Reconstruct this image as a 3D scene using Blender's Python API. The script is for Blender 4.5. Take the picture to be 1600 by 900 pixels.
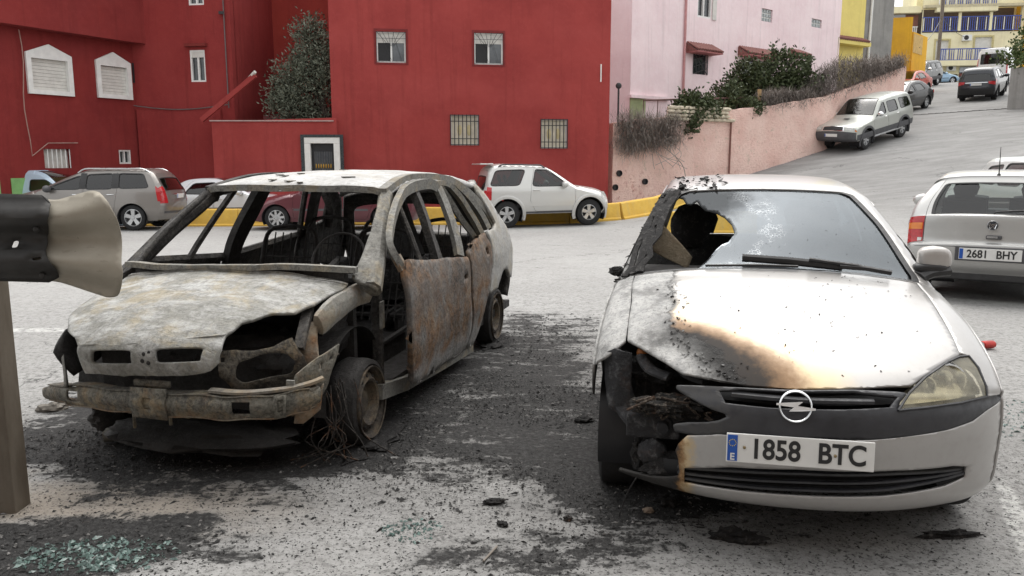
import bpy, bmesh, math, random
from mathutils import Vector, Matrix, geometry, noise as mnoise
random.seed(7)
R = math.radians
for o in list(bpy.data.objects): bpy.data.objects.remove(o)
scn = bpy.context.scene
COL = scn.collection
# ---------------------------------------------------------------- camera, sky, sun, exposure
cam = bpy.data.objects.new('camera', bpy.data.cameras.new('camera'))
COL.objects.link(cam)
cam.data.sensor_width = 36.0
cam.data.lens = 36.0*1250/1600
cam.data.clip_start = 0.05
cam.data.clip_end = 2000
cam.location = (0, 0, 1.53)
cam.rotation_euler = (R(90-9.09), 0, 0)
scn.camera = cam
SUN_EL, SUN_AZ = R(62), R(10)      # azimuth measured from +Y towards +X: ahead of the camera, light from beyond the cars
w = bpy.data.worlds.new('World'); scn.world = w; w.use_nodes = True
nt = w.node_tree; nt.nodes.clear()
sky = nt.nodes.new('ShaderNodeTexSky'); sky.sky_type = 'NISHITA'; sky.sun_disc = False
sky.sun_elevation = SUN_EL; sky.sun_rotation = SUN_AZ
sky.air_density = 1.0; sky.dust_density = 6.0; sky.ozone_density = 1.0
hs = nt.nodes.new('ShaderNodeHueSaturation'); hs.inputs['Saturation'].default_value = 0.22
bg = nt.nodes.new('ShaderNodeBackground'); bg.inputs[1].default_value = 0.15
wo = nt.nodes.new('ShaderNodeOutputWorld')
vl = nt.nodes.new('ShaderNodeMix'); vl.data_type = 'RGBA'; vl.inputs[0].default_value = 0.6; vl.inputs[7].default_value = (6.75, 6.75, 6.7, 1)   # even cloud cover
nt.links.new(sky.outputs[0], hs.inputs['Color']); nt.links.new(hs.outputs[0], vl.inputs[6]); nt.links.new(vl.outputs[2], bg.inputs[0]); nt.links.new(bg.outputs[0], wo.inputs[0])
sl = bpy.data.lights.new('sun', 'SUN'); sl.energy = 1.3; sl.angle = R(70); sl.color = (1, .97, .92)
sun = bpy.data.objects.new('sun', sl); COL.objects.link(sun)
sd = Vector((math.sin(SUN_AZ)*math.cos(SUN_EL), math.cos(SUN_AZ)*math.cos(SUN_EL), math.sin(SUN_EL)))
sun.rotation_euler = (-sd).to_track_quat('-Z', 'Y').to_euler(); sun.location = (0, 0, 30)
scn.view_settings.view_transform = 'Standard'
scn.view_settings.look = 'None'
scn.view_settings.exposure = 0.72
scn.view_settings.gamma = 1.0
scn.view_settings.use_curve_mapping = False
scn.cycles.max_bounces = 8
scn.cycles.transparent_max_bounces = 16

# ---------------------------------------------------------------- object helpers
def lin(c):
    return tuple(((x/255)/12.92 if x/255 <= .04045 else ((x/255+.055)/1.055)**2.4) for x in c)
def mobj(name, verts, faces, mat, parent=None, smooth=True, sharp=38, loc=None, rz=None):
    me = bpy.data.meshes.new(name)
    me.from_pydata([tuple(v) for v in verts], [], faces)
    me.update()
    if smooth:
        me.polygons.foreach_set('use_smooth', [True]*len(me.polygons))
        try: me.set_sharp_from_angle(angle=R(sharp))
        except Exception: pass
    o = bpy.data.objects.new(name, me)
    if mat is not None: me.materials.append(mat)
    COL.objects.link(o)
    if parent is not None: o.parent = parent
    if loc is not None: o.location = loc
    if rz is not None: o.rotation_euler = (0, 0, rz)
    return o
def tag(o, label=None, cat=None, group=None, kind=None):
    if label: o['label'] = label
    if cat: o['category'] = cat
    if group: o['group'] = group
    if kind: o['kind'] = kind
    return o
def thing(name, label, cat, loc=(0,0,0), rz=0, group=None, parent=None):
    o = bpy.data.objects.new(name, None); o.empty_display_size = .2
    COL.objects.link(o); o.location = loc; o.rotation_euler = (0, 0, rz)
    return tag(o, label, cat, group)
def pempty(name, parent, loc=(0,0,0), rot=(0,0,0)):
    o = bpy.data.objects.new(name, None); o.empty_display_size = .1
    COL.objects.link(o); o.parent = parent; o.location = loc; o.rotation_euler = rot
    return o
def solid(o, th, off=-1):
    m = o.modifiers.new('thick', 'SOLIDIFY'); m.thickness = th; m.offset = off; return o
def bevel(o, wd, seg=2):
    m = o.modifiers.new('bevel', 'BEVEL'); m.width = wd; m.segments = seg; m.limit_method = 'ANGLE'; m.angle_limit = R(35); return o

class MB:
    """collects shapes into one mesh"""
    def __init__(s): s.v = []; s.f = []
    def add(s, v, f):
        n = len(s.v); s.v += [tuple(p) for p in v]; s.f += [tuple(i+n for i in q) for q in f]; return s
    def box(s, c, d, rz=0, M=None):
        x, y, z = d[0]/2, d[1]/2, d[2]/2
        v = [Vector((a*x, b*y, e*z)) for a in (-1,1) for b in (-1,1) for e in (-1,1)]
        if rz: v = [Matrix.Rotation(rz, 3, 'Z') @ p for p in v]
        if M is not None: v = [M @ p for p in v]
        v = [p+Vector(c) for p in v]
        return s.add(v, [(0,1,3,2),(4,6,7,5),(0,4,5,1),(2,3,7,6),(0,2,6,4),(1,5,7,3)])
    def prism(s, poly, fn, d):
        """poly: list of 2D points, fn(a,b,c) -> 3D, extruded c from 0 to d"""
        n = len(poly)
        v = [fn(a, b, 0) for a, b in poly]+[fn(a, b, d) for a, b in poly]
        f = [tuple(range(n-1, -1, -1)), tuple(range(n, 2*n))]+[(i, (i+1) % n, n+(i+1) % n, n+i) for i in range(n)]
        return s.add(v, f)
    def tube(s, pts, r, n=8, cap=True, flat=None, up=None):
        """flat: (a,b) elliptical half sizes instead of r, a along the side axis, b along up axis; r may be a list"""
        pts = [Vector(p) for p in pts]; m = len(pts); rings = []
        prev = None
        for i, p in enumerate(pts):
            t = (pts[min(i+1, m-1)]-pts[max(i-1, 0)]).normalized()
            u0 = Vector(up) if up is not None else (prev if prev is not None else (Vector((0,0,1)) if abs(t.z) < .9 else Vector((1,0,0))))
            sd_ = t.cross(u0)
            if sd_.length < 1e-6: sd_ = t.cross(Vector((1, .3, .2)))
            sd_.normalize(); u_ = sd_.cross(t).normalized(); prev = u_
            rr = r[i] if isinstance(r, (list, tuple)) else r
            a, b = (rr, rr) if flat is None else (flat[0]*(rr if isinstance(r, (list, tuple)) else 1), flat[1]*(rr if isinstance(r, (list, tuple)) else 1))
            rings.append([p+sd_*a*math.cos(2*math.pi*k/n+math.pi/n)+u_*b*math.sin(2*math.pi*k/n+math.pi/n) for k in range(n)])
        v = [q for rg in rings for q in rg]; f = []
        for i in range(m-1):
            for k in range(n):
                f.append((i*n+k, i*n+(k+1) % n, (i+1)*n+(k+1) % n, (i+1)*n+k))
        if cap: f += [tuple(range(n-1, -1, -1)), tuple((m-1)*n+k for k in range(n))]
        return s.add(v, f)
    def lathe(s, prof, axis='Y', n=32, c=(0,0,0), a0=0, a1=2*math.pi):
        """prof: (radius, axial)"""
        full = abs(a1-a0-2*math.pi) < 1e-6; m = n if full else n+1
        v = []
        for i in range(m):
            a = a0+(a1-a0)*i/n
            for r_, h in prof:
                if axis == 'Y': p = (r_*math.cos(a), h, r_*math.sin(a))
                elif axis == 'X': p = (h, r_*math.cos(a), r_*math.sin(a))
                else: p = (r_*math.cos(a), r_*math.sin(a), h)
                v.append((p[0]+c[0], p[1]+c[1], p[2]+c[2]))
        k = len(prof); f = []
        for i in range(n):
            j = (i+1) % m
            for q in range(k-1): f.append((i*k+q, j*k+q, j*k+q+1, i*k+q+1))
        return s.add(v, f)
    def ell(s, c, rad, nu=16, nv=10, fn=None):
        v = []; f = []
        for j in range(nv+1):
            b = -math.pi/2+math.pi*j/nv
            for i in range(nu):
                a = 2*math.pi*i/nu
                d = Vector((math.cos(b)*math.cos(a), math.cos(b)*math.sin(a), math.sin(b)))
                k = fn(d) if fn else 1
                v.append((c[0]+rad[0]*d.x*k, c[1]+rad[1]*d.y*k, c[2]+rad[2]*d.z*k))
        for j in range(nv):
            for i in range(nu): f.append((j*nu+i, j*nu+(i+1) % nu, (j+1)*nu+(i+1) % nu, (j+1)*nu+i))
        return s.add(v, f)
    def build(s, name, mat, parent=None, smooth=True, **k): return mobj(name, s.v, s.f, mat, parent, smooth, **k)

def cr(p0, p1, p2, p3, t):
    return tuple(.5*((2*b)+(-a+c)*t+(2*a-5*b+4*c-d)*t*t+(-a+3*b-3*c+d)*t**3) for a, b, c, d in zip(p0, p1, p2, p3))
def spline(pts, t):
    n = len(pts); t = max(0, min(n-1-1e-9, t)); i = int(t)
    g = lambda k: pts[max(0, min(n-1, k))]
    return cr(g(i-1), g(i), g(i+1), g(i+2), t-i)
def curve(pts, n=8):
    m = len(pts)-1
    return [spline(pts, m*i/(n*m)) for i in range(n*m+1)]
def interp(tab, x):
    if x <= tab[0][0]: return tab[0][1]
    for (a, b), (c, d) in zip(tab, tab[1:]):
        if x <= c:
            t = (x-a)/(c-a); return b+(d-b)*t
    return tab[-1][1]
def smooth_interp(tab, x):
    """C1 hermite through table"""
    n = len(tab)
    if x <= tab[0][0]: return tab[0][1]
    if x >= tab[-1][0]: return tab[-1][1]
    for i in range(n-1):
        if x <= tab[i+1][0]: break
    def m(k):
        if k == 0 or k == n-1: return 0 if False else (tab[min(k+1, n-1)][1]-tab[max(k-1, 0)][1])/(tab[min(k+1, n-1)][0]-tab[max(k-1, 0)][0])
        d0 = (tab[k][1]-tab[k-1][1])/(tab[k][0]-tab[k-1][0]); d1 = (tab[k+1][1]-tab[k][1])/(tab[k+1][0]-tab[k][0])
        return 0 if d0*d1 <= 0 else 2*d0*d1/(d0+d1)
    h = tab[i+1][0]-tab[i][0]; t = (x-tab[i][0])/h
    return (2*t**3-3*t*t+1)*tab[i][1]+(t**3-2*t*t+t)*h*m(i)+(-2*t**3+3*t*t)*tab[i+1][1]+(t**3-t*t)*h*m(i+1)
def S(x, a, b):
    t = max(0, min(1, (x-a)/(b-a))); return t*t*(3-2*t)

def inpoly(x, y, poly):
    c = False; j = len(poly)-1
    for i in range(len(poly)):
        xi, yi = poly[i]; xj, yj = poly[j]
        if (yi > y) != (yj > y) and x < (xj-xi)*(y-yi)/(yj-yi)+xi: c = not c
        j = i
    return c
def resample(poly, res, closed=True):
    out = []; n = len(poly)
    for i in range(n if closed else n-1):
        a = poly[i]; b = poly[(i+1) % n]; L = math.hypot(b[0]-a[0], b[1]-a[1]); k = max(1, int(math.ceil(L/res)))
        for j in range(k): out.append((a[0]+(b[0]-a[0])*j/k, a[1]+(b[1]-a[1])*j/k))
    return out
def sheet(outer, holes, fn, res=(.05, .05)):
    """triangulated region of a 2D parameter space, with holes, mapped by fn(a,b) -> 3D"""
    sc = lambda P: [(a/res[0], b/res[1]) for a, b in P]
    ou = resample(sc(outer), 1.0); hs_ = [resample(sc(h), 1.0) for h in holes]
    pts = []; edges = []
    for lp in [ou]+hs_:
        n0 = len(pts); pts += lp; edges += [(n0+i, n0+(i+1) % len(lp)) for i in range(len(lp))]
    bx = [p[0] for p in ou]; by = [p[1] for p in ou]
    bd = {}
    for p in pts: bd.setdefault((int(p[0]//1), int(p[1]//1)), []).append(p)
    y = math.floor(min(by)); row = 0
    while y < max(by):
        x = math.floor(min(bx))+(.5 if row % 2 else 0)
        while x < max(bx):
            if inpoly(x, y, ou) and not any(inpoly(x, y, h) for h in hs_):
                ok = True
                for ix in (-1, 0, 1):
                    for iy in (-1, 0, 1):
                        for q in bd.get((int(x//1)+ix, int(y//1)+iy), ()):
                            if (q[0]-x)**2+(q[1]-y)**2 < .2: ok = False
                if ok: pts.append((x, y))
            x += 1
        y += .87; row += 1
    r = geometry.delaunay_2d_cdt([Vector(p) for p in pts], edges, [], 0, 1e-5)
    V, Fc = r[0], r[2]
    faces = []
    for f in Fc:
        cx = sum(V[i][0] for i in f)/len(f); cy = sum(V[i][1] for i in f)/len(f)
        if inpoly(cx, cy, ou) and not any(inpoly(cx, cy, h) for h in hs_): faces.append(tuple(f))
    used = sorted({i for f in faces for i in f}); mp = {k: i for i, k in enumerate(used)}
    return [fn(V[i][0]*res[0], V[i][1]*res[1]) for i in used], [tuple(mp[i] for i in f) for f in faces]

class Shell:
    """car skin: an outline in side view (front-bottom, over the roof, to rear-bottom) bent across the width.
    car space: x forward, y left, z up"""
    def __init__(s, outline, bow, wz, wx, r=.05, p=2.3, s0=.82, nose=.6, angs=None):
        s.o = outline; s.b = bow if isinstance(bow, list) else [bow]*len(outline); s.wz = wz; s.wx = wx; s.r = r; s.p = p; s.s0 = s0
        s.n = len(outline)-1; s._c = {}; s.ang = []; last = 0
        for i in range(len(outline)):
            a = outline[max(0, i-1)]; b = outline[min(s.n, i+1)]; q = math.degrees(math.atan2(a[0]-b[0], b[1]-a[1]))
            if q < last-180: q += 360
            q = max(0, min(180, q))
            if outline[i][1] < nose: q = 0 if i < s.n/2 else 180
            s.ang.append(q); last = q
        for k_, q in (angs or {}).items(): s.ang[k_] = q
    def base(s, t): return spline(s.o, t)
    def nrm(s, t):
        a = math.radians(spline([(q,) for q in s.ang], t)[0]); return math.cos(a), math.sin(a)
    def prm(s, t):
        k = round(t, 4)
        if k not in s._c:
            b = spline([(q,) for q in s.b], t)[0]; x, z = s.base(t); nx, nz = s.nrm(t); tot = b+s.r
            s._c[k] = (x, z, nx, nz, b, x-nx*tot, z-nz*tot)
        return s._c[k]
    def w(s, x, z): return smooth_interp(s.wz, z)*smooth_interp(s.wx, x)
    def pin(s, t): q = s.prm(t); return q[5], q[6]
    def top(s, u, t, off=0.0):
        x, z, nx, nz, b, ix, iz = s.prm(t); a = min(1, abs(u))
        e = max(0, (a-s.s0)/(1-s.s0)); d = b*a**s.p+s.r*(1-math.sqrt(max(0, 1-e*e)))-off
        return (x-nx*d, u*s.w(ix, iz), z-nz*d)
    def side(s, x, z, sg=1, off=0.0): return (x, sg*(s.w(x, z)+off), z)
    def outline_in(s, t0=0, t1=None, n=6):
        t1 = s.n if t1 is None else t1; k = max(2, int((t1-t0)*n))
        return [s.pin(t0+(t1-t0)*i/k) for i in range(k+1)]
    def band(s, t0, t1, u0, u1, off=0.0, res=(.06, .12), holes=()):
        return sheet([(u0, t0), (u1, t0), (u1, t1), (u0, t1)], list(holes), lambda a, b: s.top(a, b, off), res)

# ---------------------------------------------------------------- material helpers
class NT:
    def __init__(s, name):
        s.m = bpy.data.materials.new(name); s.m.use_nodes = True; s.t = s.m.node_tree; s.t.nodes.clear()
        s.out = s.n('ShaderNodeOutputMaterial'); s.co = s.n('ShaderNodeTexCoord')
        s.P = s.co.outputs['Object']
    def n(s, ty, **k):
        x = s.t.nodes.new(ty)
        for a, b in k.items(): setattr(x, a, b)
        return x
    def l(s, a, b): s.t.links.new(a, b)
    def setin(s, sock, v):
        if hasattr(v, 'links') or hasattr(v, 'is_linked'): s.l(v, sock)
        elif isinstance(v, (tuple, list)) and sock.type == 'RGBA': sock.default_value = (v[0], v[1], v[2], 1)
        else: sock.default_value = v
    def noise(s, scale, det=4, rough=.6, vec=None, dist=0, out='Fac', stretch=None):
        vec = vec or s.P
        if stretch:
            mp = s.n('ShaderNodeMapping'); mp.inputs['Scale'].default_value = stretch; s.l(vec, mp.inputs[0]); vec = mp.outputs[0]
        x = s.n('ShaderNodeTexNoise'); x.inputs['Scale'].default_value = scale; x.inputs['Detail'].default_value = det
        x.inputs['Roughness'].default_value = rough; x.inputs['Distortion'].default_value = dist; s.l(vec, x.inputs['Vector'])
        return x.outputs[out]
    def voro(s, scale, feat='F1', out='Distance', vec=None, rnd=1):
        x = s.n('ShaderNodeTexVoronoi'); x.feature = feat; x.inputs['Scale'].default_value = scale; x.inputs['Randomness'].default_value = rnd
        s.l(vec or s.P, x.inputs['Vector']); return x.outputs[out]
    def math(s, op, a, b=0.0, c=None, clamp=False):
        x = s.n('ShaderNodeMath', operation=op); x.use_clamp = clamp
        s.setin(x.inputs[0], a); s.setin(x.inputs[1], b)
        if c is not None: s.setin(x.inputs[2], c)
        return x.outputs[0]
    def ramp(s, v, a, b, c0=0.0, c1=1.0):
        x = s.n('ShaderNodeMapRange'); x.interpolation_type = 'SMOOTHSTEP'
        s.setin(x.inputs[0], v); s.setin(x.inputs[1], a); s.setin(x.inputs[2], b); s.setin(x.inputs[3], c0); s.setin(x.inputs[4], c1); return x.outputs[0]
    def mix(s, f, a, b, mode='MIX'):
        x = s.n('ShaderNodeMix', data_type='RGBA', blend_type=mode)
        s.setin(x.inputs[0], f); s.setin(x.inputs[6], a); s.setin(x.inputs[7], b); return x.outputs[2]
    def sep(s, vec=None):
        x = s.n('ShaderNodeSeparateXYZ'); s.l(vec or s.P, x.inputs[0]); return x.outputs
    def dist(s, c, scale=(1,1,1), rot=0, vec=None):
        a = s.n('ShaderNodeVectorMath', operation='SUBTRACT'); s.l(vec or s.P, a.inputs[0]); a.inputs[1].default_value = c
        v = a.outputs[0]
        if rot:
            q = s.n('ShaderNodeVectorRotate'); q.rotation_type = 'Z_AXIS'; q.inputs['Angle'].default_value = -rot; s.l(v, q.inputs[0]); v = q.outputs[0]
        b = s.n('ShaderNodeVectorMath', operation='MULTIPLY'); s.l(v, b.inputs[0]); b.inputs[1].default_value = scale
        d = s.n('ShaderNodeVectorMath', operation='LENGTH'); s.l(b.outputs[0], d.inputs[0]); return d.outputs['Value']
    def bump(s, h, strength=.3, dist=.01, nrm=None):
        x = s.n('ShaderNodeBump'); x.inputs['Strength'].default_value = strength; x.inputs['Distance'].default_value = dist
        s.l(h, x.inputs['Height'])
        if nrm is not None: s.l(nrm, x.inputs['Normal'])
        return x.outputs[0]
    def bsdf(s, col, rough=.6, metal=0.0, nrm=None, coat=0.0, spec=.5, alpha=None, cr_=.05):
        p = s.n('ShaderNodeBsdfPrincipled')
        s.setin(p.inputs['Base Color'], col); s.setin(p.inputs['Roughness'], rough); s.setin(p.inputs['Metallic'], metal)
        s.setin(p.inputs['Coat Weight'], coat); p.inputs['Coat Roughness'].default_value = cr_
        s.setin(p.inputs['Specular IOR Level'], spec)
        if nrm is not None: s.l(nrm, p.inputs['Normal'])
        if alpha is not None: s.setin(p.inputs['Alpha'], alpha)
        s.l(p.outputs[0], s.out.inputs[0]); return p
    def fres(s):
        g = s.n('ShaderNodeNewGeometry'); f = s.n('ShaderNodeFresnel'); s.l(s.ramp(g.outputs['Backfacing'], 0, 1, 1.5, 1/1.5), f.inputs['IOR']); return f
    def done(s): return s.m

MATS = {}
def plain(name, col, rough=.6, metal=0, coat=0, var=.12, vs=6, bs=0, bd=.003, spec=.5):
    """one base colour with a little procedural unevenness"""
    if name in MATS: return MATS[name]
    t = NT(name)
    n = t.noise(vs, 5); k = t.ramp(n, .3, .7, 1-var, 1+var)
    c = t.mix(1.0, col, t.n('ShaderNodeCombineColor').outputs[0], 'MULTIPLY') if False else None
    v = t.n('ShaderNodeHueSaturation'); v.inputs['Color'].default_value = (*col, 1); t.l(k, v.inputs['Value'])
    nr = t.bump(t.noise(bs, 4), .5, bd) if bs else None
    rg = t.ramp(t.noise(vs*3, 3), .3, .7, max(.02, rough-.06), min(1, rough+.06))
    t.bsdf(v.outputs[0], rg, metal, nr, coat, spec)
    MATS[name] = t.done(); return MATS[name]
def paint(name, col, metal=.35, dirt=.25, rough=.38, coat=.7):
    """car paint: slight flake, coat, road dust low on the body"""
    if name in MATS: return MATS[name]
    t = NT(name); z = t.sep()[2]
    low = t.ramp(z, .75, .1); d = t.math('MULTIPLY', t.math('MULTIPLY', low, t.noise(7, 5)), dirt*2, clamp=True)
    fl = t.noise(900, 1); v = t.n('ShaderNodeHueSaturation'); v.inputs['Color'].default_value = (*col, 1); t.l(t.ramp(fl, .3, .7, .93, 1.07), v.inputs['Value'])
    c = t.mix(d, v.outputs[0], (.16, .145, .125))
    t.bsdf(c, t.math('ADD', rough, t.math('MULTIPLY', d, .4)), t.math('MULTIPLY', metal, t.math('SUBTRACT', 1.0, d)), None, t.math('MULTIPLY', coat, t.math('SUBTRACT', 1.0, d)))
    MATS[name] = t.done(); return MATS[name]
def glass(name, tint=(.25,.28,.27), refl=1.0, rough=.02):
    if name in MATS: return MATS[name]
    t = NT(name)
    fr = t.fres()
    tr = t.n('ShaderNodeBsdfTransparent'); tr.inputs[0].default_value = (*tint, 1)
    gl = t.n('ShaderNodeBsdfGlossy'); gl.inputs['Roughness'].default_value = rough; gl.inputs[0].default_value = (refl, refl, refl, 1)
    mx = t.n('ShaderNodeMixShader'); t.l(t.math('MULTIPLY', fr.outputs[0], 1.6, clamp=True), mx.inputs[0]); t.l(tr.outputs[0], mx.inputs[1]); t.l(gl.outputs[0], mx.inputs[2])
    t.l(mx.outputs[0], t.out.inputs[0]); MATS[name] = t.done(); return MATS[name]
# ================================================================ materials of the place
def stucco(name, col, col2, streak=.25, bump=.35, rough=.9, sc=1.0):
    t = NT(name)
    n1 = t.noise(.7*sc, 6, .6); n2 = t.noise(6*sc, 6, .7); st = t.noise(2.2, 5, .6, stretch=(2.5, 2.5, .12))
    c = t.mix(t.ramp(n1, .35, .68), col, col2); n5 = t.noise(.35*sc, 4, .5, stretch=(1,1,1.8)); c = t.mix(t.math('MULTIPLY', t.ramp(n5, .45, .65), .35), c, tuple(min(1, x*1.12+.012) for x in col))
    c = t.mix(t.math('MULTIPLY', t.ramp(st, .50, .72), streak*1.5, clamp=True), c, tuple(x*.66 for x in col)); gr = t.math('MULTIPLY', t.ramp(t.noise(11, 6, .75), .60, .72), .3); c = t.mix(gr, c, tuple(x*.5+.02 for x in col))
    c = t.mix(t.math('MULTIPLY', t.ramp(n2, .45, .75), .22), c, tuple(min(1, x*1.25+.015) for x in col))
    ht = t.noise(26, 5, .65); h2 = t.noise(2.5, 3, .5)
    nr = t.bump(ht, bump, .012, t.bump(h2, .35, .05))
    t.bsdf(c, rough, 0, nr, spec=.25); return t.done()
M_RED = stucco('red_stucco', lin((156,65,62)), lin((144,58,56)), .3)
M_REDB = stucco('red_stucco_bright', lin((150,58,50)), lin((138,50,46)), .3)
M_REDL = stucco('dark_red_stucco', lin((132,48,46)), lin((120,42,42)), .3)
M_REDT = stucco('mid_red_stucco', lin((142,54,52)), lin((132,48,48)), .35)
M_PINK = stucco('pink_stucco', lin((242,223,225)), lin((236,214,217)), .22, .15)
M_YEL = stucco('yellow_stucco', lin((232,214,130)), lin((222,204,124)), .2, .15)
M_CEM = stucco('bare_cement', lin((150,148,144)), lin((128,127,125)), .45, .4)
M_ORA = stucco('ochre_stucco', lin((222,170,52)), lin((206,156,60)), .3, .2)
M_CRE = stucco('cream_stucco', lin((232,224,188)), lin((224,214,178)), .2, .12)
M_WHITE = plain('white_trim', lin((225,225,222)), .6, var=.06)
M_DARK = plain('dark_recess', (.012,.012,.014), .5)
M_SHUT = plain('white_shutter', lin((208,206,200)), .6, var=.08)
M_GRILLE = plain('black_iron', (.02,.02,.022), .5)
M_WINGLASS = plain('window_glass', (.03,.035,.04), .06, spec=.8, var=.3)
M_WINGREY = plain('grey_glass', (.09,.1,.11), .1, spec=.8)
M_BLUE = plain('blue_rail_paint', lin((64,84,158)), .5)
M_TILE = plain('terracotta_tile', lin((126,82,76)), .8, var=.3, vs=14)
M_WOODPOLE = plain('grey_wood', lin((110,100,90)), .85, var=.25, vs=9)
M_STONE = plain('pale_stone', lin((200,190,170)), .85, var=.3, vs=9, bs=30)
M_CURT = plain('curtain_cream', lin((214,206,188)), .8, var=.1)
M_GOLD = plain('brass_gold', lin((178,140,60)), .45, .4)
def pinkwall():
    t = NT('pink_rough_render')
    n1 = t.noise(1.1, 6, .65); n2 = t.noise(7, 6, .7, dist=.6); z = t.sep()[2]
    c = t.mix(t.ramp(n1, .35, .7), lin((250,218,206)), lin((240,200,188)))
    pe = t.math('MULTIPLY', t.ramp(n2, .52, .7), t.ramp(t.math('ADD', z, t.math('MULTIPLY', n1, 1.6)), 2.2, .9))
    c = t.mix(t.math('MULTIPLY', pe, .7), c, lin((180,98,90)))
    c = t.mix(t.math('MULTIPLY', t.ramp(t.noise(3.1, 6, .7), .58, .72), .6), c, lin((186,172,150)))
    br = t.n('ShaderNodeTexBrick'); br.inputs['Scale'].default_value = 3.2; br.inputs['Mortar Size'].default_value = .03; br.inputs['Mortar Smooth'].default_value = .6
    mp = t.n('ShaderNodeMapping'); mp.inputs['Rotation'].default_value = (R(90), 0, 0); t.l(t.P, mp.inputs[0]); t.l(mp.outputs[0], br.inputs['Vector'])
    n9 = t.noise(9, 6, .75); c = t.mix(t.math('MULTIPLY', t.ramp(n9, .54, .68), .4), c, lin((206,166,154)))
    nr = t.bump(n9, 1.0, .09, t.bump(br.outputs['Fac'], .35, .03))
    t.bsdf(c, .95, 0, nr, spec=.15); return t.done()
M_PWALL = pinkwall()

# ================================================================ ground
ZT = [(10,0),(17,-.05),(20,-.07),(22,.03),(24,.28),(26,.6),(28.4,1.0),(32,1.85),(38,3.0),(44,3.95),(50,4.8),(60,6.2),(68,7.2),(80,8.1),(90,8.8),(110,9.2),(600,9.4)]
def gz(x, y):
    t = .6*x+.8*y
    z = sum(interp(ZT, t+d) for d in (-1.5,-.75,0,.75,1.5))/5
    z -= .2*S(y, 6, 18)*(1-S(x, 0, 7))
    z -= .22*S(y, 20.5, 25)*S(-x, 3, 9)
    return z
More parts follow.
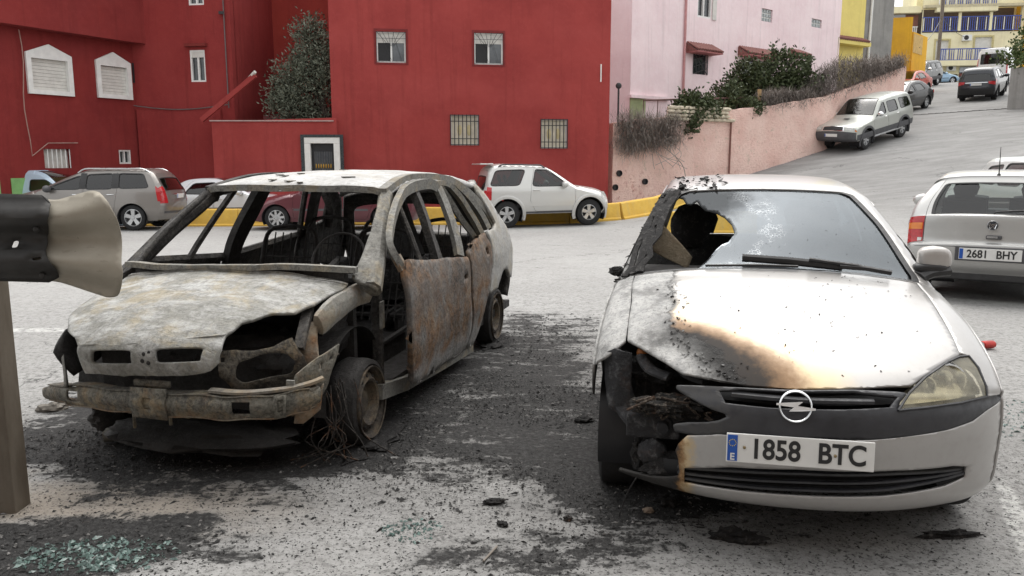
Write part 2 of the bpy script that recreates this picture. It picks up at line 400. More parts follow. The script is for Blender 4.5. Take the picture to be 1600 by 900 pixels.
# soot: (x, y, half-length along, half-width, heading, strength)
SOOT = [(-1.6,4.32,1.25,.66,0,1.35),(-1.75,5.3,1.1,1.8,.25,1.2),(-.55,5.3,.6,1.6,.25,.62),(-.05,5.4,.8,2.0,-.1,.62),(.45,3.75,.42,.5,0,1.0),(.62,3.42,.42,.28,0,1.0),
        (.2,4.6,.75,1.2,0,.66),(-.1,7.0,1.2,1.3,0,.5),(-2.35,4.1,.6,.3,0,.9),(-1.8,2.95,.7,.30,.2,.8),(.1,4.0,.5,.4,0,.55),(.35,3.05,.42,.2,0,.5),(-.05,2.85,.5,.22,.1,.42),(-.9,4.15,.5,.5,0,.9),(1.1,3.4,.9,.35,.1,.25)]
def asphalt():
    t = NT('asphalt_ground')
    # warp the position for ragged soot edges
    wn = t.n('ShaderNodeTexNoise'); wn.inputs['Scale'].default_value = 1.6; wn.inputs['Detail'].default_value = 6; wn.inputs['Roughness'].default_value = .65; t.l(t.P, wn.inputs['Vector'])
    a = t.n('ShaderNodeVectorMath', operation='SUBTRACT'); t.l(wn.outputs['Color'], a.inputs[0]); a.inputs[1].default_value = (.5,.5,.5)
    b = t.n('ShaderNodeVectorMath', operation='MULTIPLY'); t.l(a.outputs[0], b.inputs[0]); b.inputs[1].default_value = (.9,.9,0)
    c = t.n('ShaderNodeVectorMath', operation='ADD'); t.l(t.P, c.inputs[0]); t.l(b.outputs[0], c.inputs[1])
    P2 = c.outputs[0]; mask = None
    for (x, y, hl, hw, rot, st) in SOOT:
        d = t.dist((x, y, 0), (1/hl, 1/hw, 0), rot, P2)
        m = t.math('MULTIPLY', t.ramp(d, 1.45, .45), st)
        mask = m if mask is None else t.math('MAXIMUM', mask, m)
    fine = t.noise(24, 6, .75); mid = t.noise(5.5, 6, .7); spk = t.noise(60, 3, .7); cl = t.noise(2.3, 5, .65)
    # base: worn pale asphalt / concrete
    big = t.noise(.22, 5, .6)
    base = t.mix(t.ramp(big, .3, .7), (.305,.302,.294), (.365,.362,.353))
    base = t.mix(t.math('MULTIPLY', t.ramp(mid, .4, .7), .4), base, (.235,.23,.22))
    nearb = t.ramp(t.dist((.0, 4.0, 0), (1/9.0, 1/8.0, 0), 0), 1.1, .5)
    cg = t.noise(38, 5, .8); base = t.mix(t.math('MULTIPLY', t.ramp(fine, .47, .66), t.math('ADD', .35, t.math('MULTIPLY', nearb, .4))), base, (.11,.108,.104))
    base = t.mix(t.ramp(fine, .46, .28, 0, .35), base, (.44,.435,.425)); base = t.mix(t.math('MULTIPLY', t.ramp(cg, .54, .66), t.math('MULTIPLY', nearb, .6)), base, (.085,.083,.08))
    xyz = t.sep()
    hill = t.ramp(t.math('ADD', t.math('MULTIPLY', xyz[0], .6), t.math('MULTIPLY', xyz[1], .8)), 18, 27)
    base = t.mix(t.math('MULTIPLY', hill, .75), base, t.mix(t.ramp(t.noise(1.3, 8, .72, stretch=(.4, 1.7, 1)), .35, .7), (.155,.153,.15), (.265,.262,.258)))
    # tan sand by the post
    sand = t.math('MULTIPLY', t.ramp(t.dist((-1.85, 3.40, 0), (1/.95, 1/.32, 0), 0, P2), 1.3, .3), .65)
    base = t.mix(sand, base, (.31,.255,.195))
    # cracks
    cw = t.n('ShaderNodeVectorMath', operation='ADD'); t.l(P2, cw.inputs[0]); t.l(wn.outputs['Color'], cw.inputs[1])
    crk = t.voro(.23, 'DISTANCE_TO_EDGE', 'Distance', cw.outputs[0])
    ck = t.math('MULTIPLY', t.ramp(crk, .006, .0015), t.ramp(t.noise(.6, 3), .46, .58))
    base = t.mix(t.math('MULTIPLY', ck, .75), base, (.05,.05,.048))
    # worn white paint edge beside the silver hatchback
    # soot coverage: mask decides how many grains are black
    gate = t.ramp(mask, .02, .35); st_ = t.noise(5, 6, .7, stretch=(.45, 1.7, 1), dist=.5)
    cov = t.math('ADD', t.math('MULTIPLY', mask, 1.05), t.math('MULTIPLY', gate, t.math('ADD', t.math('MULTIPLY', t.math('SUBTRACT', cl, .5), .9), t.math('MULTIPLY', t.math('SUBTRACT', st_, .5), 1.3))))
    mid2 = t.noise(12, 6, .7, dist=.4); grain = t.math('ADD', t.math('MULTIPLY', mid2, .45), t.math('ADD', t.math('MULTIPLY', fine, .35), t.math('MULTIPLY', spk, .2)))
    soot = t.math('MULTIPLY', t.ramp(t.math('ADD', t.math('MULTIPLY', cov, .55), grain), .72, .84), .97)
    film = t.math('MULTIPLY', t.ramp(cov, .08, .8), .62)
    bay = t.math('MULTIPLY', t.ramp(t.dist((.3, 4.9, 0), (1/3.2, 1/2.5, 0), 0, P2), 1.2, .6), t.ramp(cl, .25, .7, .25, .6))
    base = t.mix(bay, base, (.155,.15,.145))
    ln = t.dist((2.16, 3.32, 0), (0, 1, 0), -.42, P2)
    wl_ = t.math('MULTIPLY', t.ramp(t.dist((2.16,3.2,0), (1/.055, 1/.6, 0), -.42), 1.1, .7), t.ramp(t.noise(20, 5, .7), .42, .56)); base = t.mix(t.math('MULTIPLY', wl_, .8), base, (.52,.52,.50))
    w2_ = t.math('MULTIPLY', t.ramp(t.dist((-4.4,7.15,0), (1/1.3, 1/.09, 0), .02), 1.1, .7), t.ramp(t.noise(14, 5, .7), .42, .6)); base = t.mix(t.math('MULTIPLY', w2_, .7), base, (.60,.60,.58))
    col = t.mix(film, base, t.mix(mid, (.04,.039,.039), (.12,.118,.115)))
    col = t.mix(soot, col, t.mix(t.ramp(cg, .42, .66), (.010,.0095,.0095), (.05,.049,.048)))
    # thin scatter of black grains over the whole bay
    far = t.ramp(t.dist((-.2, 4.0, 0), (1/4.2, 1/3.6, 0), 0), 1.1, .5)
    vs = t.voro(34); vr = t.voro(34, out='Color')
    dots = t.math('MULTIPLY', t.ramp(vs, .30, .2), t.math('MULTIPLY', t.ramp(t.n_r(vr), .62, .66), far)) if hasattr(t, 'n_r') else t.math('MULTIPLY', t.ramp(spk, .565, .62), far)
    col = t.mix(t.math('MULTIPLY', dots, .85), col, (.02,.019,.019))
    rough = t.math('SUBTRACT', .92, t.math('MULTIPLY', soot, .12))
    nr = t.bump(t.math('ADD', fine, t.math('MULTIPLY', spk, t.math('MULTIPLY', soot, .8))), .8, .014, t.bump(mid, .45, .035))
    t.bsdf(col, rough, 0, nr, spec=.3); return t.done()
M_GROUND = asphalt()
def axis(lo, hi, step, far, g=1.22):
    a = []; x = lo
    while x <= hi: a.append(x); x += step
    s_ = step
    while a[-1] < far: s_ *= g; a.append(a[-1]+s_)
    s_ = step; b = []; x = lo
    while x > -far: s_ *= g; x -= s_; b.append(x)
    return b[::-1]+a
xs = axis(-6, 6, .1, 420, 1.15); ys = axis(.5, 10, .1, 420, 1.09)
gv = []
for y in ys:
    for x in xs:
        z = gz(x, y)
        if -7 < x < 7 and 0 < y < 11: z += .012*(mnoise.noise(Vector((x*1.3, y*1.3, 0))))+.006*mnoise.noise(Vector((x*5, y*5, 3)))
        gv.append((x, y, z))
nx_ = len(xs)
gf = [(j*nx_+i, j*nx_+i+1, (j+1)*nx_+i+1, (j+1)*nx_+i) for j in range(len(ys)-1) for i in range(nx_-1)]
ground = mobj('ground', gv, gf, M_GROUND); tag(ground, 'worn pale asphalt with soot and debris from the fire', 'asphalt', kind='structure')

# ================================================================ walls with openings
class Wall:
    """vertical wall from A to B (plan); local u along, z up, d outwards (towards the viewer side)"""
    def __init__(s, A, B, root=(0,0,0)):
        s.A = Vector((*A, 0)); s.B = Vector((*B, 0)); s.L = (s.B-s.A).length; s.d = (s.B-s.A).normalized(); s.n = Vector((s.d.y, -s.d.x, 0)); s.r = Vector((root[0], root[1], 0))
    def p(s, u, z, d=0): return s.A+s.d*u+s.n*d+Vector((0, 0, z))-s.r
    def face(s, mb, poly, holes, depth=.18, d=0, res=4.0):
        v, f = sheet(poly, holes, lambda a, b: s.p(a, b, d), (res, res)); mb.add(v, f)
        for h in holes:
            for i in range(len(h)):
                a, b = h[i], h[(i+1) % len(h)]
                mb.add([s.p(*a, d), s.p(*b, d), s.p(*b, d-depth), s.p(*a, d-depth)], [(0,1,2,3)])
    def box(s, mb, u0, u1, z0, z1, d0, d1):
        v = [s.p(u, z, d) for u in (u0, u1) for z in (z0, z1) for d in (d0, d1)]
        mb.add(v, [(0,1,3,2),(4,6,7,5),(0,4,5,1),(2,3,7,6),(0,2,6,4),(1,5,7,3)])
def rc(u0, u1, z0, z1): return [(u0,z0),(u1,z0),(u1,z1),(u0,z1)]
def wbox(wl, name, mat, parent, *boxes):
    m = MB()
    for b in boxes: wl.box(m, *b)
    return m.build(name, mat, parent, smooth=False)
def frame_boxes(u0, u1, z0, z1, w_, d0, d1): return [(u0,u1,z0,z0+w_,d0,d1),(u0,u1,z1-w_,z1,d0,d1),(u0,u0+w_,z0+w_,z1-w_,d0,d1),(u1-w_,u1,z0+w_,z1-w_,d0,d1)]
def sliding_window(wl, root, u0, u1, z0, z1, rnd=0):
    """white frame, roller shutter half down, sliding panes, diagonal iron grille"""
    w_ = wbox(wl, 'window', M_WHITE, root, *frame_boxes(u0, u1, z0, z1, .045, -.13, -.05), ((u0+u1)/2-.02, (u0+u1)/2+.03, z0+.045, z1-.3, -.12, -.06))
    wbox(wl, 'shutter', M_SHUT, w_, (u0+.045, u1-.045, z1-.32, z1-.045, -.125, -.075))
    wbox(wl, 'pane', M_DARK, w_, (u0+.045, (u0+u1)/2-.02, z0+.045, z1-.32, -.12, -.10))
    wbox(wl, 'pane', M_WINGREY, w_, ((u0+u1)/2+.03, u1-.045, z0+.045, z1-.32, -.11, -.09))
    g = MB(); n = 5
    for i in range(n+1):
        u = u0+(u1-u0)*i/n; mid = (u0+u1)/2
        g.tube([wl.p(u, z1, .02), wl.p(mid+(u-mid)*.15, z1-.42, .03)], .008, 4)
        if i in (0, n): g.tube([wl.p(u, z1, .02), wl.p(u, z0, .02)], .008, 4)
    for z in (z0+.02, z1-.2, z1-.02): g.tube([wl.p(u0, z, .02), wl.p(u1, z, .02)], .008, 4)
    for i in range(2): g.tube([wl.p(u0+.1+i*.4, z1-.05, .025), wl.p(u0+.45+i*.3, z0+.05, .025)], .006, 4)
    g.build('window_grille', M_GRILLE, w_)
    return w_
def barred_window(wl, root, u0, u1, z0, z1, nb=7):
    w_ = wbox(wl, 'window', M_WHITE, root, *frame_boxes(u0, u1, z0, z1, .04, -.12, -.05))
    wbox(wl, 'curtain', M_CURT, w_, (u0+.04, u1-.04, z0+.04, z1-.04, -.14, -.12))
    k = MB()
    for q in (.33, .67):
        c = wl.p(u0+(u1-u0)*q, (z0+z1)/2, -.1)
        k.ell(c, (.07, .012, .17), 8, 6)
    k.build('curtain_motif', plain('pale_motif', lin((206,192,150)), .8), w_)
    g = MB()
    for i in range(nb+1):
        u = u0+(u1-u0)*i/nb; g.tube([wl.p(u, z0, .03), wl.p(u, z1, .03)], .015, 5)
    for z in (z0+.02, z0+.2, z1-.2, z1-.02): g.tube([wl.p(u0, z, .03), wl.p(u1, z, .03)], .013, 5)
    g.build('window_grille', M_GRILLE, w_)
    return w_

# ---------------------------------------------------------------- red apartment block
WM = Wall((-5.4,24.5), (3.2,26.0), (-5.4,24.5,-.4)); ZB = 0.4     # local z = world z + .4
red = thing('red_building', 'red stucco apartment block with barred windows behind the white off-roader', 'building', (-5.4,24.5,-.4))
m = MB(); zz = lambda z: z+ZB
op = [rc(1.37,2.24,zz(4.42),zz(5.32)), rc(4.31,5.2,zz(4.42),zz(5.36)), rc(3.56,4.43,zz(1.98),zz(2.91)), rc(6.4,7.25,zz(1.89),zz(2.8))]
WM.face(m, rc(0, 8.62, -.3, 9.5), op, .2)
WM.box(m, 0, 8.62, -.3, 9.48, -7, -.22)
m.add([WM.p(8.62,-.3,0), WM.p(8.62,-.3,-.3), WM.p(8.62,9.5,-.3), WM.p(8.62,9.5,0)], [(0,1,2,3)])
m.add([WM.p(0,-.3,0), WM.p(0,-.3,-.3), WM.p(0,9.5,-.3), WM.p(0,9.5,0)], [(3,2,1,0)])
m.build('wall', M_RED, red, smooth=False)
sliding_window(WM, red, 1.37, 2.24, zz(4.42), zz(5.32)); sliding_window(WM, red, 4.31, 5.2, zz(4.42), zz(5.36))
barred_window(WM, red, 3.56, 4.43, zz(1.98), zz(2.91)); barred_window(WM, red, 6.4, 7.25, zz(1.89), zz(2.8))
wbox(WM, 'lamp_bracket', M_WHITE, red, (8.30, 8.33, zz(3.96), zz(4.5), 0, .05))
for (u0,u1,z0,z1) in ((1.3,2.31,4.36,5.40),(4.24,5.27,4.36,5.43)): wbox(WM, 'window_surround', plain('faded_red_trim', lin((118,42,42)), .9), red, *frame_boxes(u0,u1,zz(z0),zz(z1),.05,-.02,.012))
# ---------------------------------------------------------------- courtyard wall with the doorway
WC = Wall((-8.94,24.28), (-5.3,24.36), (-8.94,24.28,-.5)); zz = lambda z: z+.5
court = thing('courtyard_wall', 'low red courtyard wall with dark framed doorway below the olive tree', 'wall', (-8.94,24.28,-.5))
m = MB(); du0, du1 = 2.66, 3.98
m2 = [(0,-.2),(2.82,-.2),(2.82,zz(2.05)),(3.62,zz(2.05)),(3.62,-.2),(3.7,-.2),(3.7,zz(2.78)),(0,zz(2.66))]
WC.face(m, m2, [], .2); 
WC.box(m, 0, 2.82, -.2, zz(2.62), -.3, -.01)
WC.box(m, 2.83, 3.7, zz(2.25), zz(2.7), -.3, -.01)
m.build('wall', M_RED, court, smooth=False)
wbox(WC, 'coping', plain('pale_coping', lin((176,150,146)), .9), court, (-.05, 3.62, zz(2.665), zz(2.70), -.32, .04))
wbox(WC, 'door_surround', plain('dark_marble', (.035,.045,.05), .3), court, (2.62,2.72,-.2,zz(2.2),.005,.06),(3.79,3.89,-.2,zz(2.2),.005,.06),(2.62,3.89,zz(2.2),zz(2.28),.005,.06))
wbox(WC, 'door_frame', M_WHITE, court, (2.725,2.90,-.2,zz(2.02),-.1,.045),(3.60,3.785,-.2,zz(2.02),-.1,.045),(2.725,3.785,zz(2.025),zz(2.195),-.1,.045))
dr = wbox(WC, 'door', plain('black_door', (.015,.016,.02), .4), court, (2.9,3.6,-.2,zz(2.02),-.16,-.1))
wbox(WC, 'door_pane', M_WINGREY, dr, (2.99,3.53,zz(.9),zz(1.78),-.099,-.09))
g = MB()
for i in range(8):
    u = 3.0+.52*i/7; g.tube([WC.p(u, zz(.9), -.07), WC.p(u, zz(1.78), -.07)], .009, 5)
g.build('door_grille', plain('grey_iron', (.12,.12,.13), .4, .5), dr)
g = MB()
for i in range(7):
    u = 3.04+.44*i/6
    for z in (1.15, 1.35): g.ell(WC.p(u, zz(z), -.06), (.022,.012,.07), 6, 5)
g.build('door_ornament', M_GOLD, dr)
# ---------------------------------------------------------------- red tower and back wall
WT = Wall((-11.75,25.6), (-8.5,25.1), (-11.75,25.6,-.6)); zz = lambda z: z+.6
tower = thing('red_tower_house', 'tall narrow red house wall with one small window left of the olive tree', 'building', (-11.75,25.6,-.6))
m = MB()
op = [rc(1.9,2.4,zz(3.9),zz(4.85)), rc(1.97,2.47,zz(6.16),zz(7.0))]
WT.face(m, rc(0, 3.28, -.2, 9.5), op, .2); WT.box(m, 0, 3.28, -.2, 9.48, -6, -.22)
m.add([WT.p(3.28,-.2,0), WT.p(3.28,-.2,-.3), WT.p(3.28,9.5,-.3), WT.p(3.28,9.5,0)], [(0,1,2,3)])
m.build('wall', M_REDT, tower, smooth=False)
WT2 = WT; zt = zz
for (u0,u1,z0,z1) in ((1.9,2.4,3.9,4.85),(1.97,2.47,6.16,7.0)):
    wn_ = wbox(WT, 'window', M_WHITE, tower, *frame_boxes(u0,u1,zz(z0),zz(z1),.05,-.12,-.02), ((u0+u1)/2-.02,(u0+u1)/2+.03,zz(z0)+.05,zz(z1)-.2,-.11,-.03))
    wbox(WT, 'pane', M_WINGLASS, wn_, (u0+.05,u1-.05,zz(z0)+.05,zz(z1)-.22,-.12,-.10))
    wbox(WT, 'shutter_box', M_SHUT, wn_, (u0+.05,u1-.05,zz(z1)-.22,zz(z1)-.05,-.1,-.03))
wbox(WT, 'lintel', plain('red_lintel', lin((120,42,38)), .9), tower, (1.8,2.5,zz(4.95),zz(5.03),.005,.12))
wbox(WT, 'lower_wall', M_REDT, tower, (.05,2.85,-.2,zz(3.08),.01,.09))
m = MB(); m.tube([WT.p(u, zz(3.2)-.13*math.sin(math.pi*u/3.1), .12) for u in [i*.26 for i in range(13)]], .018, 5)
m.tube([WT.p(3.12, zz(8), .06), WT.p(3.12, zz(3.1), .06)], .02, 5); m.build('cable', plain('grey_cable', (.12,.1,.1), .7), tower)
m = MB(); m.box(WT.p(3.06, zz(5.9), .08), (.14,.1,.08)); m.build('cable_bracket', M_GRILLE, tower, smooth=False)
WB = Wall((-9.0,28.0), (-4.8,28.0), (-9,28,-.5)); zz = lambda z: z+.5
back = thing('rear_red_wall', 'bright red house wall behind the olive tree', 'wall', (-9,28,-.5))
m = MB(); WB.box(m, -.6, 4.2, -.2, 10, -3, 0); m.build('wall', M_REDB, back, smooth=False)
wbox(WB, 'dark_doorway', M_DARK, back, (3.2,4.1,zz(3.0),zz(5.6),.0,.02))
wbox(WB, 'pink_parapet', plain('faded_pink', lin((150,92,92)), .9), back, (-.5,3.3,zz(1.6),zz(3.0),.9,1.0))
# sloping stair parapet with pale edge
m = MB(); sp = [(WT.p(2.45, zt(2.72), .5)), (WT.p(4.25, zt(4.02), .5))]
st = thing('stair_parapet', 'sloping red parapet with a pale top edge climbing left of the olive tree', 'parapet', (-11.75,25.6,-.6))
wbox(WT, 'parapet_wall', M_RED, st, (2.9,3.7,-.2,zt(2.7),.2,.5))
m.tube(sp, 1, 4, flat=(.07,.10)); m.build('parapet_coping', M_RED, st)
m = MB(); m.tube([sp[0]+Vector((1.3,-.06,1.0)), sp[1]+Vector((.02,-.06,.09))], .05, 5); m.build('coping_edge', M_SHUT, st)
# ---------------------------------------------------------------- left red building with gabled window frames
WL = Wall((-13.9,21.4), (-11.75,25.6), (-13.9,21.4,-.6)); zz = lambda z: z+.6
left = thing('corner_red_building', 'dark red corner building with overhanging upper storey and white gabled windows', 'building', (-13.9,21.4,-.6))
m = MB()
op = [rc(1.42,2.52,zz(3.44),zz(4.32)), rc(3.5,4.45,zz(3.46),zz(4.32)), rc(1.6,2.4,zz(1.3),zz(1.84)), rc(3.98,4.4,zz(1.41),zz(1.84))]
WL.face(m, rc(-1.5, 4.9, -.2, zz(5.08)), op, .25); WL.box(m, -1.5, 4.9, -.2, zz(5.0), -4, -.28)
m.build('wall', M_REDL, left, smooth=False)
wbox(WL, 'upper_storey', M_REDL, left, (-1.5,5.05,zz(5.06),zz(9),-4,.45))
for k, (u0,u1,z0,z1,za) in enumerate(((1.3,2.64,3.34,4.45,4.72),(3.4,4.58,3.37,4.46,4.74))):
    c = (u0+u1)/2; fm = MB()
    oo = [(u0,zz(z0)),(u1,zz(z0)),(u1,zz(z1)),(c,zz(za)),(u0,zz(z1))]; ii = [(u0+.14,zz(z0)+.12),(u1-.14,zz(z0)+.12),(u1-.14,zz(z1)-.14),(u0+.14,zz(z1)-.14)]
    WL.face(fm, oo, [ii], .12, .07)
    for a, b in zip(oo, oo[1:]+oo[:1]): fm.add([WL.p(*a,.07), WL.p(*b,.07), WL.p(*b,-.01), WL.p(*a,-.01)], [(3,2,1,0)])
    fo = fm.build('window_frame', M_WHITE, left, smooth=False)
    n = 9; h = (z1-.14-z0-.12)
    for q in range(n): wbox(WL, 'shutter_slat', M_SHUT, fo, (u0+.14,u1-.14,zz(z0)+.12+h*q/n,zz(z0)+.12+h*(q+.93)/n,-.1,-.05))
barw = wbox(WL, 'window', M_SHUT, left, (1.6,2.4,zz(1.3),zz(1.84),-.2,-.15)); g = MB()
for i in range(7):
    u = 1.6+.8*i/6; g.tube([WL.p(u,zz(1.28),-.04), WL.p(u,zz(1.86),-.04)], .02, 5)
g.build('window_bars', M_WHITE, barw)
sm = wbox(WL, 'window', M_WHITE, left, *frame_boxes(3.98,4.4,zz(1.41),zz(1.84),.05,-.15,-.02),(4.17,4.21,zz(1.41),zz(1.84),-.14,-.03)); wbox(WL, 'pane', M_WINGLASS, sm, (4.03,4.35,zz(1.46),zz(1.79),-.15,-.12))
wbox(WL, 'vent', M_DARK, left, (4.66,4.86,zz(3.9),zz(4.5),.0,.02))
gd = plain('green_dado_paint', lin((128,172,108)), .9, var=.1); wbox(WL, 'green_dado', gd, left, (.6,2.4,-.2,zz(1.04),.003,.02),(-1.4,.3,-.2,zz(1.0),.003,.02))
m = MB(); m.tube([WL.p(1.15+.05*math.sin(i), zz(5.0-i*.42), .1) for i in range(9)]+[WL.p(1.7,zz(2.0),.08),WL.p(2.6,zz(2.02),.08)], .014, 5); m.build('hanging_cable', plain('pale_cable', lin((160,130,120)), .8), left)

# ---------------------------------------------------------------- yellow concrete barrier blocks along the far kerb
def barrier_mat():
    t = NT('worn_yellow_paint'); n = t.noise(2.2, 6, .7); n2 = t.noise(14, 5, .7); st = t.noise(3, 5, .6, stretch=(2,2,.2))
    c = t.mix(t.ramp(n, .3, .7), lin((226,188,92)), lin((212,170,78)))
    c = t.mix(t.math('MULTIPLY', t.ramp(st, .5, .75), .45), c, lin((196,172,120)))
    c = t.mix(t.ramp(n2, .6, .72, 0, .6), c, lin((170,150,110)))
    t.bsdf(c, .85, 0, t.bump(n2, .4, .01), spec=.3); return t.done()
M_BAR = barrier_mat()
BL = [(-10.6,22.1),(-6.5,22.2),(-3.5,22.3),(-1.0,22.42),(1.3,22.62),(3.0,22.95),(4.3,23.9),(5.4,25.2)]
def along(pl, step):
    out = []; acc = 0
    pts = resample([(p[0], p[1]) for p in pl], .05, False)
    last = pts[0]; out.append(last)
    for p in pts:
        if math.hypot(p[0]-last[0], p[1]-last[1]) >= step: out.append(p); last = p
    return out
bl = along(BL, 1.5)
BN = ['behind the grey estate', 'behind the maroon saloon', 'behind the white off-roader', 'at the foot of the pink wall']
for i, (a, b) in enumerate(zip(bl, bl[1:])):
    A = Vector((a[0], a[1], gz(*a)-.05)); B_ = Vector((b[0], b[1], gz(*b)-.05)); d = (B_-A); L = d.length-.012; ang = math.atan2(d.y, d.x)
    prof = [(-.24,0),(-.24,.1),(-.2,.13),(-.12,.5),(-.1,.53),(.1,.53),(.12,.5),(.2,.13),(.24,.1),(.24,0)]
    mb = MB(); mb.prism(prof, lambda p, q, r_: (r_, p, q), L)
    o = mb.build('concrete_barrier', M_BAR, None, smooth=False, loc=A); o.rotation_euler = (0, -math.asin(max(-.4, min(.4, d.z/d.length))), ang)
    xm = (a[0]+b[0])/2; k = 0 if xm < -7 else 1 if xm < -2.2 else 2 if xm < 2.6 else 3
    tag(o, 'worn yellow concrete kerb barrier block %s' % BN[k], 'barrier', 'yellow barrier blocks along the far kerb')
    bevel(o, .012)
bars_ = [o for o in COL.objects if o.name.startswith('concrete_barrier')]
ORD = ['first','second','third','fourth','fifth','sixth','seventh','eighth','ninth','tenth','eleventh','twelfth','thirteenth']
for i, o in enumerate(bars_): o['label'] = '%s yellow barrier block from the left in the row below the red building' % ORD[i]

# ---------------------------------------------------------------- pink house up the hill
WP = Wall((4.75,33), (17,43), (4.75,33,.5)); zz = lambda z: z-.5
pink = thing('pink_house', 'pale pink house with small tiled window awnings above the garden wall', 'house', (4.75,33,.5))
m = MB()
op = [rc(4.09,5.06,zz(7.58),zz(8.6)), rc(8.78,9.65,zz(7.9),zz(8.47)), rc(13.04,13.98,zz(8.07),zz(8.47)), rc(3.91,4.88,zz(5.2),zz(6.04)), rc(12.34,13.16,zz(5.75),zz(6.4)), rc(7.4,9.5,zz(5.2),zz(6.1))]
WP.face(m, rc(0, 15.81, -1, zz(13)), op, .2); WP.box(m, .003, 15.8, -1, zz(12.98), -6, -.22)
m.build('wall', M_PINK, pink, smooth=False)
WP2 = Wall((2.2,34.6), (4.75,33), (4.75,33,.5)); m = MB(); WP2.box(m, 0, 3.005, -1, zz(12.9), -.2, 0); m.build('side_wall', M_PINK, pink, smooth=False)
wbox(WP, 'base_band', plain('olive_band', lin((150,160,120)), .9), pink, (-.02,.9,zz(2.2),zz(4.0),.004,.04))
wbox(WP, 'ledge', M_PINK, pink, (-.1,2.3,zz(4.0),zz(4.12),.003,.16))
w1 = wbox(WP, 'window', M_WHITE, pink, *frame_boxes(4.09,5.06,zz(7.58),zz(8.6),.07,-.15,-.02),(4.5,4.58,zz(7.6),zz(8.6),-.14,-.03)); wbox(WP, 'pane', M_WINGLASS, w1, (4.16,4.99,zz(7.65),zz(8.53),-.15,-.12))
wbox(WP, 'white_shutter', M_SHUT, pink, (5.08,5.35,zz(7.55),zz(8.6),.01,.05))
for (u0,u1,z0,z1,nu,nz) in ((8.78,9.65,7.9,8.47,4,3),(13.04,13.98,8.07,8.47,4,2)):
    gm = plain('glass_block', (.30,.33,.33), .15, var=.2, spec=.8)
    gfm = wbox(WP, 'glass_block_window', M_WHITE, pink, (u0,u1,zz(z0),zz(z1),-.15,-.1))
    for i in range(nu):
        for j in range(nz):
            du, dz = (u1-u0)/nu, (z1-z0)/nz
            wbox(WP, 'glass_block', gm, gfm, (u0+du*i+.03,u0+du*(i+1)-.03,zz(z0)+dz*j+.03,zz(z0)+dz*(j+1)-.03,-.1,-.06))
for (u0,u1,z0,z1) in ((3.41,5.16,6.03,6.48),(7.09,9.86,6.17,6.62),(11.1,12.16,6.47,6.83)):
    aw = wbox(WP, 'awning', plain('awning_pink', lin((170,110,108)), .85), pink, (u0,u1,zz(z0),zz(z0)+.06,0,.62)); aw.name = 'awning'
    n = int((u1-u0)/.16)
    for i in range(n):
        ua = u0+(u1-u0)*(i+.5)/n; mb = MB(); mb.tube([WP.p(ua, zz(z0)+.1, .66), WP.p(ua, zz(z1), .02)], .085, 6, flat=(.085,.05)); mb.build('roof_tile', M_TILE, aw)
    for ue in (u0, u1):
        m = MB(); m.add([WP.p(ue,zz(z0)+.05,0), WP.p(ue,zz(z0)+.05,.6), WP.p(ue,zz(z1)-.03,0)], [(0,1,2)]); solid(m.build('awning_cheek', M_TILE, aw, smooth=False), .03, 0)
for (u0,u1,z0,z1) in ((3.91,4.88,5.2,6.04),(12.34,13.16,5.75,6.4),(7.4,9.5,5.2,6.1)):
    g_ = wbox(WP, 'window', M_WINGLASS, pink, (u0,u1,zz(z0),zz(z1),-.18,-.12)); g = MB()
    for i in range(6):
        u = u0+(u1-u0)*i/5; g.tube([WP.p(u,zz(z0),.03), WP.p(u,zz(z1),.03)], .02, 4)
    for q in range(4): g.tube([WP.p(u0,zz(z0)+(z1-z0)*q/3,.03), WP.p(u1,zz(z0)+(z1-z0)*((q+1)%4)/3,.03)], .018, 4)
    g.build('window_grille', M_GRILLE, g_)
m = MB(); m.tube([WP.p(3.24, zz(12), .07), WP.p(3.24, zz(4.2), .07)], .05, 8); m.build('drain_pipe', plain('pink_pipe', lin((190,140,140)), .7), pink)

# ---------------------------------------------------------------- pink garden wall climbing the hill
PW = [(3.24,26.3),(8.5,29.1),(12.0,31.4),(17.9,37.6)]
TOP = [2.72, 3.37, 3.93, 5.75]
gw = thing('garden_wall', 'long rough pink garden wall climbing beside the hill road', 'wall', (3.24,26.3,.2))
r0 = Vector((3.24,26.3,.2)); m = MB(); nseg = 60; ptsw = []
for s_ in range(3):
    for i in range(20):
        q = i/20; x = PW[s_][0]+(PW[s_+1][0]-PW[s_][0])*q; y = PW[s_][1]+(PW[s_+1][1]-PW[s_][1])*q; z = TOP[s_]+(TOP[s_+1]-TOP[s_])*q
        ptsw.append((x, y, z))
ptsw.append((*PW[3], TOP[3]))
stoneA, stoneB = 2.15, 4.8
v = []; nz = 14
for i, (x, y, z) in enumerate(ptsw):
    a = ptsw[max(0, i-1)]; b = ptsw[min(len(ptsw)-1, i+1)]; d = Vector((b[0]-a[0], b[1]-a[1], 0)).normalized(); n = Vector((d.y, -d.x, 0))
    zb = gz(x, y)-.3
    zt_ = z+.05*mnoise.noise(Vector((x*2, y*2, 0)))
    for j in range(nz+1):
        zz_ = zb+(zt_-zb)*j/nz; k = .05*mnoise.noise(Vector((x*1.7, y*1.7, zz_*1.7)))+.025*mnoise.noise(Vector((x*5, y*5, zz_*5)))
        p = Vector((x, y, zz_))+n*(k+.05); v.append(p-r0)
    v.append(Vector((x, y, zt_))-n*.3-r0); v.append(Vector((x, y, zb))-n*.3-r0)
k = nz+3; f = []
for i in range(len(ptsw)-1):
    for j in range(k-1): f.append((i*k+j, (i+1)*k+j, (i+1)*k+j+1, i*k+j+1))
f.append(tuple(range(k-1, -1, -1))); f.append(tuple((len(ptsw)-1)*k+j for j in range(k)))
mobj('wall_face', v, f, M_PWALL, gw)
WG = Wall(PW[0], PW[1], r0)
